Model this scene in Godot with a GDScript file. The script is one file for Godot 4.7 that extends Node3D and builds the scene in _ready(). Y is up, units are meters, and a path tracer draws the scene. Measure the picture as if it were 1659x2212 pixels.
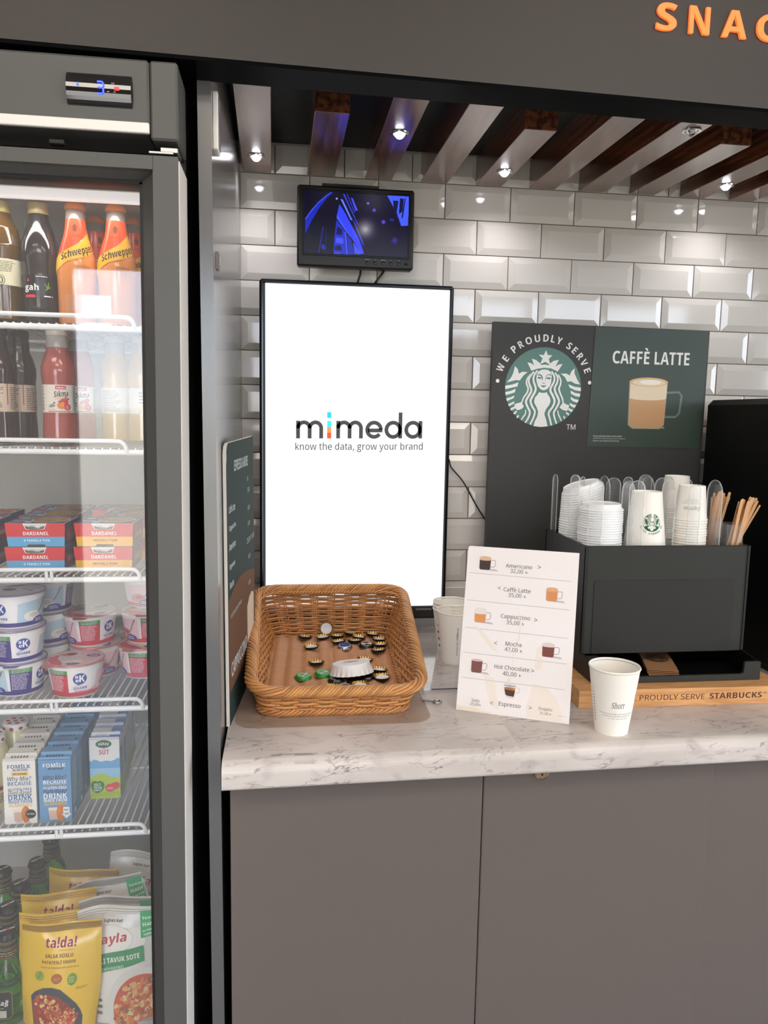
extends Node3D

# ---------------------------------------------------------------- mesh helpers
class MB:
	var v := PackedVector3Array()
	var n := PackedVector3Array()
	var c := PackedColorArray()
	var t := PackedVector2Array()
	var xf := Transform3D.IDENTITY
	var col := Color.WHITE

	func tri(a: Vector3, b: Vector3, d: Vector3, na := Vector3.ZERO, nb := Vector3.ZERO, nd := Vector3.ZERO, ua := Vector2.ZERO, ub := Vector2.ZERO, ud := Vector2.ZERO) -> void:
		a = xf * a
		b = xf * b
		d = xf * d
		var g := (b - a).cross(d - a)
		if g.length_squared() < 1e-20:
			return
		if na == Vector3.ZERO:
			na = g.normalized()
			nb = na
			nd = na
		else:
			na = (xf.basis * na).normalized()
			nb = (xf.basis * nb).normalized()
			nd = (xf.basis * nd).normalized()
		if g.dot(na + nb + nd) >= 0.0:
			v.append_array([a, d, b])
			n.append_array([na, nd, nb])
			t.append_array([ua, ud, ub])
		else:
			v.append_array([a, b, d])
			n.append_array([na, nb, nd])
			t.append_array([ua, ub, ud])
		c.append_array([col, col, col])

	func quad(a: Vector3, b: Vector3, d: Vector3, e: Vector3) -> void:
		tri(a, b, d)
		tri(a, d, e)

	func hexa(p: Array) -> void:   # 0-3 bottom ring ccw from above, 4-7 top ring
		var mid := Vector3.ZERO
		for q in p:
			mid += q / 8.0
		for f in [[0, 1, 2, 3], [4, 5, 6, 7], [0, 1, 5, 4], [1, 2, 6, 5], [2, 3, 7, 6], [3, 0, 4, 7]]:
			var a: Vector3 = p[f[0]]
			var b: Vector3 = p[f[1]]
			var d: Vector3 = p[f[2]]
			var e: Vector3 = p[f[3]]
			if (b - a).cross(d - a).dot((a + b + d + e) / 4.0 - mid) < 0.0:
				quad(a, e, d, b)
			else:
				quad(a, b, d, e)

	func slab(a: Vector3, b: Vector3, d: Vector3, e: Vector3, th: float) -> void:   # front quad a b d e, thickness behind it
		var k := (b - a).cross(e - a).normalized() * -th
		hexa([a + k, b + k, b, a, e + k, d + k, d, e])

	func box(ce: Vector3, s: Vector3, bev := 0.0) -> void:
		var h := s / 2.0
		if bev <= 0.0:
			hexa([ce + Vector3(-h.x, -h.y, h.z), ce + Vector3(h.x, -h.y, h.z), ce + Vector3(h.x, -h.y, -h.z), ce + Vector3(-h.x, -h.y, -h.z), ce + Vector3(-h.x, h.y, h.z), ce + Vector3(h.x, h.y, h.z), ce + Vector3(h.x, h.y, -h.z), ce + Vector3(-h.x, h.y, -h.z)])
			return
		bev = minf(bev, minf(h.x, minf(h.y, h.z)) * 0.98)
		var g := h - Vector3.ONE * bev
		for ax in 3:
			var u := (ax + 1) % 3
			var w := (ax + 2) % 3
			for sg in [-1.0, 1.0]:
				var q := []
				for m in [[-1, -1], [1, -1], [1, 1], [-1, 1]]:
					var p := Vector3.ZERO
					p[ax] = h[ax] * sg
					p[u] = g[u] * m[0]
					p[w] = g[w] * m[1]
					q.append(ce + p)
				if sg < 0.0:
					q.reverse()
				quad(q[0], q[1], q[2], q[3])
			for su in [-1.0, 1.0]:
				for sw in [-1.0, 1.0]:
					var q := []
					for m in [[0, -1], [0, 1], [1, 1], [1, -1]]:
						var p := Vector3.ZERO
						p[ax] = g[ax] * m[1]
						p[u] = (h[u] if m[0] == 0 else g[u]) * su
						p[w] = (g[w] if m[0] == 0 else h[w]) * sw
						q.append(ce + p)
					if su * sw > 0.0:
						quad(q[0], q[3], q[2], q[1])
					else:
						quad(q[0], q[1], q[2], q[3])
		for sx in [-1.0, 1.0]:
			for sy in [-1.0, 1.0]:
				for sz in [-1.0, 1.0]:
					var a := ce + Vector3(h.x * sx, g.y * sy, g.z * sz)
					var b := ce + Vector3(g.x * sx, h.y * sy, g.z * sz)
					var d := ce + Vector3(g.x * sx, g.y * sy, h.z * sz)
					if sx * sy * sz > 0.0:
						tri(a, b, d)
					else:
						tri(a, d, b)

	func lathe(pr: Array, seg := 24, ce := Vector3.ZERO, wob = null) -> void:
		var m := pr.size()
		var nn := []
		for i in m - 1:
			var d: Vector2 = pr[i + 1] - pr[i]
			nn.append(Vector2(d.y, -d.x).normalized())
		for i in m - 1:
			var n0: Vector2 = nn[i]
			var n1: Vector2 = nn[i]
			if i > 0 and nn[i - 1].dot(nn[i]) > 0.72:
				n0 = (nn[i - 1] + nn[i]).normalized()
			if i < m - 2 and nn[i + 1].dot(nn[i]) > 0.72:
				n1 = (nn[i + 1] + nn[i]).normalized()
			for k in seg:
				var a0 := TAU * k / seg
				var a1 := TAU * (k + 1) / seg
				var d0 := Vector3(sin(a0), 0, cos(a0))
				var d1 := Vector3(sin(a1), 0, cos(a1))
				var w := [1.0, 1.0, 1.0, 1.0]
				if wob != null:
					w = [wob.call(a0, pr[i].y), wob.call(a1, pr[i].y), wob.call(a1, pr[i + 1].y), wob.call(a0, pr[i + 1].y)]
				var A: Vector3 = ce + d0 * pr[i].x * w[0] + Vector3(0, pr[i].y, 0)
				var B: Vector3 = ce + d1 * pr[i].x * w[1] + Vector3(0, pr[i].y, 0)
				var C: Vector3 = ce + d1 * pr[i + 1].x * w[2] + Vector3(0, pr[i + 1].y, 0)
				var D: Vector3 = ce + d0 * pr[i + 1].x * w[3] + Vector3(0, pr[i + 1].y, 0)
				var nA := d0 * n0.x + Vector3(0, n0.y, 0)
				var nB := d1 * n0.x + Vector3(0, n0.y, 0)
				var nC := d1 * n1.x + Vector3(0, n1.y, 0)
				var nD := d0 * n1.x + Vector3(0, n1.y, 0)
				if wob != null:
					quad(A, B, C, D)
				else:
					tri(A, B, C, nA, nB, nC)
					tri(A, C, D, nA, nC, nD)

	func tube(path: Array, r: float, sides := 6, closed := false, r2 := -1.0) -> void:   # r across, r2 along the second axis
		if r2 < 0.0:
			r2 = r
		var m := path.size()
		var up := Vector3.UP
		var rings := []
		for i in m:
			var a: Vector3 = path[(i - 1 + m) % m] if closed or i > 0 else path[i]
			var b: Vector3 = path[(i + 1) % m] if closed or i < m - 1 else path[i]
			var d := (b - a).normalized()
			if absf(d.dot(up)) > 0.95:
				up = Vector3.RIGHT if absf(d.x) < 0.9 else Vector3.BACK
			var s := d.cross(up).normalized()
			var w := s.cross(d).normalized()
			var ring := []
			for k in sides:
				var an := TAU * k / sides
				ring.append([path[i] + s * cos(an) * r + w * sin(an) * r2, (s * cos(an) * r2 + w * sin(an) * r).normalized()])
			rings.append(ring)
		for i in (m if closed else m - 1):
			var p: Array = rings[i]
			var q: Array = rings[(i + 1) % m]
			for k in sides:
				var l := (k + 1) % sides
				tri(p[k][0], q[k][0], q[l][0], p[k][1], q[k][1], q[l][1])
				tri(p[k][0], q[l][0], p[l][0], p[k][1], q[l][1], p[l][1])
		if not closed:
			for e in [0, m - 1]:
				var ctr: Vector3 = path[e]
				var out: Vector3 = (path[0] - path[1] if e == 0 else path[m - 1] - path[m - 2]).normalized()
				for k in sides:
					tri(ctr, rings[e][k][0], rings[e][(k + 1) % sides][0], out, out, out)

	func ext(poly: PackedVector2Array, z0: float, z1: float) -> void:   # polygon in x,y pulled from z0 to z1
		var ix := Geometry2D.triangulate_polygon(poly)
		for i in range(0, ix.size(), 3):
			for e in [[z1, Vector3.BACK], [z0, Vector3.FORWARD]]:
				var q := []
				for k in 3:
					q.append(Vector3(poly[ix[i + k]].x, poly[ix[i + k]].y, e[0]))
				tri(q[0], q[1], q[2], e[1], e[1], e[1])
		var cw := Geometry2D.is_polygon_clockwise(poly)
		for i in poly.size():
			var a := poly[i]
			var b := poly[(i + 1) % poly.size()]
			var nn := Vector3(b.y - a.y, a.x - b.x, 0).normalized() * (-1.0 if cw else 1.0)
			var p := [Vector3(a.x, a.y, z1), Vector3(b.x, b.y, z1), Vector3(b.x, b.y, z0), Vector3(a.x, a.y, z0)]
			tri(p[0], p[1], p[2], nn, nn, nn)
			tri(p[0], p[2], p[3], nn, nn, nn)

	func grid(fn: Callable, nu: int, nv: int, flip := false) -> void:
		var P := []
		for j in nv + 1:
			for i in nu + 1:
				P.append(fn.call(float(i) / nu, float(j) / nv))
		var N := []
		for j in nv + 1:
			for i in nu + 1:
				var a: Vector3 = P[j * (nu + 1) + mini(i + 1, nu)] - P[j * (nu + 1) + maxi(i - 1, 0)]
				var b: Vector3 = P[mini(j + 1, nv) * (nu + 1) + i] - P[maxi(j - 1, 0) * (nu + 1) + i]
				var g := a.cross(b).normalized()
				N.append(-g if flip else g)
		for j in nv:
			for i in nu:
				var o := j * (nu + 1) + i
				for k in [[o, o + 1, o + nu + 2], [o, o + nu + 2, o + nu + 1]]:
					tri(P[k[0]], P[k[1]], P[k[2]], N[k[0]], N[k[1]], N[k[2]])

	func mesh() -> ArrayMesh:
		var a := []
		a.resize(Mesh.ARRAY_MAX)
		a[Mesh.ARRAY_VERTEX] = v
		a[Mesh.ARRAY_NORMAL] = n
		a[Mesh.ARRAY_COLOR] = c
		a[Mesh.ARRAY_TEX_UV] = t
		var m := ArrayMesh.new()
		m.add_surface_from_arrays(Mesh.PRIMITIVE_TRIANGLES, a)
		return m


# ---------------------------------------------------------------- flat print laid on a surface
class Print:
	var mb := MB.new()
	var map: Callable          # (u, v, lift) -> point
	var lift := 0.0003
	var step := 1e9            # longest edge across u before a triangle is split (curved surfaces)
	var rise := 1e9            # the same across v
	var off := Vector2.ZERO
	var host: Node3D

	func at(u: float, v: float, h: float) -> Vector3:
		return map.call(u + off.x, v + off.y, h)

	func tri(a: Vector2, b: Vector2, d: Vector2, depth := 0) -> void:
		if depth < 13 and (step < 1.0 or rise < 1.0):
			var e := [maxf(absf(a.x - b.x) / step, absf(a.y - b.y) / rise), maxf(absf(b.x - d.x) / step, absf(b.y - d.y) / rise), maxf(absf(d.x - a.x) / step, absf(d.y - a.y) / rise)]
			var mx: float = e.max()
			if mx > 1.0:
				if e[0] == mx:
					tri(a, (a + b) / 2, d, depth + 1)
					tri((a + b) / 2, b, d, depth + 1)
				elif e[1] == mx:
					tri(a, b, (b + d) / 2, depth + 1)
					tri(a, (b + d) / 2, d, depth + 1)
				else:
					tri(a, b, (d + a) / 2, depth + 1)
					tri((d + a) / 2, b, d, depth + 1)
				return
		var m := (a + b + d) / 3.0
		var nn := (at(m.x, m.y, 0.01) - at(m.x, m.y, 0.0)).normalized()
		mb.tri(at(a.x, a.y, lift), at(b.x, b.y, lift), at(d.x, d.y, lift), nn, nn, nn)

	func ink(hex: String, layer := 0) -> void:
		mb.col = Color(hex).srgb_to_linear()
		lift = 0.0003 + (0.0002 if step < 1.0 else 0.00012) * layer

	func poly(p: PackedVector2Array) -> void:
		var ix := Geometry2D.triangulate_polygon(p)
		for i in range(0, ix.size(), 3):
			tri(p[ix[i]], p[ix[i + 1]], p[ix[i + 2]])

	func rect(x0: float, y0: float, x1: float, y1: float) -> void:
		tri(Vector2(x0, y0), Vector2(x1, y0), Vector2(x1, y1))
		tri(Vector2(x0, y0), Vector2(x1, y1), Vector2(x0, y1))

	func ell(cx: float, cy: float, rx: float, ry: float, seg := 28) -> void:
		for k in seg:
			var a := TAU * k / seg
			var b := TAU * (k + 1) / seg
			tri(Vector2(cx, cy), Vector2(cx + rx * cos(a), cy + ry * sin(a)), Vector2(cx + rx * cos(b), cy + ry * sin(b)))

	func ring(cx: float, cy: float, rx: float, ry: float, w: float, a0 := 0.0, a1 := TAU, seg := 28) -> void:
		var p := []
		for k in seg + 1:
			var a := lerpf(a0, a1, float(k) / seg)
			p.append(Vector2(cx + rx * cos(a), cy + ry * sin(a)))
		line(p, w)

	func line(p: Array, w: float, taper := 0.0) -> void:
		var l := []
		var r := []
		for i in p.size():
			var d: Vector2 = (p[mini(i + 1, p.size() - 1)] - p[maxi(i - 1, 0)]).normalized()
			var f := 1.0 - taper * absf(2.0 * i / (p.size() - 1) - 1.0)
			var o := Vector2(-d.y, d.x) * w / 2.0 * f
			l.append(p[i] + o)
			r.append(p[i] - o)
		for i in p.size() - 1:
			tri(r[i], r[i + 1], l[i + 1])
			tri(r[i], l[i + 1], l[i])

	func text(s: String, x0: float, y0: float, w: float, h: float, style := "", rot := 0.0) -> void:
		# fits the outline of s into the box with lower left corner x0, y0 (h <= 0 keeps the shape, w <= 0 likewise)
		var g: PackedVector2Array = host.glyphs(s, style)
		var lo := g[0]
		var hi := g[0]
		for q in g:
			lo = lo.min(q)
			hi = hi.max(q)
		var sc := Vector2(w / (hi.x - lo.x), h / (hi.y - lo.y))
		if h <= 0.0:
			sc.y = sc.x
		if w <= 0.0:
			sc.x = sc.y
		for i in range(0, g.size(), 3):
			var q := []
			for k in 3:
				q.append(Vector2(x0, y0) + ((g[i + k] - lo) * sc).rotated(rot))
			tri(q[0], q[1], q[2])

	func mid(s: String, cx: float, cy: float, w: float, h: float, style := "", rot := 0.0) -> void:
		# the same, centred on cx, cy
		var g: PackedVector2Array = host.glyphs(s, style)
		var lo := g[0]
		var hi := g[0]
		for q in g:
			lo = lo.min(q)
			hi = hi.max(q)
		var sc := Vector2(w / (hi.x - lo.x), h / (hi.y - lo.y))
		if h <= 0.0:
			sc.y = sc.x
		if w <= 0.0:
			sc.x = sc.y
		for i in range(0, g.size(), 3):
			var q := []
			for k in 3:
				q.append(Vector2(cx, cy) + ((g[i + k] - (lo + hi) / 2.0) * sc).rotated(rot))
			tri(q[0], q[1], q[2])

	func fine(x0: float, y0: float, w: float, h: float, rows: int, sd := 1, thick := 0.42) -> void:
		# lines of print too small to read
		var rg := RandomNumberGenerator.new()
		rg.seed = sd
		var ph := h / rows
		for r in rows:
			var x := x0
			var end := x0 + w * rg.randf_range(0.72, 1.0)
			while x < end:
				var l := minf(rg.randf_range(0.7, 3.2) * ph, end - x)
				rect(x, y0 + h - ph * (r + 0.75), x + l, y0 + h - ph * (r + 0.75 - thick))
				x += l + ph * 0.35


var gcache := {}

func glyphs(s: String, style: String) -> PackedVector2Array:
	var key := s + "|" + style
	if gcache.has(key):
		return gcache[key]
	var f := SystemFont.new()
	f.font_names = PackedStringArray(["Droid Serif" if "f" in style else "Droid Sans"])
	f.font_weight = 700 if "b" in style else 400
	var m := TextMesh.new()
	m.font = f
	m.text = s
	m.font_size = 48
	m.pixel_size = 0.01
	m.depth = 0.0
	m.curve_step = 3.0 if "q" in style else 1.2
	var a := m.surface_get_arrays(0)
	var vv: PackedVector3Array = a[Mesh.ARRAY_VERTEX]
	var ix: PackedInt32Array = a[Mesh.ARRAY_INDEX] if a[Mesh.ARRAY_INDEX] != null else PackedInt32Array(range(vv.size()))
	var nv: PackedVector3Array = a[Mesh.ARRAY_NORMAL]
	var out := PackedVector2Array()
	for i in range(0, ix.size(), 3):
		if nv[ix[i]].z < 0.5:
			continue
		for k in 3:
			var p := vv[ix[i + k]]
			out.append(Vector2(p.x + (p.y * 0.22 if "i" in style else 0.0), p.y))
	if out.is_empty():
		out.append_array([Vector2.ZERO, Vector2(0.1, 0), Vector2(0, 0.1)])
	gcache[key] = out
	return out


func pr(map: Callable, step := 1e9, rise := 1e9) -> Print:
	var p := Print.new()
	p.map = map
	p.step = step
	p.rise = rise
	p.host = self
	return p


func plane(o: Vector3, ux: Vector3, uy: Vector3) -> Callable:
	var nn := ux.cross(uy).normalized()
	return func(u: float, v: float, h: float) -> Vector3: return o + ux * u + uy * v + nn * h


func drum(rad: Callable, yaw := 0.0, r0 := 0.03, ce := Vector3.ZERO) -> Callable:   # round a vertical axis; u is arc length at radius r0
	return func(u: float, v: float, h: float) -> Vector3:
		var a := yaw + u / r0
		var r: float = rad.call(v) + h
		return ce + Vector3(sin(a) * r, v, cos(a) * r)


func prof_at(p: Array) -> Callable:   # radius of a lathe profile at a height
	return func(y: float) -> float:
		for i in p.size() - 1:
			if y >= p[i].y and y <= p[i + 1].y and p[i + 1].y > p[i].y:
				return lerpf(p[i].x, p[i + 1].x, (y - p[i].y) / (p[i + 1].y - p[i].y))
		return p[p.size() - 1].x


# ---------------------------------------------------------------- things, parts, materials
var M := {}
var names := {}
var rng := RandomNumberGenerator.new()

func mt(key: String, hex := "ffffff", rough := 0.5, metal := 0.0, spec := 0.5) -> StandardMaterial3D:
	if M.has(key):
		return M[key]
	var m := StandardMaterial3D.new()
	m.resource_name = key
	m.albedo_color = Color(hex)
	m.roughness = rough
	m.metallic = metal
	m.metallic_specular = spec
	M[key] = m
	return m

func numbered(called: String) -> String:
	var k: int = names.get(called, 0)
	names[called] = k + 1
	return called if k == 0 else "%s_%03d" % [called, k]

func part(called: String, mb: MB, m: Material, parent: Node, label := "") -> MeshInstance3D:
	var o := MeshInstance3D.new()
	o.name = called
	o.mesh = mb.mesh()
	o.material_override = m
	parent.add_child(o, true)
	if label:
		o.set_meta("label", label)
	return o

func share(called: String, mesh: Mesh, m: Material, parent: Node, tr := Transform3D.IDENTITY) -> MeshInstance3D:
	var o := MeshInstance3D.new()
	o.name = called
	o.mesh = mesh
	o.material_override = m
	o.transform = tr
	parent.add_child(o, true)
	return o

func inked(p: Print, called: String, parent: Node, m: Material = null) -> MeshInstance3D:
	return part(called, p.mb, m if m else M.print, parent)

func tag(o: Node3D, label: String, category: String, group := "") -> void:
	o.set_meta("label", label)
	o.set_meta("category", category)
	if group:
		o.set_meta("group", group)

func thing(called: String, label: String, category: String, at := Vector3.ZERO, group := "") -> Node3D:
	var o := Node3D.new()
	o.name = numbered(called)
	add_child(o)
	o.position = at
	tag(o, label, category, group)
	return o

func struct(called: String) -> Node3D:
	var o := Node3D.new()
	o.name = called
	add_child(o)
	o.set_meta("kind", "structure")
	return o

func copy(src: Node3D, called: String, label: String, at: Vector3, turn := Vector3.ZERO, group := "") -> Node3D:
	var o: Node3D = src.duplicate()
	o.name = numbered(called)
	add_child(o)
	o.position = at
	o.rotation = turn
	o.set_meta("label", label)
	if group:
		o.set_meta("group", group)
	return o

func noise(freq: float, sd: int, oct := 3) -> FastNoiseLite:
	var f := FastNoiseLite.new()
	f.noise_type = FastNoiseLite.TYPE_SIMPLEX_SMOOTH
	f.frequency = freq
	f.seed = sd
	f.fractal_octaves = oct
	return f

func V2(s: String, k := 1.0) -> PackedVector2Array:
	var out := PackedVector2Array()
	for w in s.split(" "):
		if "," in w:
			var q := w.split(",")
			out.append(Vector2(float(q[0]), float(q[1])) * k)
	return out

func smooth(p: PackedVector2Array, sub := 5) -> Array:
	var c := Curve2D.new()
	for i in p.size():
		var d := (p[mini(i + 1, p.size() - 1)] - p[maxi(i - 1, 0)]) / 6.0
		c.add_point(p[i], -d, d)
	var out := []
	for i in p.size() - 1:
		for k in sub:
			out.append(c.sample(i, float(k) / sub))
	out.append(p[p.size() - 1])
	return out

func curve(p: Array, n := 24) -> Array:
	var c := Curve3D.new()
	for i in p.size():
		var d: Vector3 = (p[mini(i + 1, p.size() - 1)] - p[maxi(i - 1, 0)]) / 6.0
		c.add_point(p[i], -d, d)
	var out := []
	for i in n + 1:
		var f := float(i) / n * (p.size() - 1)
		out.append(c.sample(mini(int(f), p.size() - 2), f - mini(int(f), p.size() - 2)))
	return out

func rr(x0: float, y0: float, x1: float, y1: float, r: float, seg := 5) -> PackedVector2Array:
	var out := PackedVector2Array()
	for q in [[x1 - r, y0 + r, -PI / 2], [x1 - r, y1 - r, 0.0], [x0 + r, y1 - r, PI / 2], [x0 + r, y0 + r, PI]]:
		for k in seg + 1:
			var a: float = q[2] + PI / 2 * k / seg
			out.append(Vector2(q[0] + r * cos(a), q[1] + r * sin(a)))
	return out

func emblem(p: Print, cx: float, cy: float, r: float, disc: String, pale: String, rot := 0.0, lay := 0) -> void:
	p.ink(disc, lay)
	p.ell(cx, cy, r, r, 48)
	var tf := Transform2D(rot, Vector2(cx, cy)).scaled_local(Vector2.ONE * r / 400.0)
	p.ink(pale, lay + 1)
	for s in EMB_WHITE:
		p.poly(tf * V2(s))
	for s in EMB_HAIR:
		var w := float(s.get_slice(" ", 0)) * r / 400.0
		var q := smooth(V2(s))
		for i in q.size():
			q[i] = tf * q[i].limit_length(396)
		p.line(q, w, 0.25)
	p.ink(disc, lay + 2)
	for s in EMB_GREEN:
		p.poly(tf * V2(s))


const EMB_WHITE := [
	"12,372 32,324 81,321 45,287 61,227 9,255 -45,230 -21,289 -62,324 -9,323",
	"-133,163 -177,244 -140,239 -107,217 -133,282 -88,271 -48,241 -35,223 8,228 48,224 59,240 97,268 151,279 117,208 148,231 192,239 144,162 75,191 1,196 -70,185",
	"-78,87 -74,128 -58,158 -27,175 8,180 44,174 70,157 83,127 82,84 80,47 66,10 38,-19 4,-31 -29,-19 -59,14 -72,51",
	"-42,-49 -17,-55 12,-55 41,-48 46,-64 74,-100 83,-137 74,-170 40,-218 26,-252 25,-275 45,-325 62,-391 -9,-400 -85,-393 -75,-347 -49,-293 -43,-246 -60,-203 -87,-160 -90,-137 -82,-103 -58,-76",
	"-295,-174 -239,-158 -211,-143 -214,-170 -195,-197 -215,-218 -250,-234 -275,-229 -291,-198",
	"218,-147 251,-167 283,-173 277,-206 261,-234 218,-224 181,-200 198,-171",
	"-305,205 -274,174 -263,131 -224,151 -171,148 -209,118 -249,64 -292,66 -341,52 -383,41 -342,89 -320,136",
	"322,199 322,149 353,89 387,37 333,45 290,68 251,61 224,107 178,141 237,144 273,125 289,168",
	"-399,7 -325,21 -262,44 -271,3 -331,-11 -397,-27",
	"-396,-56 -336,-42 -288,-20 -297,-57 -342,-72 -391,-87",
	"-384,-119 -334,-105 -300,-88 -305,-114 -347,-133 -374,-147",
	"-362,-176 -324,-160 -298,-144 -299,-168 -330,-184 -351,-198",
	"-339,-222 -311,-206 -287,-194 -281,-213 -310,-230 -325,-241",
	"-305,-268 -275,-238 -263,-251 -290,-279",
	"-272,-304 -251,-281 -242,-294 -259,-316",
	"264,37 328,14 399,6 399,-30 336,-21 279,4",
	"290,-26 338,-49 396,-57 390,-88 339,-79 295,-56",
	"295,-89 333,-110 382,-119 370,-146 327,-137 298,-116",
	"289,-149 322,-167 357,-171 342,-200 312,-190 290,-173",
	"280,-200 302,-214 327,-219 311,-244 289,-231 274,-223",
	"261,-244 290,-263 281,-281 249,-254",
	"231,-281 250,-304 240,-316 223,-291",
]
const EMB_GREEN := [
	"-71,122 -57,131 -36,130 -19,119 -11,99 -10,65 -19,82 -28,108 -42,118 -58,118",
	"82,116 67,126 48,126 31,115 25,96 17,61 18,89 23,113 39,130 60,133 77,127",
	"-70,98 -56,105 -38,102 -22,94 -29,85 -50,83",
	"26,91 40,102 61,102 79,95 66,84 41,82",
	"-18,50 -3,45 18,44 13,37 -8,39",
	"-31,21 -13,19 -1,15 12,19 31,23 20,8 2,-1 -18,7",
]
const EMB_HAIR := [
	"23.0 -69,167 -102,114 -105,63 -82,0 -83,-40 -111,-94 -128,-141 -108,-194 -78,-244 -91,-308 -123,-378",
	"22.0 -105,154 -146,99 -155,52 -132,-4 -125,-41 -155,-98 -176,-149 -152,-208 -130,-255 -147,-315 -179,-366",
	"18.0 -137,130 -173,79 -177,32 -159,-11 -167,-55 -201,-106 -218,-153",
	"14.0 -176,-229 -177,-269 -204,-310 -224,-344",
	"23.0 80,163 111,108 109,58 80,0 78,-37 105,-83 125,-133 110,-190 69,-254 84,-317 104,-384",
	"22.0 117,150 147,99 142,45 121,1 128,-42 155,-92 173,-142 149,-202 123,-253 135,-310 159,-369",
	"18.0 152,131 180,76 179,32 166,-11 182,-58 207,-108 216,-151",
	"14.0 165,-229 171,-265 193,-308 207,-336",
]


# ================================================================ scene
func _ready() -> void:
	# camera, sky, lamps, exposure
	var cam := Camera3D.new()
	cam.name = "camera"
	add_child(cam)
	cam.position = Vector3(-0.3583, 1.4213, 1.7618)
	cam.rotation_degrees = Vector3(-7.2535, -7.5262, 1.0442)
	cam.fov = rad_to_deg(2.0 * atan(1106.0 / 1640.9))
	cam.near = 0.02
	var env := Environment.new()
	var sm := ProceduralSkyMaterial.new()
	sm.sky_top_color = Color("9fb6d4")
	sm.sky_horizon_color = Color("e6eaee")
	sm.ground_horizon_color = Color("dcdcd6")
	sm.ground_bottom_color = Color("c4c2bc")
	sm.sky_energy_multiplier = 2.6
	sm.ground_energy_multiplier = 2.3
	env.sky = Sky.new()
	env.sky.sky_material = sm
	env.background_mode = Environment.BG_SKY
	env.tonemap_mode = Environment.TONE_MAPPER_LINEAR
	env.tonemap_exposure = 1.29
	env.sdfgi_enabled = true
	env.ssao_enabled = true
	env.ssil_enabled = true
	var we := WorldEnvironment.new()
	we.name = "world"
	we.environment = env
	add_child(we)
	for d in CEILING_LAMPS:
		var al := AreaLight3D.new()
		al.name = "ceiling_panel_glow"
		add_child(al, true)
		al.area_size = Vector2(d[2], d[3])
		al.position = Vector3(d[0], 2.672, d[1])
		al.rotation_degrees = Vector3(-90, 0, 0)
		al.light_color = Color(1.0, 0.955, 0.91)
		al.light_energy = d[4]
		al.area_range = 9.0
		al.area_attenuation = 2.0
		al.shadow_enabled = true
	rng.seed = 11
	materials()
	shell()
	kiosk()
	fridge()
	shelves_upper()
	shelves_lower()
	screens()
	basket()
	counter_things()
	coffee_corner()


const CEILING_LAMPS := [[-1.1, 2.3, 1.2, 0.6, 1.05], [0.9, 2.3, 1.2, 0.6, 1.05], [-0.1, 3.4, 1.2, 0.6, 1.05]]

func tri_tex(m: StandardMaterial3D, tex: Texture2D, sc: Vector3) -> void:
	m.albedo_texture = tex
	m.uv1_triplanar = true
	m.uv1_world_triplanar = true
	m.uv1_scale = sc

func ramp_noise(freq: float, sd: int, stops: Array, w := 512, h := 512, oct := 4) -> NoiseTexture2D:
	var g := Gradient.new()
	var off := PackedFloat32Array()
	var cs := PackedColorArray()
	for s in stops:
		off.append(s[0])
		cs.append(Color(s[1]))
	g.offsets = off
	g.colors = cs
	var t := NoiseTexture2D.new()
	t.width = w
	t.height = h
	t.seamless = true
	t.noise = noise(freq, sd, oct)
	t.color_ramp = g
	return t

func clear(key: String, hex: String, alpha: float, rough := 0.05, spec := 0.5) -> StandardMaterial3D:
	var m := mt(key, hex, rough, 0.0, spec)
	m.albedo_color.a = alpha
	m.transparency = BaseMaterial3D.TRANSPARENCY_ALPHA
	return m

func glow(key: String, hex: String, e: float) -> StandardMaterial3D:
	var m := mt(key, hex, 0.4)
	m.emission_enabled = true
	m.emission = Color(hex)
	m.emission_energy_multiplier = e
	return m

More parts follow.
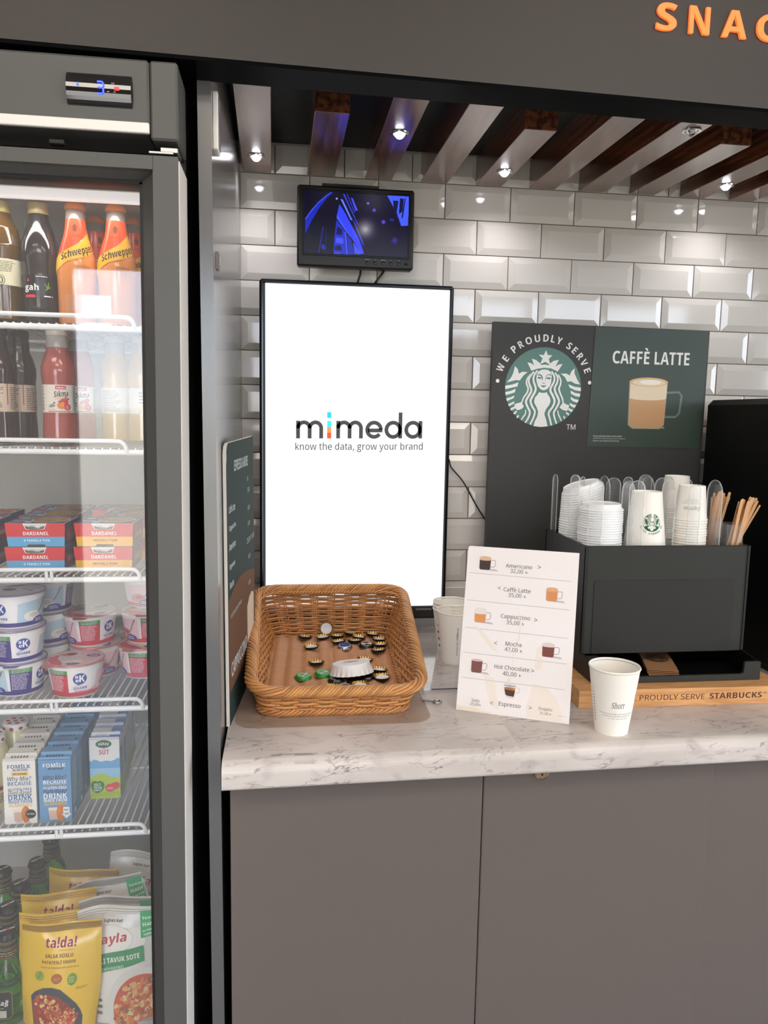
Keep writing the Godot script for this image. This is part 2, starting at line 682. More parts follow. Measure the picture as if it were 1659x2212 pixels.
func materials() -> void:
	var p := mt("print", "ffffff", 0.5)
	p.vertex_color_use_as_albedo = true
	p = mt("print_gloss", "ffffff", 0.22)
	p.vertex_color_use_as_albedo = true
	p = mt("print_matt", "ffffff", 0.75, 0.0, 0.3)
	p.vertex_color_use_as_albedo = true
	p = mt("print_flat", "ffffff", 0.7, 0.0, 0.12)
	p.vertex_color_use_as_albedo = true
	mt("tile", "d6d0c7", 0.07, 0.0, 0.55)
	mt("grout", "6d5a52", 0.9)
	mt("laminate", "6a605a", 0.42, 0.0, 0.4)
	mt("laminate_gloss", "5a5856", 0.2, 0.0, 0.6)
	mt("fascia", "3d3835", 0.45, 0.0, 0.4)
	mt("black_board", "0e0e0d", 0.45, 0.0, 0.3)
	mt("black_deep", "0b0b0b", 0.5, 0.0, 0.3)
	mt("black_plastic", "1a1a1a", 0.38)
	mt("black_gloss", "08080a", 0.08, 0.0, 0.7)
	mt("organizer_black", "33332f", 0.5, 0.0, 0.35)
	mt("panel_black", "434341", 0.5, 0.0, 0.35)
	mt("chrome", "d8d8d8", 0.12, 1.0)
	mt("steel", "b9b9b6", 0.3, 1.0)
	mt("white_wire", "f2f4f5", 0.3)
	mt("fridge_grey", "595855", 0.42, 0.0, 0.4)
	mt("gasket", "161514", 0.6)
	mt("pale_trim", "efe8e0", 0.45)
	mt("liner", "b9b5ae", 0.5)
	mt("paper_white", "f4efe4", 0.6)
	mt("plastic_white", "f1f1ef", 0.35)
	mt("card_white", "f3ece9", 0.5)
	mt("orange_sign", "ff7a33", 0.4)
	clear("pane", "ffffff", 0.03, 0.02, 0.5)
	clear("acrylic", "f4f6f6", 0.035, 0.05, 0.6)
	var sl := mt("slat_wood", "ffffff", 0.26, 0.0, 1.0)
	tri_tex(sl, ramp_noise(0.012, 3, [[0.0, "3a2018"], [0.42, "5a3424"], [0.55, "6f4029"], [0.75, "87502f"], [1.0, "4f2c1c"]]), Vector3(9, 9, 0.7))
	sl.clearcoat_enabled = true
	sl.clearcoat = 1.0
	sl.clearcoat_roughness = 0.2
	var wd := mt("base_wood", "ffffff", 0.5)
	tri_tex(wd, ramp_noise(0.01, 5, [[0.0, "bf8450"], [0.4, "d09860"], [0.6, "dba56c"], [1.0, "c68c54"]]), Vector3(1.2, 14, 14))
	var st := mt("stick_wood", "d9a877", 0.65)
	st.rim_enabled = true
	st.rim = 0.1
	var mb := mt("marble", "ffffff", 0.32, 0.0, 0.5)
	tri_tex(mb, marble(), Vector3(1.25, 1.25, 1.25))
	mb.uv1_triplanar_sharpness = 4.0
	var wk := mt("wicker", "b97a3f", 0.38, 0.0, 0.5)
	wk.albedo_color = Color("c88c50")
	mt("wicker_floor", "c2926a", 0.4, 0.0, 0.5)
	mt("wicker_stake", "c08a55", 0.45)

func marble() -> ImageTexture:
	var w := 1024
	var im := Image.create(w, w, false, Image.FORMAT_RGB8)
	var a := noise(1.0, 21, 4)
	var b := noise(1.0, 22, 5)
	var cl := noise(1.0, 23, 3)
	var base := Color("cbc1b9")
	var vein := Color("6b5f60")
	for y in w:
		for x in w:
			var u := float(x) / w
			var v := float(y) / w
			# veins run mostly along x, a little slanted; the patch repeats after 0.8 m, beyond what is seen of one kind of vein
			var wx := a.get_noise_2d(u * 4.0, v * 6.0) * 0.28
			var n1 := b.get_noise_2d(u * 2.4 + wx, v * 13.0 + wx + u * 2.0)
			var n2 := b.get_noise_2d(u * 6.0 + 40.0, v * 26.0 + wx * 2.0 + u * 3.0 + 9.0)
			var gate := clampf(cl.get_noise_2d(u * 7.0 + 5.0, v * 11.0) * 2.0 + 0.5, 0.0, 1.0)
			var k := clampf(1.0 - absf(n1) / 0.03, 0.0, 1.0) * gate * 0.72
			k += clampf(1.0 - absf(n2) / 0.035, 0.0, 1.0) * gate * gate * 0.62
			k += clampf(cl.get_noise_2d(u * 10.0 + 60.0, v * 22.0 + wx * 3.0) - 0.25, 0.0, 0.4) * 0.5
			var cloud := cl.get_noise_2d(u * 3.0, v * 4.0 + 30.0) * 0.08
			var c := base.lerp(vein, clampf(k, 0.0, 0.92))
			im.set_pixel(x, y, Color(c.r + cloud, c.g + cloud, c.b + cloud))
	return ImageTexture.create_from_image(im)


# ---------------------------------------------------------------- the room
func shell() -> void:
	var wall := mt("room_wall", "b9b4ae", 0.8)
	var s := struct("floor")
	var b := MB.new()
	b.box(Vector3(0, -0.05, 2.1), Vector3(7.2, 0.1, 4.6))
	part("floor_slab", b, mt("floor_tile", "8d877f", 0.35), s)
	s = struct("ceiling")
	b = MB.new()
	b.box(Vector3(0, 2.75, 2.1), Vector3(7.2, 0.1, 4.6))
	part("ceiling_slab", b, mt("room_ceiling", "cfcac3", 0.8), s)
	s = struct("wall_left")
	b = MB.new()
	b.box(Vector3(-3.55, 1.35, 2.1), Vector3(0.1, 2.7, 4.6))
	part("wall_slab", b, wall, s)
	# right wall with a wide shop window
	s = struct("wall_right")
	b = MB.new()
	for q in [[-0.2, 0.0, 1.1, 2.7], [1.1, 0.0, 4.1, 0.4], [1.1, 2.45, 4.1, 2.7], [4.1, 0.0, 4.4, 2.7]]:
		b.box(Vector3(3.55, (q[1] + q[3]) / 2, (q[0] + q[2]) / 2), Vector3(0.1, q[3] - q[1], q[2] - q[0]))
	part("wall_slab", b, wall, s)
	s = struct("window_3")
	b = MB.new()
	b.box(Vector3(3.55, 1.425, 2.6), Vector3(0.008, 2.05, 3.0))
	part("pane", b, M.pane, s)
	b = MB.new()
	for zz in [1.125, 2.1, 3.1, 4.075]:
		b.box(Vector3(3.55, 1.425, zz), Vector3(0.06, 2.05, 0.05))
	for yy in [0.425, 2.425]:
		b.box(Vector3(3.55, yy, 2.6), Vector3(0.06, 0.05, 3.0))
	part("window_frame", b, M.gasket, s)
	# wall behind the camera with a tall glazed opening and a high strip window
	s = struct("wall_front")
	b = MB.new()
	var z := 4.35
	for q in [[-3.6, 0.0, -1.62, 2.7], [-1.62, 2.28, -0.2, 2.7], [-1.62, 0.0, -0.2, 0.12], [-0.2, 0.0, 0.3, 2.7], [0.3, 0.0, 3.0, 2.0], [0.3, 2.42, 3.0, 2.7], [3.0, 0.0, 3.6, 2.7]]:
		b.box(Vector3((q[0] + q[2]) / 2, (q[1] + q[3]) / 2, z), Vector3(q[2] - q[0], q[3] - q[1], 0.1))
	part("wall_slab", b, wall, s)
	var k := 1
	for q in [[-1.62, 0.12, -0.2, 2.28], [0.3, 2.0, 3.0, 2.42]]:
		s = struct("window_%d" % k)
		k += 1
		b = MB.new()
		b.box(Vector3((q[0] + q[2]) / 2, (q[1] + q[3]) / 2, z), Vector3(q[2] - q[0], q[3] - q[1], 0.008))
		part("pane", b, M.pane, s)
		b = MB.new()
		for x in [q[0] + 0.025, q[2] - 0.025, (q[0] + q[2]) / 2]:
			b.box(Vector3(x, (q[1] + q[3]) / 2, z), Vector3(0.05, q[3] - q[1], 0.06))
		for y in [q[1] + 0.025, q[3] - 0.025]:
			b.box(Vector3((q[0] + q[2]) / 2, y, z), Vector3(q[2] - q[0], 0.05, 0.06))
		part("window_frame", b, M.gasket, s)
	for i in CEILING_LAMPS.size():
		var d: Array = CEILING_LAMPS[i]
		var t := thing("ceiling_light", ["ceiling light panel on the fridge side of the shop", "ceiling light panel on the coffee side of the shop", "rear ceiling light panel nearest the glazed wall"][i], "ceiling light", Vector3(d[0], 2.7, d[1]), "ceiling light panels of the shop")
		b = MB.new()
		b.box(Vector3(0, -0.012, 0), Vector3(d[2] + 0.04, 0.024, d[3] + 0.04), 0.004)
		part("frame", b, M.plastic_white, t)
		b = MB.new()
		b.box(Vector3(0, -0.025, 0), Vector3(d[2], 0.003, d[3]))
		part("light_diffuser", b, glow("panel_glow", "fff1e2", 2.2), t)
	# back wall: core, grout and the bevelled tiles laid in a running bond
	s = struct("wall_back")
	b = MB.new()
	b.box(Vector3(0, 1.35, -0.06), Vector3(7.2, 2.7, 0.12))
	part("wall_slab", b, wall, s)
	b = MB.new()
	b.box(Vector3(0.3, 1.4295, 0.001), Vector3(1.9, 1.139, 0.002))
	part("grout", b, M.grout, s)
	var full := tile_mesh(0.150, 0.0742, 0.0742)
	var cut := tile_mesh(0.150, 0.0742, 0.0575)
	for r in range(-2, 14):
		for c in range(-4, 8):
			var x := (c + (0.0 if r % 2 != 0 else 0.5)) * 0.152 + 0.076
			var y := 1.8645 - 0.076 * r - 0.038
			if x < -0.62 or x > 1.12:
				continue
			var tr := Transform3D(Basis.from_euler(Vector3(rng.randf_range(-0.006, 0.006), rng.randf_range(-0.006, 0.006), 0)), Vector3(x, y, 0.002))
			share("tile", cut if r == -2 else full, M.tile, s, tr)

func tile_mesh(w: float, h: float, vis: float) -> ArrayMesh:
	var b := MB.new()
	var x := w / 2
	var y0 := -h / 2
	var y1 := y0 + vis
	var lv := [[0.0, 0.0], [0.0, 0.0022], [0.0006, 0.0028], [0.0135, 0.0066], [0.0150, 0.0070]]
	for i in lv.size() - 1:
		var p: Array = lv[i]
		var q: Array = lv[i + 1]
		var full := vis >= h - 0.001
		var tp: float = y1 - (p[0] if full else 0.0)
		var tq: float = y1 - (q[0] if full else 0.0)
		var P := [Vector3(-x + p[0], y0 + p[0], p[1]), Vector3(x - p[0], y0 + p[0], p[1]), Vector3(x - p[0], tp, p[1]), Vector3(-x + p[0], tp, p[1])]
		var Q := [Vector3(-x + q[0], y0 + q[0], q[1]), Vector3(x - q[0], y0 + q[0], q[1]), Vector3(x - q[0], tq, q[1]), Vector3(-x + q[0], tq, q[1])]
		for k in 4:
			b.quad(P[k], P[(k + 1) % 4], Q[(k + 1) % 4], Q[k])
		if i == lv.size() - 2:
			b.quad(Q[0], Q[1], Q[2], Q[3])
	return b.mesh()


# ---------------------------------------------------------------- fascia, slats, downlights, panel, counter, cupboards
func kiosk() -> void:
	# overhead sign board; its front stands 1.9 degrees off the wall's line
	var t := thing("sign_board", "long dark grey overhead fascia with orange capital letters, above fridge and counter", "sign")
	var zf := func(x: float) -> float: return 0.706 - 0.0325 * x
	var b := MB.new()
	var zb := func(x: float) -> float: return 0.646 - 0.03 * x
	b.hexa([Vector3(-1.4, 1.864, zf.call(-1.4)), Vector3(1.4, 1.864, zf.call(1.4)), Vector3(1.4, 1.864, zb.call(1.4)), Vector3(-1.4, 1.864, zb.call(-1.4)),
		Vector3(-1.4, 2.5, zf.call(-1.4)), Vector3(1.4, 2.5, zf.call(1.4)), Vector3(1.4, 2.5, zb.call(1.4)), Vector3(-1.4, 2.5, zb.call(-1.4))])
	part("board", b, M.fascia, t)
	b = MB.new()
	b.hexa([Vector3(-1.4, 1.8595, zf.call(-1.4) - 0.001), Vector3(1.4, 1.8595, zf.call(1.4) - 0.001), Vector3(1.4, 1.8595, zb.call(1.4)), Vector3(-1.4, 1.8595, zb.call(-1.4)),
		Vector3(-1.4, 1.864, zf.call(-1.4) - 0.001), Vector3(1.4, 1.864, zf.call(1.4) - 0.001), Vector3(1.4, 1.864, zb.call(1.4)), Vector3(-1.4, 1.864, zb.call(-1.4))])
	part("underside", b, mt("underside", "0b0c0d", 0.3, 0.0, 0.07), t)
	var om := glow("sign_letter", "ff7430", 0.75)
	var lx := [["S", 0.1442, 0.0295], ["N", 0.1925, 0.0305], ["A", 0.2418, 0.0375], ["C", 0.295, 0.036], ["K", 0.347, 0.031]]
	for q in lx:
		var m := MB.new()
		var y0 := 1.9512
		var g := glyphs(q[0], "b")
		var lo := g[0]
		var hi := g[0]
		for p in g:
			lo = lo.min(p)
			hi = hi.max(p)
		var sc := Vector2(q[2] / (hi.x - lo.x), 0.0352 / (hi.y - lo.y))
		for i in range(0, g.size(), 3):
			var f := []
			for k in 3:
				var p: Vector2 = (g[i + k] - lo) * sc + Vector2(q[1], y0)
				f.append(Vector3(p.x, p.y, zf.call(p.x)))
			var up := Vector3(0, 0, 0.004)
			m.tri(f[0] + up, f[1] + up, f[2] + up)
			for k in 3:
				m.quad(f[k], f[(k + 1) % 3], f[(k + 1) % 3] + up, f[k] + up)
		part("letter", m, om, t)
	# kiosk top that closes the niche above the counter
	var s := struct("trim_1")
	b = MB.new()
	b.box(Vector3(0.35, 2.01, 0.335), Vector3(1.9, 0.02, 0.63))
	part("niche_ceiling", b, M.black_board, s)
	var sx := [[-0.4489, 0.016], [-0.3104, 0.0085], [-0.1833, 0.006], [-0.0578, 0.012], [0.0679, 0.014], [0.1928, 0.0245], [0.31, 0.048], [0.4327, 0.07], [0.5565, 0.082], [0.6813, 0.09], [0.806, 0.09], [0.93, 0.09]]
	for i in sx.size():
		var x: float = sx[i][0]
		var dr: float = sx[i][1]
		var z1: float = [0.3655, 0.352, 0.346, 0.34][i / 3] if i % 3 == 1 else 0.6
		b = MB.new()
		var y0 := 1.9405
		var z0 := 0.0095
		var c := 0.001
		var x0 := x + dr * z0
		var x1 := x + dr * z1
		b.hexa([Vector3(x1, y0 + c, z1), Vector3(x1 + 0.061, y0 + c, z1), Vector3(x0 + 0.061, y0 + c, z0), Vector3(x0, y0 + c, z0),
			Vector3(x1, 2.0, z1), Vector3(x1 + 0.061, 2.0, z1), Vector3(x0 + 0.061, 2.0, z0), Vector3(x0, 2.0, z0)])
		b.hexa([Vector3(x1 + c, y0, z1 - c), Vector3(x1 + 0.061 - c, y0, z1 - c), Vector3(x0 + 0.061 - c, y0, z0), Vector3(x0 + c, y0, z0),
			Vector3(x1, y0 + c, z1), Vector3(x1 + 0.061, y0 + c, z1), Vector3(x0 + 0.061, y0 + c, z0), Vector3(x0, y0 + c, z0)])
		part("slat", b, M.slat_wood, s)
	# downlights set into the slats
	var dl := [[-0.4165, 0.1147, true, "on the leftmost slat against the dark panel"], [-0.148, 0.2926, true, "on the third slat from the left"], [0.105, 0.1123, true, "on the fifth slat, right of the small monitor"], [0.611, 0.1108, true, "at the right edge above the coffee poster"], [0.368, 0.40, false, "unlit, on a slat near the fascia at the right"]]
	for q in dl:
		t = thing("downlight", "small chrome downlight " + q[3], "downlight", Vector3(q[0], 1.9405, q[1]), "downlights in the wooden slats")
		b = MB.new()
		b.lathe([Vector2(0.011, -0.0005), Vector2(0.0125, -0.003), Vector2(0.0165, -0.0025), Vector2(0.0172, 0.0)], 28)
		part("ring", b, M.chrome, t)
		b = MB.new()
		b.lathe([Vector2(0.0, -0.0105), Vector2(0.005, -0.0095), Vector2(0.0085, -0.006), Vector2(0.0108, -0.001), Vector2(0.0, -0.0008)], 20)
		part("bulb", b, glow("bulb_on", "f6f6ff", 16.0) if q[2] else M.chrome, t)
		if q[2]:
			var l := SpotLight3D.new()
			l.name = "downlight_beam"
			add_child(l, true)
			l.position = Vector3(q[0], 1.9275, q[1])
			l.rotation_degrees = Vector3(-90, 0, 0)
			l.spot_angle = 70
			l.spot_angle_attenuation = 1.0
			l.light_size = 0.009
			l.light_energy = 0.045
			l.light_color = Color(0.98, 0.97, 1.0)
			l.spot_range = 6.0
			l.spot_attenuation = 2.0
			l.shadow_enabled = true
	# upright panel between fridge and counter
	t = thing("side_panel", "tall dark grey glossy partition panel between fridge and counter", "panel")
	b = MB.new()
	b.hexa([Vector3(-0.4665, 0.0, 0.66), Vector3(-0.448, 0.0, 0.66), Vector3(-0.448, 0.0, 0.012), Vector3(-0.466, 0.0, 0.012),
		Vector3(-0.4755, 1.998, 0.662), Vector3(-0.4575, 1.998, 0.662), Vector3(-0.4553, 1.998, 0.012), Vector3(-0.473, 1.998, 0.012)])
	part("board", b, M.laminate_gloss, t)
	t = thing("switch_box", "slim white box fixed high on the dark partition panel", "switch box")
	b = MB.new()
	b.box(Vector3(-0.4535, 1.819, 0.622), Vector3(0.008, 0.076, 0.034), 0.0015)
	part("housing", b, M.pale_trim, t)
	b = MB.new()
	b.box(Vector3(-0.4490, 1.819, 0.620), Vector3(0.0015, 0.066, 0.024), 0.0005)
	part("cover", b, mt("box_cover", "7b736d", 0.3), t)
	t = thing("light_switch", "small flat switch on the dark partition panel beneath the white box", "switch")
	b = MB.new()
	b.box(Vector3(-0.4515, 1.630, 0.645), Vector3(0.005, 0.024, 0.016), 0.001)
	part("plate", b, M.laminate, t)
	b = MB.new()
	b.box(Vector3(-0.4485, 1.630, 0.645), Vector3(0.002, 0.014, 0.009), 0.001)
	part("rocker", b, mt("rocker_grey", "a09a94", 0.4), t)
	# worktop with a rounded front edge
	t = thing("countertop", "white marble-patterned worktop with a thick rounded front edge", "countertop")
	b = MB.new()
	var prof := PackedVector2Array()
	prof.append(Vector2(0.011, 0.92))
	for k in 9:
		var a := PI / 2 * k / 8
		prof.append(Vector2(0.682 + 0.018 * sin(a), 0.902 + 0.018 * cos(a)))
	for k in 5:
		var a := PI / 2 * k / 4
		prof.append(Vector2(0.694 + 0.006 * cos(a), 0.8845 - 0.006 * sin(a)))
	prof.append(Vector2(0.011, 0.8785))
	var xa := -0.4475
	var xb := 1.1
	for i in prof.size():
		var p := prof[i]
		var q := prof[(i + 1) % prof.size()]
		var e := []
		for w in [[p, xa], [p, xb], [q, xb], [q, xa]]:
			var zz: float = w[0].x
			e.append(Vector3(w[1], w[0].y, zz - 0.022 * (w[1] + 0.1) * clampf(zz / 0.69, 0.0, 1.0)))
		b.quad(e[0], e[3], e[2], e[1])
	for x in [xa, xb]:
		var ix := Geometry2D.triangulate_polygon(prof)
		for i in range(0, ix.size(), 3):
			var f := []
			for k in 3:
				var p := prof[ix[i + k]]
				f.append(Vector3(x, p.y, p.x - 0.022 * (x + 0.1) * clampf(p.x / 0.69, 0.0, 1.0)))
			b.tri(f[0], f[1], f[2])
	part("slab", b, M.marble, t)
	# cupboards under the worktop
	var cz := 0.665
	var cd := [[-0.4386, -0.0493, "leftmost plain dark grey cupboard under the worktop, beside the partition"], [-0.0457, 0.3425, "middle dark grey cupboard under the worktop, with a round chrome lock"], [0.3445, 0.7335, "right-hand dark grey cupboard under the worktop, cut by the frame edge"]]
	for i in 3:
		var q: Array = cd[i]
		t = thing("cupboard", q[2], "cupboard", Vector3((q[0] + q[1]) / 2, 0, 0))
		var w: float = q[1] - q[0]
		b = MB.new()
		b.box(Vector3(0, 0.475, 0.325), Vector3(w - 0.004, 0.80, 0.62))
		part("carcass", b, M.black_deep, t)
		b = MB.new()
		b.box(Vector3(0, 0.48, cz - 0.009 - 0.008 * i), Vector3(w, 0.79, 0.018), 0.0012)
		var dr := part("door", b, M.laminate, t)
		if i == 1:
			b = MB.new()
			b.lathe([Vector2(0.0, 0.0), Vector2(0.0122, 0.0), Vector2(0.0122, 0.004), Vector2(0.0095, 0.0055), Vector2(0.0085, 0.0045), Vector2(0.0, 0.0045)], 28)
			b.xf = Transform3D.IDENTITY
			var lk := part("lock", b, mt("lock_metal", "cfb39c", 0.2, 1.0), dr)
			lk.transform = Transform3D(Basis.from_euler(Vector3(PI / 2, 0, 0)), Vector3(0.0478 - (q[0] + q[1]) / 2, 0.8625, cz - 0.0075))
			b = MB.new()
			b.box(Vector3(0.0478 - (q[0] + q[1]) / 2, 0.8625, cz - 0.0025), Vector3(0.0016, 0.008, 0.001))
			part("keyhole", b, M.black_deep, dr)
	t = thing("plinth", "dark plinth board under the cupboards", "plinth")
	b = MB.new()
	b.box(Vector3(0.15, 0.04, 0.6), Vector3(1.17, 0.08, 0.018))
	part("board", b, M.black_deep, t)


# ---------------------------------------------------------------- glass-door fridge
const SHELF_Y := [1.5335, 1.3622, 1.1785, 0.9835, 0.787]

func fridge() -> void:
	var t := thing("display_fridge", "tall dark grey drinks fridge with a glass door and digital thermometer", "fridge")
	var x0 := -1.12
	var b := MB.new()
	b.box(Vector3(-1.105, 0.93, 0.40), Vector3(0.03, 1.84, 0.50))
	b.hexa([Vector3(-0.53, 0.01, 0.65), Vector3(-0.4985, 0.01, 0.65), Vector3(-0.4985, 0.01, 0.15), Vector3(-0.53, 0.01, 0.15), Vector3(-0.53, 1.85, 0.65), Vector3(-0.492, 1.85, 0.65), Vector3(-0.492, 1.85, 0.15), Vector3(-0.53, 1.85, 0.15)])
	b.box(Vector3(-0.81, 0.93, 0.165), Vector3(0.62, 1.84, 0.03))
	b.box(Vector3(-0.81, 1.79, 0.40), Vector3(0.62, 0.12, 0.50))
	b.box(Vector3(-0.81, 0.23, 0.40), Vector3(0.62, 0.44, 0.50))
	part("cabinet", b, mt("fridge_dark", "2a2928", 0.5), t)
	b = MB.new()
	b.box(Vector3(-1.084, 1.09, 0.415), Vector3(0.012, 1.26, 0.45))
	b.box(Vector3(-0.536, 1.09, 0.415), Vector3(0.010, 1.26, 0.45))
	b.box(Vector3(-0.81, 1.09, 0.186), Vector3(0.55, 1.26, 0.012))
	b.box(Vector3(-0.81, 1.724, 0.415), Vector3(0.55, 0.010, 0.45))
	b.box(Vector3(-0.81, 0.460, 0.415), Vector3(0.55, 0.018, 0.45))
	part("liner", b, M.liner, t)
	b = MB.new()
	for s in [[-0.805, 1.635], [-0.805, 1.30]]:
		b.box(Vector3(-0.81, s[1] - 0.5, 0.193), Vector3(0.02, 0.02, 0.004))
	for x in [-1.06, -0.62]:
		b.box(Vector3(x, 1.09, 0.195), Vector3(0.022, 1.2, 0.006))
	part("shelf_rail", b, M.pale_trim, t)
	# header with thermometer
	b = MB.new()
	b.box(Vector3((x0 - 0.525) / 2, 1.8065, 0.695), Vector3(-0.525 - x0, 0.087, 0.08), 0.003)
	var hd := part("header", b, M.fridge_grey, t)
	b = MB.new()
	b.box(Vector3(-0.5075, 1.8035, 0.694), Vector3(0.0335, 0.093, 0.08), 0.0025)
	part("header_corner", b, M.fridge_grey, t)
	b = MB.new()
	b.box(Vector3((x0 - 0.5255) / 2, 1.7692, 0.735), Vector3(-0.5255 - x0, 0.0125, 0.006), 0.001)
	part("trim_strip", b, M.pale_trim, t)
	b = MB.new()
	var sec := PackedVector2Array()
	for k in 13:
		var a := lerpf(-PI * 0.5, PI * 0.5, k / 12.0)
		sec.append(Vector2(0.733 + 0.010 * cos(a), 1.8098 + 0.0193 * sin(a)))
	for k in 12:
		var q0 := Vector3(-0.6215, sec[k].y, sec[k].x)
		var q1 := Vector3(-0.5455, sec[k].y, sec[k].x)
		var q2 := Vector3(-0.5455, sec[k + 1].y, sec[k + 1].x)
		var q3 := Vector3(-0.6215, sec[k + 1].y, sec[k + 1].x)
		b.quad(q0, q1, q2, q3)
		b.tri(q0, Vector3(-0.6235, sec[k].y * 0.5 + 0.9049, 0.733), q3)
		b.tri(q1, q2, Vector3(-0.5435, sec[k].y * 0.5 + 0.9049, 0.733))
	var dp := part("thermometer", b, M.black_gloss, t)
	b = MB.new()
	# a 3 built from display segments
	for q in [[0.0, 0.0], [0.0, 0.0068], [0.0, 0.0136]]:
		b.box(Vector3(-0.5815, 1.8035 + q[1], 0.7435), Vector3(0.0064, 0.0018, 0.0012), 0.0004)
	for q in [0.0034, 0.0102]:
		b.box(Vector3(-0.5777, 1.8035 + q, 0.7437), Vector3(0.0018, 0.0056, 0.0012), 0.0004)
	part("display_digit", b, glow("led_blue", "1a2bff", 9.0), dp)
	b = MB.new()
	b.lathe([Vector2(0, -0.0012), Vector2(0.0015, -0.0012), Vector2(0.0015, 0.0012), Vector2(0, 0.0012)], 12, Vector3(-0.6075, 1.8125, 0.7425))
	part("display_light", b, M.led_blue, dp)
	b = MB.new()
	b.box(Vector3(-0.562, 1.8105, 0.7428), Vector3(0.006, 0.0042, 0.001), 0.0004)
	part("display_light", b, glow("led_red", "ff2020", 3.0), dp)
	var p := pr(plane(Vector3(0, 0, 0.7425), Vector3.RIGHT, Vector3.UP))
	p.ink("b9a9a0")
	p.text("set", -0.5685, 1.8145, 0.004, 0.0032)
	p.fine(-0.566, 1.8055, 0.004, 0.002, 1)
	p.fine(-0.5535, 1.8085, 0.003, 0.002, 1)
	p.fine(-0.5735, 1.8055, 0.004, 0.002, 1)
	inked(p, "display_print", dp)
	# door: flat frame, stepped inner ledge, black gasket, pane
	var z := 0.735
	var rx := func(y: float) -> float: return -0.497 + 0.0055 * (y - 0.73)
	b = MB.new()
	var yb := 0.30
	var yt := 1.738
	b.hexa([Vector3(rx.call(yb) - 0.031, yb, z), Vector3(rx.call(yb), yb, z), Vector3(rx.call(yb), yb, 0.66), Vector3(rx.call(yb) - 0.031, yb, 0.66), Vector3(rx.call(yt) - 0.031, yt, z), Vector3(rx.call(yt), yt, z), Vector3(rx.call(yt), yt, 0.66), Vector3(rx.call(yt) - 0.031, yt, 0.66)])
	b.hexa([Vector3(x0, 1.7215, z), Vector3(-0.522, 1.7215, z), Vector3(-0.522, 1.7215, 0.66), Vector3(x0, 1.7215, 0.66), Vector3(x0, yt, z), Vector3(-0.522, yt, z), Vector3(-0.522, yt, 0.66), Vector3(x0, yt, 0.66)])
	b.box(Vector3(-0.81, 0.355, 0.70), Vector3(0.58, 0.11, 0.07))
	b.box(Vector3(-1.10, 1.05, 0.70), Vector3(0.05, 1.37, 0.07))
	var dr := part("door", b, M.fridge_grey, t)
	b = MB.new()
	b.hexa([Vector3(rx.call(yb) - 0.0475, yb, 0.712), Vector3(rx.call(yb) - 0.030, yb, 0.7275), Vector3(rx.call(yb) - 0.030, yb, 0.68), Vector3(rx.call(yb) - 0.0475, yb, 0.68), Vector3(rx.call(1.7) - 0.0475, 1.7145, 0.712), Vector3(rx.call(1.7) - 0.030, 1.7245, 0.7275), Vector3(rx.call(1.7) - 0.030, 1.7245, 0.68), Vector3(rx.call(1.7) - 0.0475, 1.7145, 0.68)])
	b.hexa([Vector3(x0, 1.7135, 0.712), Vector3(-0.5405, 1.7135, 0.712), Vector3(-0.5405, 1.7135, 0.68), Vector3(x0, 1.7135, 0.68), Vector3(x0, 1.7225, 0.7275), Vector3(-0.524, 1.7225, 0.7275), Vector3(-0.524, 1.7225, 0.68), Vector3(x0, 1.7225, 0.68)])
	part("door_ledge", b, mt("fridge_ledge", "4c4b49", 0.35), dr)
	b = MB.new()
	b.hexa([Vector3(rx.call(yb) - 0.0515, yb, 0.711), Vector3(rx.call(yb) - 0.0465, yb, 0.711), Vector3(rx.call(yb) - 0.0465, yb, 0.675), Vector3(rx.call(yb) - 0.0515, yb, 0.675), Vector3(rx.call(1.7) - 0.0515, 1.712, 0.711), Vector3(rx.call(1.7) - 0.0465, 1.712, 0.711), Vector3(rx.call(1.7) - 0.0465, 1.712, 0.675), Vector3(rx.call(1.7) - 0.0515, 1.712, 0.675)])
	b.box(Vector3(-0.82, 1.7115, 0.693), Vector3(0.56, 0.0045, 0.036))
	part("gasket", b, M.gasket, dr)
	b = MB.new()
	b.hexa([Vector3(-1.07, 0.42, 0.702), Vector3(rx.call(0.42) - 0.0485, 0.42, 0.702), Vector3(rx.call(0.42) - 0.0485, 0.42, 0.698), Vector3(-1.07, 0.42, 0.698), Vector3(-1.07, 1.710, 0.702), Vector3(rx.call(1.7) - 0.0485, 1.710, 0.702), Vector3(rx.call(1.7) - 0.0485, 1.710, 0.698), Vector3(-1.07, 1.710, 0.698)])
	part("pane", b, M.pane, dr)
	b = MB.new()
	b.hexa([Vector3(rx.call(yb) - 0.002, yb, z - 0.004), Vector3(rx.call(yb) + 0.0012, yb, z - 0.004), Vector3(rx.call(yb) + 0.0012, yb, 0.655), Vector3(rx.call(yb) - 0.002, yb, 0.655), Vector3(rx.call(yt) - 0.002, yt - 0.004, z - 0.004), Vector3(rx.call(yt) + 0.0012, yt - 0.004, z - 0.004), Vector3(rx.call(yt) + 0.0012, yt - 0.004, 0.655), Vector3(rx.call(yt) - 0.002, yt - 0.004, 0.655)])
	part("door_edge", b, M.pale_trim, dr)
	b = MB.new()
	b.box(Vector3(-0.503, 1.747, 0.712), Vector3(0.022, 0.007, 0.035), 0.001)
	b.box(Vector3(-0.512, 1.742, 0.733), Vector3(0.03, 0.003, 0.004), 0.0005)
	part("hinge", b, M.steel, dr)
	b = MB.new()
	b.box(Vector3(-0.638, 1.749, 0.725), Vector3(0.018, 0.006, 0.012), 0.001)
	part("catch", b, M.gasket, dr)
	# lamp behind the top edge of the opening
	b = MB.new()
	b.box(Vector3(-0.81, 1.7115, 0.630), Vector3(0.52, 0.014, 0.012), 0.002)
	part("lamp_strip", b, glow("fridge_lamp", "f4efee", 0.45), t)
	var al := AreaLight3D.new()
	al.name = "fridge_lamp_glow"
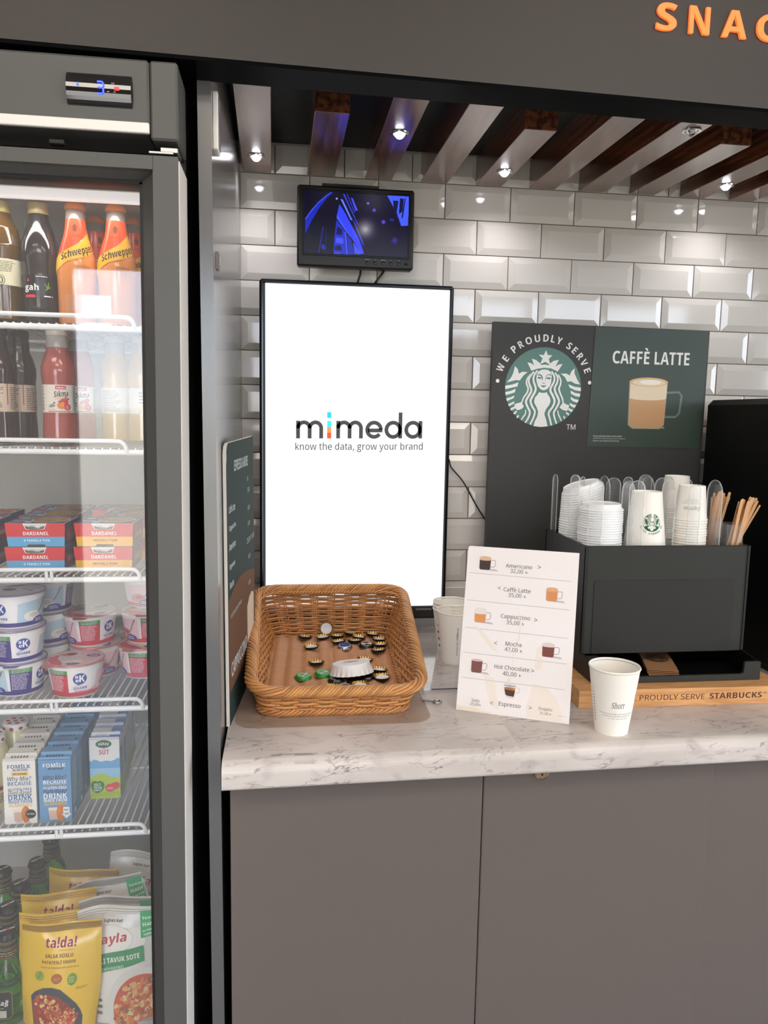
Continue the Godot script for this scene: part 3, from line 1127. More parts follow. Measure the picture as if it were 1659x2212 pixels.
	add_child(al)
	al.area_size = Vector2(0.5, 0.02)
	al.position = Vector3(-0.81, 1.701, 0.625)
	al.rotation_degrees = Vector3(-90, 0, 0)
	al.light_energy = 0.05
	al.light_color = Color(1.0, 0.98, 0.96)
	al.area_range = 5.0
	al.area_attenuation = 2.0
	al.shadow_enabled = true
	# five wire shelves: each wire a sub-part
	var wire := MB.new()
	wire.tube([Vector3(0, 0.0008, 0.638), Vector3(0, 0, 0.62), Vector3(0, 0, 0.22)], 0.0014, 5)
	var wm := wire.mesh()
	for i in 5:
		var y: float = SHELF_Y[i]
		var xr: float = [-0.566, -0.5805, -0.566, -0.566, -0.566][i]
		b = MB.new()
		b.tube([Vector3(-1.075, y, 0.642), Vector3(-0.548, y, 0.642)], 0.0036, 8, false, 0.0042)
		for zz in [0.225, 0.42]:
			b.tube([Vector3(-1.075, y - 0.002, zz), Vector3(-0.548, y - 0.002, zz)], 0.003, 6)
		b.tube([Vector3(-0.5485, y, 0.642), Vector3(-0.5485, y, 0.225)], 0.003, 6)
		b.tube([Vector3(-1.0745, y, 0.642), Vector3(-1.0745, y, 0.225)], 0.003, 6)
		var sh := part("wire_shelf", b, M.white_wire, t)
		b = MB.new()
		var rail := [Vector3(-1.06, y, 0.644), Vector3(-1.06, y + 0.010, 0.646), Vector3(-1.052, y + 0.016, 0.646)]
		for k in 8:
			rail.append(Vector3(lerpf(-1.0, xr - 0.02, k / 7.0), y + 0.016, 0.646))
		for k in 5:
			var a := PI / 2 * (k + 1) / 5.0
			rail.append(Vector3(xr - 0.012 + 0.012 * sin(a), y + 0.004 + 0.012 * cos(a), 0.646))
		rail.append(Vector3(xr + 0.0005, y, 0.644))
		b.tube(rail, 0.0031, 8)
		if i >= 2:
			b.tube([Vector3(-0.695, y, 0.644), Vector3(-0.695, y + 0.016, 0.646)], 0.0026, 6)
			b.tube([Vector3(-0.688, y, 0.644), Vector3(-0.688, y + 0.016, 0.646)], 0.0026, 6)
		part("front_rail", b, M.white_wire, sh)
		for k in 46:
			var x := -0.5585 - 0.0113 * k
			share("wire", wm, M.white_wire, sh, Transform3D(Basis.IDENTITY, Vector3(x, y + 0.0042, 0)))


# ---------------------------------------------------------------- goods on the upper shelves
func soda_bottle() -> Node3D:
	var t := thing("soda_bottle", "", "bottle")
	var pf := [Vector2(0.0, 0.0), Vector2(0.024, 0.0), Vector2(0.0262, 0.004), Vector2(0.0265, 0.055), Vector2(0.0277, 0.076), Vector2(0.0262, 0.092), Vector2(0.0212, 0.109), Vector2(0.0165, 0.124), Vector2(0.0142, 0.137), Vector2(0.0135, 0.146)]
	var b := MB.new()
	b.lathe(pf, 32)
	part("body", b, mt("orange_soda", "d9894a", 0.12, 0.0, 0.6), t)
	b = MB.new()
	b.lathe([Vector2(0.0138, 0.146), Vector2(0.0134, 0.152), Vector2(0.0132, 0.160)], 28)
	part("neck", b, mt("neck_glass", "8d7f78", 0.08), t)
	b = MB.new()
	b.lathe([Vector2(0.0132, 0.159), Vector2(0.0142, 0.160), Vector2(0.0142, 0.1645), Vector2(0.012, 0.168), Vector2(0.0, 0.168)], 28)
	part("cap", b, mt("cap_orange", "e8862f", 0.35), t)
	var p := pr(drum(prof_at(pf), 0.16, 0.0268), 0.0035, 0.006)
	p.ink("ef5029")
	p.poly(PackedVector2Array([Vector2(-0.032, 0.146), Vector2(-0.032, 0.095), Vector2(-0.018, 0.099), Vector2(0.0, 0.108), Vector2(0.02, 0.122), Vector2(0.032, 0.13), Vector2(0.032, 0.146)]))
	p.ink("f2b632", 1)
	p.poly(PackedVector2Array([Vector2(-0.036, 0.068), Vector2(-0.028, 0.074), Vector2(-0.01, 0.085), Vector2(0.01, 0.091), Vector2(0.028, 0.098), Vector2(0.036, 0.104), Vector2(0.036, 0.128), Vector2(0.02, 0.121), Vector2(0.004, 0.110), Vector2(-0.012, 0.102), Vector2(-0.028, 0.094), Vector2(-0.036, 0.088)]))
	p.ink("38332c", 2)
	p.mid("Schweppes", 0.006, 0.0985, 0.056, 0.014, "bi", 0.30)
	p.ink("8e6f4c", 1)
	p.mid("1783", 0.011, 0.071, 0.022, 0.008, "f")
	p.fine(0.002, 0.077, 0.018, 0.003, 1, 4)
	p.ink("6e3a2c", 2)
	p.mid("SCHWEPPES", 0.0, 0.1215, 0.026, 0.0022, "")
	var st := PackedVector2Array()
	for k in 10:
		var r := 0.0062 if k % 2 == 0 else 0.0047
		st.append(Vector2(r * sin(TAU * k / 10), 0.133 + r * cos(TAU * k / 10)))
	p.poly(st)
	inked(p, "label", t, M.print_gloss)
	return t

func pet_bottle(called: String, body: String, cap: String, ribs: bool) -> Node3D:
	var t := thing(called, "", "bottle")
	var pf := [Vector2(0.0, 0.0), Vector2(0.021, 0.0), Vector2(0.0245, 0.004), Vector2(0.0248, 0.032), Vector2(0.0252, 0.034), Vector2(0.0252, 0.066), Vector2(0.0248, 0.068), Vector2(0.0262, 0.09), Vector2(0.0245, 0.112), Vector2(0.018, 0.132), Vector2(0.0138, 0.145), Vector2(0.0128, 0.152)]
	var b := MB.new()
	if ribs:
		var q := [Vector2(0.0, 0.0), Vector2(0.021, 0.0)]
		for k in 24:
			q.append(Vector2(0.0275 - 0.0007 * (k % 2), 0.004 + k * 0.0021))
		for k in 20:
			q.append(Vector2(0.0282 - 0.0008 * (k % 2) - 0.00045 * maxf(0, k - 8), 0.086 + k * 0.0024))
		q.append_array([Vector2(0.0165, 0.142), Vector2(0.0135, 0.152)])
		b.lathe(q, 30)
	else:
		b.lathe(pf, 30)
	part("body", b, mt(called + "_body", body, 0.1, 0.0, 0.6), t)
	b = MB.new()
	b.lathe([Vector2(0.0134, 0.152), Vector2(0.0142, 0.1535), Vector2(0.0142, 0.165), Vector2(0.013, 0.1675), Vector2(0.0, 0.1675)], 28)
	part("cap", b, mt(called + "_cap", cap, 0.35, 0.3), t)
	return t

func juice_bottle(called: String, body: String, neck_clear: bool) -> Node3D:
	var t := thing(called, "", "bottle")
	var pf := [Vector2(0.0, 0.0), Vector2(0.020, 0.0), Vector2(0.0232, 0.003), Vector2(0.0225, 0.028), Vector2(0.0215, 0.045), Vector2(0.0215, 0.085), Vector2(0.0232, 0.098), Vector2(0.0232, 0.110), Vector2(0.0195, 0.124), Vector2(0.0155, 0.134), Vector2(0.0152, 0.1385)]
	var b := MB.new()
	b.lathe(pf, 30)
	part("body", b, mt(called + "_body", body, 0.1, 0.0, 0.6), t)
	b = MB.new()
	b.lathe([Vector2(0.0152, 0.1385), Vector2(0.0150, 0.148), Vector2(0.0142, 0.154), Vector2(0.0142, 0.1555)], 28)
	part("neck", b, mt("clear_neck" if neck_clear else "dark_neck", "a7a39c" if neck_clear else "1c1516", 0.08), t)
	b = MB.new()
	b.lathe([Vector2(0.0144, 0.1555), Vector2(0.0152, 0.156), Vector2(0.0152, 0.164), Vector2(0.014, 0.166), Vector2(0.0, 0.166)], 28)
	part("cap", b, mt("juice_cap" if neck_clear else "dark_cap", "cfcac2" if neck_clear else "141214", 0.35), t)
	return t

func paper_band(t: Node3D, yaw: float, hex: String, y0 := 0.045, y1 := 0.085, r := 0.0219) -> Print:
	var rad := func(_v: float) -> float: return r
	var p := pr(drum(rad, yaw, r), 0.003)
	p.ink(hex)
	p.rect(-0.068, y0, 0.068, y1)
	return p

func shelves_upper() -> void:
	var y := 1.543
	var t := soda_bottle()
	tag(t, "orange soda bottle with yellow diagonal label, right of the dark bottle on the top shelf", "bottle", "orange soda bottles on the top fridge shelf")
	t.position = Vector3(-0.655, y, 0.585)
	var g := "orange soda bottles on the top fridge shelf"
	copy(t, "soda_bottle", "orange soda bottle at the front right corner of the top fridge shelf", Vector3(-0.599, y, 0.585), Vector3(0, -0.06, 0), g)
	copy(t, "soda_bottle", "orange soda bottle half hidden between the two front ones on the top shelf", Vector3(-0.645, y, 0.512), Vector3(0, 0.5, 0), g)
	copy(t, "soda_bottle", "orange soda bottle behind the front right one on the top fridge shelf", Vector3(-0.589, y, 0.512), Vector3(0, 0.3, 0), g)
	var d := pet_bottle("dark_soda_bottle", "231c1d", "b9a878", false)
	tag(d, "dark soda bottle with black label and gold cap on the top fridge shelf", "bottle")
	d.position = Vector3(-0.7065, y, 0.58)
	var p := paper_band(d, 0.1, "151313", 0.034, 0.066, 0.0254)
	p.ink("f2eeee", 1)
	p.mid("gah", -0.0085, 0.0475, 0.020, 0.012, "b")
	p.fine(-0.002, 0.0625, 0.018, 0.0022, 1, 7)
	p.fine(0.008, 0.0348, 0.014, 0.004, 1, 8)
	p.ink("d5364a", 1)
	p.rect(-0.018, 0.0345, -0.003, 0.0385)
	p.poly(V2("-13,61 -15,57 -11,57", 0.001))
	p.ink("7c9a2d", 1)
	p.line([Vector2(0.010, 0.044), Vector2(0.014, 0.049), Vector2(0.0145, 0.057)], 0.003, 0.8)
	p.line([Vector2(0.012, 0.046), Vector2(0.0175, 0.050)], 0.0024, 0.5)
	p.line([Vector2(0.0125, 0.048), Vector2(0.0095, 0.054)], 0.0024, 0.5)
	inked(p, "label", d, M.print_gloss)
	var am := pet_bottle("amber_bottle", "54390f", "cdbb7d", true)
	tag(am, "ribbed amber bottle with cream label at the left of the top fridge shelf", "bottle")
	am.position = Vector3(-0.7585, y, 0.58)
	p = paper_band(am, 0.45, "d8d3b4", 0.050, 0.086, 0.0284)
	p.ink("d8d3b4", 0)
	p.ink("6d6a55", 1)
	p.fine(-0.014, 0.068, 0.028, 0.016, 7, 3)
	p.mid("0", -0.006, 0.0565, 0.006, 0.009, "b")
	p.ring(-0.006, 0.0565, 0.005, 0.0065, 0.001)
	inked(p, "label", am)
	var cl := juice_bottle("clear_bottle", "8d8474", true)
	tag(cl, "clear bottle standing behind the amber and dark bottles, top fridge shelf", "bottle")
	cl.position = Vector3(-0.742, y, 0.48)
	# clear card holder leaning on the rail
	var t2 := thing("card_holder", "clear plastic card holder before the orange soda bottles on the top shelf", "card holder", Vector3(-0.632, 1.5385, 0.620))
	var b := MB.new()
	b.box(Vector3(0, 0.022, 0), Vector3(0.062, 0.042, 0.002), 0.0005)
	part("pocket", b, M.acrylic, t2)
	# second shelf: juice
	y = 1.3716
	var a := juice_bottle("cherry_juice_bottle", "260a10", false)
	p = paper_band(a, 0.35, "cdb9a4")
	p.ink("6f5b52", 1)
	p.fine(-0.036, 0.048, 0.045, 0.033, 12, 12)
	p.fine(0.016, 0.048, 0.020, 0.033, 12, 13)
	p.ink("b23a44", 1)
	p.rect(0.011, 0.055, 0.0125, 0.085)
	inked(p, "label", a)
	var gj := "dark juice bottles on the second fridge shelf"
	tag(a, "dark red juice bottle at the left end of the second fridge shelf", "bottle", gj)
	a.position = Vector3(-0.7715, y, 0.58)
	copy(a, "cherry_juice_bottle", "dark red juice bottle just behind the leftmost one, second fridge shelf", Vector3(-0.7555, y, 0.535), Vector3(0, -0.4, 0), gj)
	var r := juice_bottle("pink_juice_bottle", "a9524c", true)
	p = paper_band(r, 0.12, "e9e1d6")
	p.ink("cc2130", 1)
	p.rect(-0.001, 0.0785, 0.013, 0.0835)
	p.ink("ffffff", 2)
	p.mid("DİMES", 0.006, 0.081, 0.011, 0.003, "b")
	p.ink("3a3532", 1)
	p.mid("Sıkma", 0.0065, 0.0722, 0.020, 0.0085, "bi", 0.08)
	p.ink("e0883a", 1)
	p.mid("Portakal", 0.004, 0.0655, 0.012, 0.0024, "i", 0.12)
	p.mid("Karışık", -0.007, 0.0495, 0.010, 0.0022, "i")
	p.ink("8fa08f", 1)
	p.poly(V2("-12,54 -8,57 -5,58 -1,55 -4,53 -9,52", 0.001))
	for q in [["d8394a", 0.010, 0.060, 0.006], ["ea8a3a", 0.0065, 0.0555, 0.006], ["f3c25c", 0.0078, 0.057, 0.0028], ["d63a52", 0.0145, 0.053, 0.0052], ["f0a0a0", 0.0145, 0.0525, 0.003], ["c03048", 0.0125, 0.0665, 0.0016], ["c03048", 0.0155, 0.0645, 0.0018], ["c03048", -0.003, 0.059, 0.0015]]:
		p.ink(q[0], 2)
		p.ell(q[1], q[2], q[3], q[3] * 0.9, 16)
		p.mb.col = p.mb.col
	p.ink("5f7a4a", 3)
	p.ell(0.004, 0.061, 0.002, 0.0012, 10)
	p.ink("c0392f", 1)
	p.rect(-0.012, 0.0462, 0.020, 0.0472)
	p.ink("4c4744", 1)
	for k in 22:
		var yy := 0.047 + k * 0.0017
		p.rect(-0.0262, yy, -0.0205, yy + 0.0004 + 0.0007 * float(k * 7 % 3) / 2.0)
	p.ink("bcd6d6", 1)
	p.rect(0.024, 0.045, 0.040, 0.085)
	p.ink("5d7c80", 2)
	p.fine(0.0255, 0.047, 0.013, 0.036, 14, 22)
	inked(p, "label", r)
	var gr := "pink juice bottles on the second fridge shelf"
	tag(r, "pink fruit juice bottle with pictured label, front of the second fridge shelf", "bottle", gr)
	r.position = Vector3(-0.6875, y, 0.58)
	copy(r, "pink_juice_bottle", "pink fruit juice bottle half hidden behind the front pink one, second shelf", Vector3(-0.675, y, 0.512), Vector3(0, 0.0, 0), gr)
	var yl := juice_bottle("yellow_juice_bottle", "c3a25a", true)
	p = paper_band(yl, 0.0, "dad8c6")
	p.ink("8f9088", 1)
	p.fine(-0.018, 0.048, 0.030, 0.034, 13, 31)
	p.ink("6b7a8e", 1)
	p.fine(0.030, 0.060, 0.010, 0.02, 4, 35)
	p.ink("ecd24a", 1)
	p.ell(0.037, 0.053, 0.004, 0.0035, 14)
	inked(p, "label", yl)
	var gy := "pale yellow juice bottles on the second fridge shelf"
	tag(yl, "pale yellow juice bottle right of the pink ones, second fridge shelf", "bottle", gy)
	yl.position = Vector3(-0.6275, y, 0.48)
	copy(yl, "yellow_juice_bottle", "pale yellow juice bottle at the right end of the second fridge shelf", Vector3(-0.584, y, 0.49), Vector3(0, -1.45, 0), gy)
	tuna()


func tuna_pack(called: String, band: String, word: String, word_col: String, food: Array) -> Node3D:
	var t := thing(called, "", "food pack")
	var b := MB.new()
	var w := 0.0425
	var d := 0.038
	var h := 0.0345
	b.hexa([Vector3(-w + 0.004, 0, d), Vector3(w - 0.0015, 0, d), Vector3(w - 0.0015, 0, -d), Vector3(-w + 0.004, 0, -d), Vector3(-w, h, d), Vector3(w, h, d), Vector3(w, h, -d), Vector3(-w, h, -d)])
	part("sleeve", b, mt("sleeve_blue", "2a3170", 0.35), t)
	b = MB.new()
	b.lathe([Vector2(0.034, -0.0065), Vector2(0.0352, -0.005), Vector2(0.0352, -0.001), Vector2(0.034, 0.0)], 32, Vector3(0, h - 0.0035, d - 0.0338))
	b.lathe([Vector2(0.030, 0.0), Vector2(0.0335, 0.004)], 32, Vector3(0, 0.0008, d - 0.0335))
	part("can", b, M.steel, t)
	var p := pr(plane(Vector3(0, 0, d), Vector3.RIGHT, Vector3.UP))
	var e := func(v: float) -> Array: return [-w + 0.004 * (1.0 - v / h), w - 0.0015 * (1.0 - v / h)]
	var q0: Array = e.call(0.0)
	var q1: Array = e.call(0.0145)
	var q2: Array = e.call(h)
	p.ink(band)
	p.poly(PackedVector2Array([Vector2(q0[0], 0.0), Vector2(q0[1], 0.0), Vector2(q1[1], 0.0145), Vector2(q1[0], 0.0145)]))
	p.ink("d8232f")
	p.poly(PackedVector2Array([Vector2(q1[0], 0.0145), Vector2(q1[1], 0.0145), Vector2(q2[1], h), Vector2(q2[0], h)]))
	p.ink("ffffff", 1)
	p.poly(V2("-17.5,34.5 -13.2,25.6 13.0,25.6 16.5,34.5", 0.001))
	p.ink("c9c9c6", 2)
	p.poly(V2("-16.3,34.5 -12.4,26.2 12.2,26.2 15.4,34.5", 0.001))
	p.ink("4d4a45", 3)
	p.poly(V2("-14.6,31 -12.4,26.2 12.2,26.2 14.0,31 9,29 -9,29", 0.001))
	p.ink("f1f1ee", 3)
	p.poly(V2("-15,33.4 -14.4,32 14.2,32 14.8,33.4", 0.001))
	p.ink("3b372c", 1)
	p.poly(V2("-12,0 -10.5,3.2 13,3.2 14,0", 0.001))
	p.ink("fbf3f0", 1)
	p.mid("DARDANEL", 0.001, 0.0195, 0.036, 0.0052, "b")
	p.ink(word_col, 1)
	p.mid(word, 0.002, 0.0092, 0.037 if word.length() > 11 else 0.034, 0.0034, "b")
	inked(p, "front_print", t)
	p = pr(plane(Vector3(0, h, 0), Vector3.RIGHT, Vector3(0, 0, -1)))
	p.ink("f0eee8", 0)
	p.rect(-w, -d, w, -d + 0.0012)
	p.rect(w - 0.0016, -d, w, d)
	p.ink("e9e6dd", 1)
	p.ell(0.012, 0.0, 0.0275, 0.030, 30)
	p.ink(food[0], 2)
	p.ell(0.012, 0.0, 0.0262, 0.0286, 30)
	var rg := RandomNumberGenerator.new()
	rg.seed = 5
	for k in 70:
		p.ink(food[1 + k % (food.size() - 1)], 3 + k % 3)
		var a := rg.randf() * TAU
		var r := sqrt(rg.randf()) * 0.023
		p.ell(0.012 + r * cos(a), r * sin(a) * 1.05, rg.randf_range(0.0014, 0.0034), rg.randf_range(0.0014, 0.003), 7)
	p.ink("e8e8f0", 1)
	p.fine(-0.036, 0.006, 0.018, 0.016, 2, 4)
	p.fine(-0.036, -0.022, 0.024, 0.012, 2, 6)
	p.ink("f0eef2", 1)
	p.rect(-0.018, -0.030, -0.008, -0.022)
	inked(p, "top_print", t)
	p = pr(plane(Vector3(w, 0, 0), Vector3(0, 0, -1), Vector3.UP))
	p.ink("c82a36")
	p.rect(-d + 0.004, 0.006, d - 0.004, 0.024)
	p.ink("f3d9d6", 1)
	p.mid("DARDANEL", 0.0, 0.015, 0.045, 0.007, "b")
	inked(p, "side_print", t)
	return t

func tuna() -> void:
	var y := 1.1845
	var g := "boxed food cans on the middle fridge shelf"
	var a := tuna_pack("boxed_can", "58a9dc", "4 TAHILLI TON", "eef6fa", ["c59a5e", "a8763c", "d9b67c", "8d5a2c", "c9a25c", "b5843f"])
	var c := tuna_pack("boxed_can", "f2b632", "MISIRLI TON", "4a3a2a", ["c8b07a", "c05a3a", "e0c690", "6f8f4a", "d9843f", "a8643a"])
	var s := tuna_pack("boxed_can", "7a2320", "SALATA TON", "f0e0d8", ["c86a4a", "a8402c", "d98a64", "8d3a2c", "e09a7c"])
	var lv := ["bottom layer", "top layer"]
	var row := ["front row", "second row", "third row"]
	for q in [[a, -0.7265, "light blue banded boxed can", [0.562, 0.484, 0.405]], [c, -0.6295, "yellow banded boxed can", [0.562, 0.484, 0.405]], [s, -0.833, "dark red banded boxed can at the left edge", [0.545, 0.466]]]:
		for l in 2:
			for r in q[3].size():
				var at := Vector3(q[1] + (0.003 if l == 0 else 0.005) - 0.006 * r, y + 0.0355 * l, q[3][r])
				if r == 1 and q[0] == c:
					at.x += 0.026
				var lab: String = "%s, %s %s, middle fridge shelf" % [q[2], row[r], lv[l]]
				if l == 0 and r == 0:
					q[0].position = at
					tag(q[0], lab, "food pack", g)
				else:
					copy(q[0], "boxed_can", lab, at, Vector3(0, rng.randf_range(-0.03, 0.03), 0), g)


# ---------------------------------------------------------------- goods on the lower shelves
func tub(kind: int) -> Node3D:   # 0 white and violet, 1 strawberry red
	var t := thing("dairy_tub", "", "tub")
	var h := 0.0505
	var pf := [Vector2(0.0, 0.0), Vector2(0.032, 0.0), Vector2(0.0338, 0.003), Vector2(0.0405, h - 0.004), Vector2(0.0405, h)]
	var b := MB.new()
	b.lathe(pf, 36)
	part("cup", b, M.plastic_white, t)
	b = MB.new()
	b.lathe([Vector2(0.0395, h), Vector2(0.0425, h), Vector2(0.043, h + 0.0012), Vector2(0.0425, h + 0.002), Vector2(0.0, h + 0.0016)], 36)
	b.xf = Transform3D(Basis.from_euler(Vector3(0, 0, 0)), Vector3.ZERO)
	var tab := PackedVector2Array([Vector2(-0.014, 0.037), Vector2(0.014, 0.037), Vector2(0.008, 0.0525), Vector2(-0.008, 0.0525)])
	b.xf = Transform3D(Basis.from_euler(Vector3(PI / 2, -0.75, 0), EULER_ORDER_YXZ), Vector3(0, h + 0.0006, 0))
	b.ext(tab, -0.0004, 0.0004)
	part("lid", b, mt("lid_violet" if kind == 0 else "lid_red", "8d8aae" if kind == 0 else "d58884", 0.25, 0.3), t)
	var p := pr(plane(Vector3(0, h + 0.0018, 0), Vector3.RIGHT, Vector3(0, 0, -1)))
	p.ink("cfcad6" if kind == 0 else "d9c3c8")
	p.ell(0, 0, 0.040, 0.040, 36)
	if kind == 0:
		p.ink("4a4590", 1)
		p.ell(-0.012, -0.004, 0.012, 0.009)
		p.mid("QUARK", 0.012, 0.012, 0.026, 0.007, "b")
		p.ink("3f3a86", 1)
		p.poly(V2("-39,4 -30,24 -18,34 -22,18 -30,6", 0.001))
	else:
		p.ink("d23a52", 1)
		p.poly(V2("-39,4 -38,-12 -26,-30 -10,-38 -14,-22 -26,-4 -28,16", 0.001))
		p.ink("c9743a", 1)
		p.ell(-0.016, 0.016, 0.012, 0.007)
		p.ink("6a3a44", 2)
		p.ell(-0.010, 0.019, 0.008, 0.005)
		p.ink("e6dfb9", 1)
		p.ell(0.0, -0.018, 0.016, 0.008)
		p.ink("4a4aa0", 1)
		p.ell(0.004, -0.028, 0.010, 0.006)
		p.ell(0.024, 0.012, 0.011, 0.007)
		p.ink("f0eef4", 2)
		p.mid("sek", 0.024, 0.012, 0.012, 0.007, "b")
	inked(p, "lid_print", t, M.print_gloss)
	var rad := prof_at(pf)
	p = pr(drum(rad, 0.0, 0.038), 0.0035)
	var main := "3d2f86" if kind == 0 else "d02f45"
	p.ink("f3f2f3" if kind == 0 else "f4eef0")
	p.rect(-0.118, 0.003, 0.118, h - 0.004)
	p.ink(main, 1)
	p.rect(-0.118, 0.003, 0.118, 0.0095)
	# emblem face
	p.ink("2f49a8", 2)
	p.ell(0.016, 0.031, 0.0098, 0.0092)
	p.ink("ffffff", 3)
	p.mid("s", 0.0115, 0.0345, 0.0045, 0.0045, "b")
	p.mid("e", 0.0120, 0.0283, 0.0045, 0.0045, "b")
	p.mid("K", 0.019, 0.0315, 0.008, 0.011, "b")
	p.ink("3f8a4a", 2)
	p.line([Vector2(0.009, 0.0203), Vector2(0.014, 0.0212), Vector2(0.020, 0.0232)], 0.0012, 0.6)
	p.ink("2f49a8" if kind == 0 else "5a4a9a", 2)
	p.mid("QUARK", 0.0165, 0.0158, 0.021, 0.0050, "b")
	if kind == 1:
		p.ink("e99bb0", 1)
		p.poly(V2("4,9.5 10,12 18,12 26,10 36,13 44,16 44,9.5", 0.001))
		p.ink("e08aa4", 2)
		p.mid("çilek püre", 0.018, 0.0115, 0.018, 0.003, "i")
	else:
		p.ink("8a9ad0", 2)
		p.mid("sade", 0.017, 0.0115, 0.010, 0.0022, "i")
	# information panel left of it
	p.ink(main, 2)
	p.rect(-0.032, 0.004, -0.001, h - 0.012)
	p.ink("4a9a4a", 2)
	p.rect(-0.032, h - 0.013, -0.001, h - 0.0055)
	p.ink("e9e4f0", 3)
	p.fine(-0.030, 0.0115, 0.026, 0.026, 11, 5, 0.34)
	p.fine(-0.029, h - 0.012, 0.025, 0.006, 3, 6, 0.3)
	# spoon face further round both sides
	for c in [-0.062, 0.066]:
		p.ink("b9d6e6" if kind == 0 else "f0ccd4", 1)
		p.poly(PackedVector2Array([Vector2(c - 0.026, 0.0095), Vector2(c + 0.026, 0.0095), Vector2(c + 0.024, h - 0.006), Vector2(c - 0.024, h - 0.012)]))
		p.ink("8d8a86", 2)
		p.line([Vector2(c + 0.020, h - 0.008), Vector2(c + 0.012, 0.026), Vector2(c + 0.006, 0.019)], 0.0024)
		p.ink("f3f1ec" if kind == 0 else "d88aa0", 2)
		p.ell(c - 0.003, 0.018, 0.013, 0.0075)
		p.ink("d9d4cc" if kind == 0 else "c9405a", 3)
		p.ell(c - 0.001, 0.0195, 0.007, 0.0035)
		p.ink("3d3f9a", 3)
		p.ell(c + 0.010, 0.0105, 0.0115, 0.0055)
		p.ink("e6e6f4", 4)
		p.fine(c + 0.002, 0.0075, 0.016, 0.006, 2, 8)
	# bar code
	p.ink("2a2a2a", 2)
	for k in 12:
		p.rect(0.094, 0.014 + k * 0.0021, 0.104, 0.0148 + k * 0.0021 + 0.0005 * (k % 3))
	inked(p, "label", t)
	return t

func drink_carton(called: String, key: String, body: String, side: String) -> Node3D:
	var t := thing(called, "", "carton")
	var w := 0.0235
	var d := 0.0178
	var h := 0.101
	var b := MB.new()
	b.hexa([Vector3(-w, 0, d), Vector3(w, 0, d), Vector3(w, 0, -d), Vector3(-w, 0, -d), Vector3(-w, h - 0.0005, d), Vector3(w, h - 0.0005, d), Vector3(w, h + 0.005, -d), Vector3(-w, h + 0.005, -d)])
	part("body", b, mt(key + "_body", body, 0.35), t)
	b = MB.new()
	b.box(Vector3(0, h + 0.0035, 0.004), Vector3(2 * w - 0.002, 0.006, 0.0016))
	b.box(Vector3(0, h + 0.0015, d - 0.001), Vector3(2 * w, 0.003, 0.002), 0.0007)
	part("top_seam", b, mt(key + "_seam", side, 0.35), t)
	return t

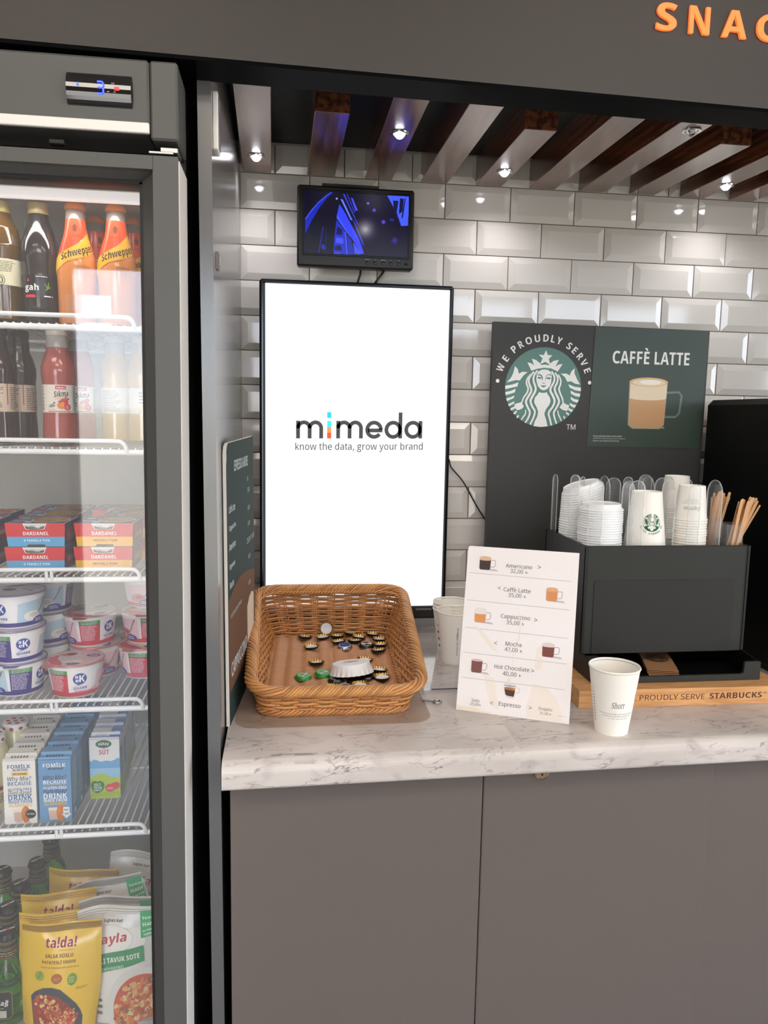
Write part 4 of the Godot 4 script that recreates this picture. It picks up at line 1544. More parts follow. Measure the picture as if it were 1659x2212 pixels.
func almond_print(t: Node3D, blue: bool) -> void:
	var w := 0.0235
	var d := 0.0178
	var h := 0.101
	var p := pr(plane(Vector3(0, 0, d), Vector3.RIGHT, Vector3.UP))
	p.ink("f4f4f2" if blue else "4d78a0", 0)
	p.mid("FOMİLK", 0.0, 0.0925, 0.033, 0.0078, "b")
	p.ink("2a2c33")
	p.mid("ALMOND", 0.0015, 0.0862, 0.022, 0.0035, "b")
	if not blue:
		p.ink("f2c25c")
		p.rect(-0.011, 0.0775, 0.013, 0.0825)
		p.ink("463a1e", 1)
		p.mid("NO SUGAR", 0.001, 0.080, 0.019, 0.0028, "b")
	p.ink("23252b", 1)
	p.mid("Why Mix?", 0.0, 0.0715, 0.034, 0.0095, "i")
	p.ink("f2f4f4" if blue else "4f7fb0", 0)
	p.mid("BECAUSE", 0.0, 0.0648, 0.034, 0.0058, "b")
	p.mid("GLUTEN-FREE", 0.0, 0.0555, 0.034, 0.0042, "b")
	p.mid("DRINK", 0.0, 0.0425, 0.034, 0.0088, "b")
	p.mid("MADE FROM", 0.0, 0.0355, 0.034, 0.0048, "b")
	p.ink("23252b", 1)
	p.mid("Plant-Based", 0.0, 0.0502, 0.034, 0.0080, "i")
	p.ink("eebf4e", 0)
	p.mid("ALMONDS", 0.0, 0.0298, 0.034, 0.0052, "b")
	p.rect(-0.016, 0.0603, 0.017, 0.0609)
	p.ink("efe0d4", 0)
	p.poly(V2("-11,24 4,24 2,4 -9,4", 0.001))
	p.ink("d9b9a4", 1)
	p.poly(V2("-10,19 3.4,19 2,4 -9,4", 0.001))
	p.ink("d9823c", 2)
	p.ell(0.0075, 0.015, 0.0066, 0.0135, 24)
	p.ink("b9662a", 3)
	p.line([Vector2(0.005, 0.004), Vector2(0.007, 0.016), Vector2(0.009, 0.026)], 0.0007)
	p.line([Vector2(0.0095, 0.005), Vector2(0.0102, 0.016), Vector2(0.0098, 0.025)], 0.0006)
	if blue:
		p.ink("f4f6f6", 3)
		p.poly(V2("11,24 20,24 20,13 23,13 15.5,5.5 8,13 11,13", 0.001))
		p.ink("23252b", 4)
		p.mid("NO", 0.0155, 0.0195, 0.006, 0.0036, "b")
		p.mid("200", 0.0155, 0.0135, 0.006, 0.003, "b")
	else:
		p.ink("23252b", 3)
		p.ell(0.0145, 0.0155, 0.0076, 0.0072)
		p.ink("f2f2f2", 4)
		p.mid("NO SUGAR", 0.0145, 0.0155, 0.011, 0.002, "b")
	p.ink("2c3a48", 0)
	p.mid("200 ml e", 0.003, -0.0005 + 0.003, 0.020, 0.0024)
	inked(p, "front_print", t)
	var nn := Vector3(0, 2 * d, 0.0055).normalized()
	p = pr(plane(Vector3(0, h + 0.0023, 0), Vector3.RIGHT, Vector3(0, 0.0055, -2 * d).normalized()))
	p.ink("3a4a5a" if blue else "55565c")
	for k in 6:
		p.rect(-0.014 + k * 0.0044, -0.010, -0.0115 + k * 0.0044, -0.004)
	p.fine(0.0, -0.003, 0.018, 0.005, 2, 4)
	p.ell(0.016, 0.0105, 0.0022, 0.0022, 12)
	p.ink("f2f4f4" if blue else "4a5058")
	p.mid("FOMİLK", 0.0, -0.0145, 0.018, 0.0035, "b")
	inked(p, "top_print", t)
	p = pr(plane(Vector3(w, 0, 0), Vector3(0, 0, -1), Vector3.UP))
	p.ink("d9e6f2" if blue else "6d8fb0")
	for k in 17:
		var y := 0.022 + k * 0.0042
		p.line([Vector2(-0.012, y), Vector2(0.0, y + 0.0016), Vector2(0.012, y + 0.001 + 0.001 * (k % 3))], 0.0014, 0.4)
	p.ell(0.0, 0.010, 0.005, 0.005, 14)
	inked(p, "side_print", t)

func milk_carton_print(t: Node3D) -> void:
	var w := 0.0235
	var d := 0.0178
	var h := 0.101
	var p := pr(plane(Vector3(0, 0, d), Vector3.RIGHT, Vector3.UP))
	p.ink("6db3e2")
	p.rect(-w, 0.030, w, 0.072)
	p.ink("9ed0ee", 1)
	p.rect(-w, 0.036, w, 0.052)
	p.ink("f4f3f0", 2)
	p.poly(V2("-23.5,101 -23.5,66 -20,64 -17,67.5 -12,66 -6,63 2,65 10,63.5 16,66 20,69 23.5,68 23.5,101", 0.001))
	p.ink("b9cf3a", 2)
	p.poly(V2("-23.5,0 23.5,0 23.5,38 14,35 4,39 -6,44 -16,40 -23.5,36", 0.001))
	p.ink("8fba2c", 3)
	for k in 16:
		var x := -0.021 + 0.0028 * k
		p.line([Vector2(x, 0.003), Vector2(x + 0.001, 0.008), Vector2(x + 0.003, 0.012)], 0.0012, 0.6)
	p.ink("3f7a2a", 3)
	p.ell(-0.001, 0.093, 0.0125, 0.0068)
	p.ink("245c2a", 4)
	p.ell(-0.001, 0.093, 0.0115, 0.0058)
	p.ink("ffffff", 5)
	p.mid("sütaş", -0.001, 0.0932, 0.017, 0.0064, "bi")
	p.ink("d5313f", 3)
	p.mid("SÜT", -0.0005, 0.0805, 0.0155, 0.0105, "b")
	# plain green leaf badge and red fruit badge at the foot of the picture
	p.ink("2e7a3a", 4)
	p.poly(V2("-23,24 -20,30 -15,31 -12,29 -8,31 -3,28 -1,23 -3,16 -8,11 -14,9.5 -20,14", 0.001))
	p.ink("e6f2e0", 5)
	p.fine(-0.018, 0.013, 0.013, 0.014, 5, 3)
	p.ink("dd3b3c", 4)
	p.ell(0.0075, 0.018, 0.0078, 0.007)
	p.poly(V2("8,23 12,27 19,28 23,24 22,18 16,15 10,15", 0.001))
	p.ink("f7dede", 5)
	p.fine(0.002, 0.0155, 0.011, 0.004, 2, 9)
	p.ink("c9d84e", 5)
	p.fine(0.009, 0.004, 0.010, 0.004, 2, 6)
	inked(p, "front_print", t, M.print_gloss)
	p = pr(plane(Vector3(0, h + 0.0023, 0), Vector3.RIGHT, Vector3(0, 0.0055, -2 * d).normalized()))
	p.ink("4a6ec0")
	p.rect(-w, -0.017, w, -0.009)
	p.rect(0.006, -0.009, w, 0.017)
	p.ink("e8e8ea", 1)
	p.ell(0.0155, 0.002, 0.0045, 0.0042, 14)
	p.ink("6d6d70", 1)
	p.fine(-0.016, -0.007, 0.020, 0.006, 2, 5)
	inked(p, "top_print", t)
	p = pr(plane(Vector3(w, 0, 0), Vector3(0, 0, -1), Vector3.UP))
	p.ink("b9cf3a")
	p.rect(-d, 0.0, d, 0.022)
	p.ink("6db3e2")
	p.rect(-d, 0.040, -0.004, 0.085)
	p.ink("3f7a4a", 1)
	for k in 16:
		var y := 0.024 + k * 0.0040
		p.line([Vector2(-0.012, y), Vector2(0.012, y + 0.002)], 0.0013, 0.3)
	inked(p, "side_print", t)

func milk_bottle() -> Node3D:
	var t := thing("milk_bottle", "", "bottle")
	var pf := [Vector2(0.0, 0.0), Vector2(0.024, 0.0), Vector2(0.0255, 0.003), Vector2(0.0258, 0.075), Vector2(0.0245, 0.088), Vector2(0.0205, 0.100), Vector2(0.0185, 0.108)]
	var b := MB.new()
	b.lathe(pf, 30)
	part("body", b, mt("kefir", "d9d6ad", 0.12, 0.0, 0.6), t)
	b = MB.new()
	b.lathe([Vector2(0.0185, 0.108), Vector2(0.0198, 0.1085), Vector2(0.0202, 0.117), Vector2(0.0185, 0.119), Vector2(0.0, 0.119)], 30)
	part("cap", b, M.plastic_white, t)
	var p := pr(plane(Vector3(0, 0.1192, 0), Vector3.RIGHT, Vector3(0, 0, -1)))
	p.ink("b5353c")
	for k in 7:
		var a := TAU * k / 6.0
		var r := 0.0 if k == 6 else 0.0115
		p.ell(r * cos(a), r * sin(a), 0.0036, 0.0036, 14)
	inked(p, "cap_print", t)
	var rad := func(_v: float) -> float: return 0.0203
	p = pr(drum(rad, 0.0, 0.0203), 0.004)
	p.ink("c23a40")
	for k in 9:
		p.ell(-0.056 + 0.014 * k, 0.1125, 0.0034, 0.0028, 12)
	inked(p, "cap_print", t)
	p = pr(drum(prof_at(pf), 0.3, 0.0258), 0.004)
	p.ink("c8c9a6")
	p.rect(-0.05, 0.012, 0.05, 0.045)
	p.ink("b0404a", 1)
	p.poly(V2("-40,40 -20,44 0,40 20,45 40,40 40,36 0,34 -40,35", 0.001))
	p.fine(-0.03, 0.014, 0.06, 0.016, 5, 4)
	inked(p, "label", t)
	return t

func soda_green() -> Node3D:
	var t := thing("green_bottle", "", "bottle")
	var pf := [Vector2(0.0, 0.0), Vector2(0.0225, 0.0), Vector2(0.0262, 0.004), Vector2(0.0268, 0.02), Vector2(0.0268, 0.062), Vector2(0.0255, 0.078), Vector2(0.0205, 0.094), Vector2(0.0155, 0.108), Vector2(0.0132, 0.119), Vector2(0.0128, 0.136)]
	var b := MB.new()
	b.lathe(pf, 36)
	var m := mt("green_glass", "2f7a12", 0.06, 0.0, 0.6)
	m.refraction_enabled = true
	m.refraction_scale = 0.05
	m.albedo_color = Color(0.5, 0.9, 0.2, 0.03)
	m.transparency = BaseMaterial3D.TRANSPARENCY_ALPHA
	part("body", b, m, t)
	b = MB.new()
	b.lathe([Vector2(0.0160, 0.1085), Vector2(0.0168, 0.110), Vector2(0.0145, 0.124), Vector2(0.0142, 0.139)], 32)
	part("neck_foil", b, mt("foil", "2d2a1c", 0.3, 0.2), t)
	var p := pr(drum(prof_at([Vector2(0.0168, 0.110), Vector2(0.0145, 0.124), Vector2(0.0142, 0.139)]), 0.0, 0.015), 0.003)
	p.ink("b09a5c")
	for y in [0.1108, 0.1222, 0.1245, 0.132, 0.1345]:
		p.rect(-0.047, y, 0.047, y + 0.0006)
	p.fine(-0.030, 0.113, 0.06, 0.007, 2, 6)
	inked(p, "foil_print", t)
	b = MB.new()
	var wob := func(a: float, y: float) -> float: return 1.0 + (0.035 * cos(21.0 * a) if y < 0.1425 else 0.0)
	b.lathe([Vector2(0.0155, 0.1385), Vector2(0.0158, 0.140), Vector2(0.0146, 0.1435), Vector2(0.0136, 0.1465), Vector2(0.0115, 0.1478), Vector2(0.0, 0.148)], 63, Vector3.ZERO, wob)
	part("crown_cap", b, mt("cap_dark", "17170f", 0.22, 0.3), t)
	p = pr(plane(Vector3(0, 0.1482, 0), Vector3.RIGHT, Vector3(0, 0, -1)))
	p.ink("c9c7c2")
	p.poly(V2("-11,-3.4 9,6 11,3 -8,-6.6", 0.001))
	p.ink("d2474c", 1)
	p.ell(0.001, 0.001, 0.0026, 0.0026, 12)
	inked(p, "cap_print", t)
	p = pr(drum(prof_at(pf), -0.5, 0.0268), 0.004)
	p.ink("8a7a34")
	p.poly(rr(-0.026, 0.016, 0.026, 0.0635, 0.007))
	p.ink("1f261a", 1)
	p.poly(rr(-0.0248, 0.0172, 0.0248, 0.0623, 0.006))
	p.ink("e9e7df", 2)
	p.mid("uludağ", 0.004, 0.043, 0.034, 0.011, "bi", 0.06)
	p.ink("c9c9c4", 2)
	p.poly(V2("-24,58 -14,62 -2,58 2,52 -10,54 -20,50", 0.001))
	p.ink("c94a4a", 3)
	p.ell(-0.019, 0.049, 0.003, 0.003, 12)
	p.ink("b9b9a6", 2)
	p.rect(0.006, 0.0195, 0.017, 0.0315)
	p.fine(-0.012, 0.032, 0.026, 0.005, 2, 4)
	inked(p, "label", t)
	return t

func pouch_shape(w: float, h: float, seed_: int) -> Callable:
	# the front of a standing pouch: u 0..1 across, v 0..1 up, s +1 front / -1 back
	return func(u: float, v: float, s: float) -> Vector3:
		var x := (u - 0.5) * w * (0.86 + 0.14 * smoothstep(0.0, 0.5, v))
		var belly := pow(maxf(sin(PI * u), 0.0), 0.7)
		var prof := 0.022 * pow(1.0 - v, 0.55) * (1.0 if v < 0.86 else maxf(0.0, (1.0 - v) / 0.14)) + 0.0006
		var z := s * prof * belly
		z += 0.0016 * sin(u * 9.0 + seed_ * 1.7 + v * 4.0) * smoothstep(0.1, 0.5, v) + 0.0045 * sin(u * 5.0 + seed_) * smoothstep(0.8, 1.0, v)
		var y := v * h + 0.004 * sin(u * 4.0 + seed_ * 2.3) * smoothstep(0.7, 1.0, v)
		return Vector3(x, y, z)

func pouch(called: String, w: float, h: float, seed_: int, m: Material) -> Array:
	var t := thing(called, "", "pouch")
	var f := pouch_shape(w, h, seed_)
	var b := MB.new()
	b.grid(func(u: float, v: float) -> Vector3: return f.call(u, v, 1.0), 22, 30)
	b.grid(func(u: float, v: float) -> Vector3: return f.call(u, v, -1.0), 22, 30, true)
	b.grid(func(u: float, v: float) -> Vector3: return f.call(u, 0.0, 1.0 - 2.0 * v), 16, 4)
	part("bag", b, m, t)
	b = MB.new()
	for k in 2:
		b.grid(func(u: float, v: float) -> Vector3: return f.call(u, 0.935 + 0.055 * v, 1.0) + Vector3(0, 0, 0.0006 + 0.0005 * sin(v * 18.0)), 22, 12, k == 1)
	part("seal", b, m, t)
	var map := func(u: float, v: float, lift: float) -> Vector3:
		var a: Vector3 = f.call(u / w + 0.5, v / h, 1.0)
		return a + Vector3(0, 0, lift * 1.6)
	var p := pr(map, 0.006, 0.006)
	return [t, p]

func chunks(p: Print, cx: float, cy: float, rx: float, ry: float, cols: Array, n: int, sd: int, sz := 0.005) -> void:
	var rg := RandomNumberGenerator.new()
	rg.seed = sd
	for k in n:
		p.ink(cols[rg.randi() % cols.size()], 4 + k % 4)
		var a := rg.randf() * TAU
		var r := sqrt(rg.randf())
		var c := Vector2(cx + rx * r * cos(a), cy + ry * r * sin(a))
		var q := PackedVector2Array()
		var nn := 5 + rg.randi() % 3
		var s := rg.randf_range(0.5, 1.1) * sz
		for j in nn:
			var b := TAU * j / nn
			q.append(c + Vector2(cos(b), sin(b)) * s * rg.randf_range(0.7, 1.2))
		p.poly(q)

func shelves_lower() -> void:
	# fourth shelf: dairy tubs
	var y := 0.9895
	var g := "white and violet tubs on the fourth fridge shelf"
	var a := tub(0)
	tag(a, "white violet tub at the bottom of the front left stack, fourth fridge shelf", "tub", g)
	a.position = Vector3(-0.766, y, 0.565)
	a.rotation.y = 0.85
	copy(a, "dairy_tub", "white violet tub in the middle of the front left stack, fourth shelf", Vector3(-0.765, y + 0.0525, 0.567), Vector3(0.02, 0.12, 0.0), g)
	copy(a, "dairy_tub", "white violet tub on top of the front left stack, fourth fridge shelf", Vector3(-0.763, y + 0.105, 0.567), Vector3(0.0, -0.75, 0.02), g)
	copy(a, "dairy_tub", "white violet tub at the bottom of the stack behind the front left one", Vector3(-0.748, y, 0.475), Vector3(0, -0.5, 0), g)
	copy(a, "dairy_tub", "white violet tub second from the bottom, behind the front left stack", Vector3(-0.748, y + 0.0525, 0.475), Vector3(0, -0.9, 0), g)
	copy(a, "dairy_tub", "white violet tub topmost of the stack behind the front left one", Vector3(-0.745, y + 0.105, 0.475), Vector3(0, 1.9, 0), g)
	var s := tub(1)
	g = "strawberry red tubs on the fourth fridge shelf"
	tag(s, "strawberry red tub alone at the front centre of the fourth fridge shelf", "tub", g)
	s.position = Vector3(-0.677, y, 0.578)
	s.rotation.y = -0.03
	copy(s, "dairy_tub", "red tub at the bottom of the centre stack, behind the lone red tub", Vector3(-0.668, y, 0.49), Vector3(0, -1.15, 0), g)
	copy(s, "dairy_tub", "red tub on top of the centre stack, behind the lone red tub", Vector3(-0.674, y + 0.0525, 0.49), Vector3(0, 0.62, 0.02), g)
	copy(s, "dairy_tub", "red tub at the bottom of the stack by the right fridge wall", Vector3(-0.588, y, 0.50), Vector3(0, 0.35, 0), g)
	copy(s, "dairy_tub", "red tub second from the bottom of the stack by the right fridge wall", Vector3(-0.586, y + 0.0525, 0.48), Vector3(0, 0.75, 0), g)
	copy(s, "dairy_tub", "red tub topmost of the stack by the right fridge wall", Vector3(-0.588, y + 0.105, 0.45), Vector3(0, 1.4, 0), g)
	# fifth shelf: cartons and milk bottles
	y = 0.7935
	var ord := ["front one", "second from the front", "third from the front", "fourth from the front", "fifth from the front", "sixth from the front", "seventh from the front"]
	var rows := [["almond_carton", "f1efea", "e4e2dd", "white almond drink carton, %s of its row on the fifth fridge shelf", -0.7555, 0.594, 5, -0.0014, "white almond drink cartons in a row"],
		["almond_carton_blue", "6a9cc9", "84b2da", "blue almond drink carton, %s of its row on the fifth fridge shelf", -0.7045, 0.594, 7, -0.0008, "blue almond drink cartons in a row"],
		["milk_carton", "eceef0", "e4e8f0", "milk carton with meadow picture, %s of its row, fifth shelf", -0.6465, 0.5265, 5, -0.0027, "small milk cartons in a row"]]
	for i in 3:
		var r: Array = rows[i]
		var t := drink_carton("almond_carton" if i < 2 else "milk_carton", r[0], r[1], r[2])
		if i < 2:
			almond_print(t, i == 1)
		else:
			milk_carton_print(t)
		tag(t, r[3] % ord[0], "carton", r[8])
		t.position = Vector3(r[4], y, r[5])
		for k in range(1, r[6]):
			copy(t, "almond_carton" if i < 2 else "milk_carton", r[3] % ord[k], Vector3(r[4] + r[7] * k + rng.randf_range(-0.001, 0.001), y, r[5] - 0.0368 * k), Vector3(0, rng.randf_range(-0.03, 0.03), 0), r[8])
	var mk := milk_bottle()
	g = "milk drink bottles with dotted caps on the fifth fridge shelf"
	tag(mk, "milk drink bottle with red-dotted white cap, rear right of the three, fifth shelf", "bottle", g)
	mk.position = Vector3(-0.796, y, 0.50)
	copy(mk, "milk_bottle", "milk drink bottle with red-dotted white cap, middle of the three, fifth shelf", Vector3(-0.815, y, 0.55), Vector3(0, 0.5, 0), g)
	copy(mk, "milk_bottle", "milk drink bottle at the left frame edge, foremost of the three, fifth shelf", Vector3(-0.8275, y, 0.603), Vector3(0, 0.9, 0), g)
	# fridge floor: green bottles and pouches
	y = 0.4695
	var gb := soda_green()
	g = "green glass bottles on the fridge floor"
	tag(gb, "green glass bottle nearest the door on the fridge floor", "bottle", g)
	gb.position = Vector3(-0.7855, y, 0.607)
	for q in [[-0.806, 0.543, "second from the door"], [-0.806, 0.483, "third from the door, left of the yellow pouches"], [-0.850, 0.44, "at the left frame edge behind the others"], [-0.7985, 0.417, "fourth from the door"], [-0.797, 0.34, "rearmost, topping the upper yellow pouch"]]:
		copy(gb, "green_bottle", "green glass bottle on the fridge floor, " + q[2], Vector3(q[0], y, q[1]), Vector3(0, 0.3, 0), g)
	yellow_pouches(y)
	white_pouches(y)

func yellow_pouches(y: float) -> void:
	var m := mt("pouch_yellow", "e6bd2c", 0.24, 0.0, 0.6)
	var w := 0.116
	var h := 0.178
	var g := "yellow ready meal pouches on the fridge floor"
	var q := pouch("meal_pouch", w, h, 1, m)
	var t: Node3D = q[0]
	var p: Print = q[1]
	p.off.y = 0.012
	p.ink("a52a6c")
	p.mid("ta!da!", 0.0, 0.1385, 0.044, 0.0165, "b", -0.05)
	p.ink("b08428")
	p.mid("hazır yemekler", 0.008, 0.1255, 0.022, 0.0030, "i", -0.05)
	p.fine(-0.049, 0.156, 0.022, 0.002, 1, 6)
	p.ink("7f4420")
	p.mid("SALSA SOSLU", -0.002, 0.1175, 0.040, 0.0056, "b", -0.05)
	p.mid("PATATESLİ TAVUK", -0.002, 0.1085, 0.049, 0.0060, "b", -0.05)
	p.ink("94651f")
	p.mid("Chicken & Potatoes with Salsa Sauce", -0.001, 0.100, 0.056, 0.0030, "i", -0.05)
	p.ink("8f9a2e")
	p.ell(-0.030, 0.087, 0.0072, 0.0078)
	p.ink("5f8a2c", 1)
	p.line([Vector2(-0.033, 0.083), Vector2(-0.029, 0.088), Vector2(-0.029, 0.094)], 0.003, 0.6)
	p.ink("b5612f")
	p.ell(-0.004, 0.0835, 0.008, 0.0076)
	p.ink("d9a24a", 1)
	p.fine(-0.009, 0.080, 0.010, 0.006, 2, 4)
	p.ink("6f9a3a")
	p.ell(0.018, 0.080, 0.0068, 0.0092)
	p.ink("d9c25a", 1)
	p.fine(0.013, 0.075, 0.009, 0.010, 3, 5)
	p.ink("8a6a20")
	p.fine(0.024, 0.063, 0.016, 0.004, 2, 6)
	p.ink("3c4148", 1)
	p.poly(PackedVector2Array([Vector2(-0.042, -0.011), Vector2(-0.0435, 0.055), Vector2(-0.037, 0.062), Vector2(-0.024, 0.069), Vector2(-0.010, 0.0705), Vector2(0.002, 0.067), Vector2(0.014, 0.055), Vector2(0.026, 0.042), Vector2(0.033, 0.031), Vector2(0.0375, 0.02), Vector2(0.038, -0.011)]))
	p.ink("8f3216", 3)
	p.poly(PackedVector2Array([Vector2(-0.040, -0.011), Vector2(-0.042, 0.048), Vector2(-0.032, 0.056), Vector2(-0.015, 0.061), Vector2(0.0, 0.056), Vector2(0.014, 0.044), Vector2(0.027, 0.026), Vector2(0.030, -0.011)]))
	for k in 4:
		chunks(p, -0.024 + k * 0.014, 0.043 - 0.006 * k, 0.012, 0.016 - 0.001 * k, ["b5532a", "c9743a", "d9a05c", "8a3020", "c93f28", "e0b878", "a8602c"], 34, 20 + k, 0.0036)
		chunks(p, -0.028 + k * 0.014, 0.008, 0.012, 0.019, ["b5532a", "c9743a", "d9a05c", "8a3020", "c93f28", "e0b878", "a8602c"], 34, 30 + k, 0.0036)
	inked(p, "print", t, M.print_gloss)
	tag(t, "yellow ready meal pouch foremost on the fridge floor, picture fully visible", "pouch", g)
	t.position = Vector3(-0.6985, y, 0.646)
	t.rotation = Vector3(-0.10, 0.02, -0.02)
	t.scale = Vector3(1, 0.965, 1)
	copy(t, "meal_pouch", "yellow ready meal pouch second from the door, its crinkled top edge showing", Vector3(-0.7125, y, 0.619), Vector3(-0.10, 0.06, -0.03), g)
	copy(t, "meal_pouch", "yellow ready meal pouch third from the door, lettering above the crinkled one", Vector3(-0.717, y, 0.570), Vector3(-0.12, 0.05, 0.03), g)
	copy(t, "meal_pouch", "yellow ready meal pouch rearmost on the fridge floor, tallest of its row", Vector3(-0.706, y, 0.507), Vector3(-0.10, -0.06, -0.04), g)

func white_pouches(y: float) -> void:
	var m := mt("pouch_white", "e2dfd6", 0.26, 0.0, 0.6)
	var g := "white ready meal pouches on the fridge floor"
	var q := pouch("white_pouch", 0.122, 0.172, 3, m)
	var t: Node3D = q[0]
	var p: Print = q[1]
	p.ink("efece2")
	p.poly(rr(-0.054, 0.108, 0.040, 0.142, 0.01))
	p.ink("2f3330", 1)
	p.mid("Sağlıklı Kat!", -0.007, 0.152, 0.030, 0.0050, "bi")
	p.ink("8fa070", 1)
	p.mid("hazır yemek", -0.010, 0.158, 0.012, 0.0018, "i")
	p.ink("f4f1e8", 1)
	p.ell(-0.012, 0.126, 0.034, 0.021)
	p.ink("b9b49a", 2)
	p.ring(-0.012, 0.126, 0.034, 0.021, 0.0006, -1.2, 0.9)
	p.ink("c8282f", 3)
	p.mid("Yayla", -0.012, 0.1265, 0.050, 0.0185, "bi", 0.06)
	p.ink("2f8f4e", 3)
	p.poly(V2("-56,77 -56,104 36,112 38,109 38,88 4,82", 0.001))
	p.ink("f2f4ec", 4)
	p.mid("SEBZELİ TAVUK SOTE", -0.011, 0.0975, 0.084, 0.0098, "b", 0.05)
	p.mid("CHICKEN SAUTE WITH VEGETABLES", -0.022, 0.0835, 0.056, 0.0042, "", 0.05)
	p.ink("1fae5a", 3)
	p.rect(0.034, 0.123, 0.058, 0.166)
	p.ink("f4fff4", 4)
	p.text("Yemeye", 0.0365, 0.150, 0.026, 0.0068, "b")
	p.text("Hazır", 0.0375, 0.1405, 0.020, 0.0068, "b")
	p.text("Ev Yemeği", 0.037, 0.131, 0.020, 0.0042, "b")
	p.text("Tadında", 0.038, 0.1255, 0.016, 0.0040, "b")
	p.ink("dcd9cf", 1)
	p.ell(0.028, 0.020, 0.052, 0.060, 40)
	p.ink("c9552a", 2)
	p.ell(0.030, 0.018, 0.043, 0.050, 40)
	for k in 5:
		for j in 4:
			var c := Vector2(-0.004 + k * 0.0135, 0.006 + j * 0.0145)
			if pow((c.x - 0.030) / 0.043, 2) + pow((c.y - 0.018) / 0.050, 2) < 0.72:
				chunks(p, c.x, c.y, 0.008, 0.008, ["e0ab6c", "d9904a", "c9662e", "e8c088", "b5451f", "d97a2e", "8a5a2a"], 11, 50 + k * 7 + j, 0.0052)
	p.ink("6d5a3a", 3)
	p.fine(-0.050, 0.012, 0.020, 0.05, 5, 8)
	inked(p, "print", t, M.print_gloss)
	tag(t, "white ready meal pouch foremost on the fridge floor, green band and bowl picture", "pouch", g)
	t.position = Vector3(-0.610, y, 0.620)
	t.rotation = Vector3(-0.10, 0.03, 0.05)
	copy(t, "white_pouch", "white ready meal pouch second from the door at the right fridge wall", Vector3(-0.613, y, 0.592), Vector3(-0.08, 0.03, 0.06), g)
	copy(t, "white_pouch", "white ready meal pouch third from the door, top edge slanting up rightwards", Vector3(-0.612, y + 0.006, 0.542), Vector3(-0.08, 0.0, 0.26), g)
	copy(t, "white_pouch", "white ready meal pouch rearmost on the fridge floor, beside the rear yellow pouch", Vector3(-0.617, y + 0.002, 0.470), Vector3(-0.06, 0.0, -0.10), g)


# ---------------------------------------------------------------- screens on the tiled wall
func arc_pts(cx: float, cy: float, r: float, a0: float, a1: float, n := 14) -> Array:
	var out := []
	for k in n + 1:
		var a := deg_to_rad(lerpf(a0, a1, float(k) / n))
		out.append(Vector2(cx + r * cos(a), cy + r * sin(a)))
	return out

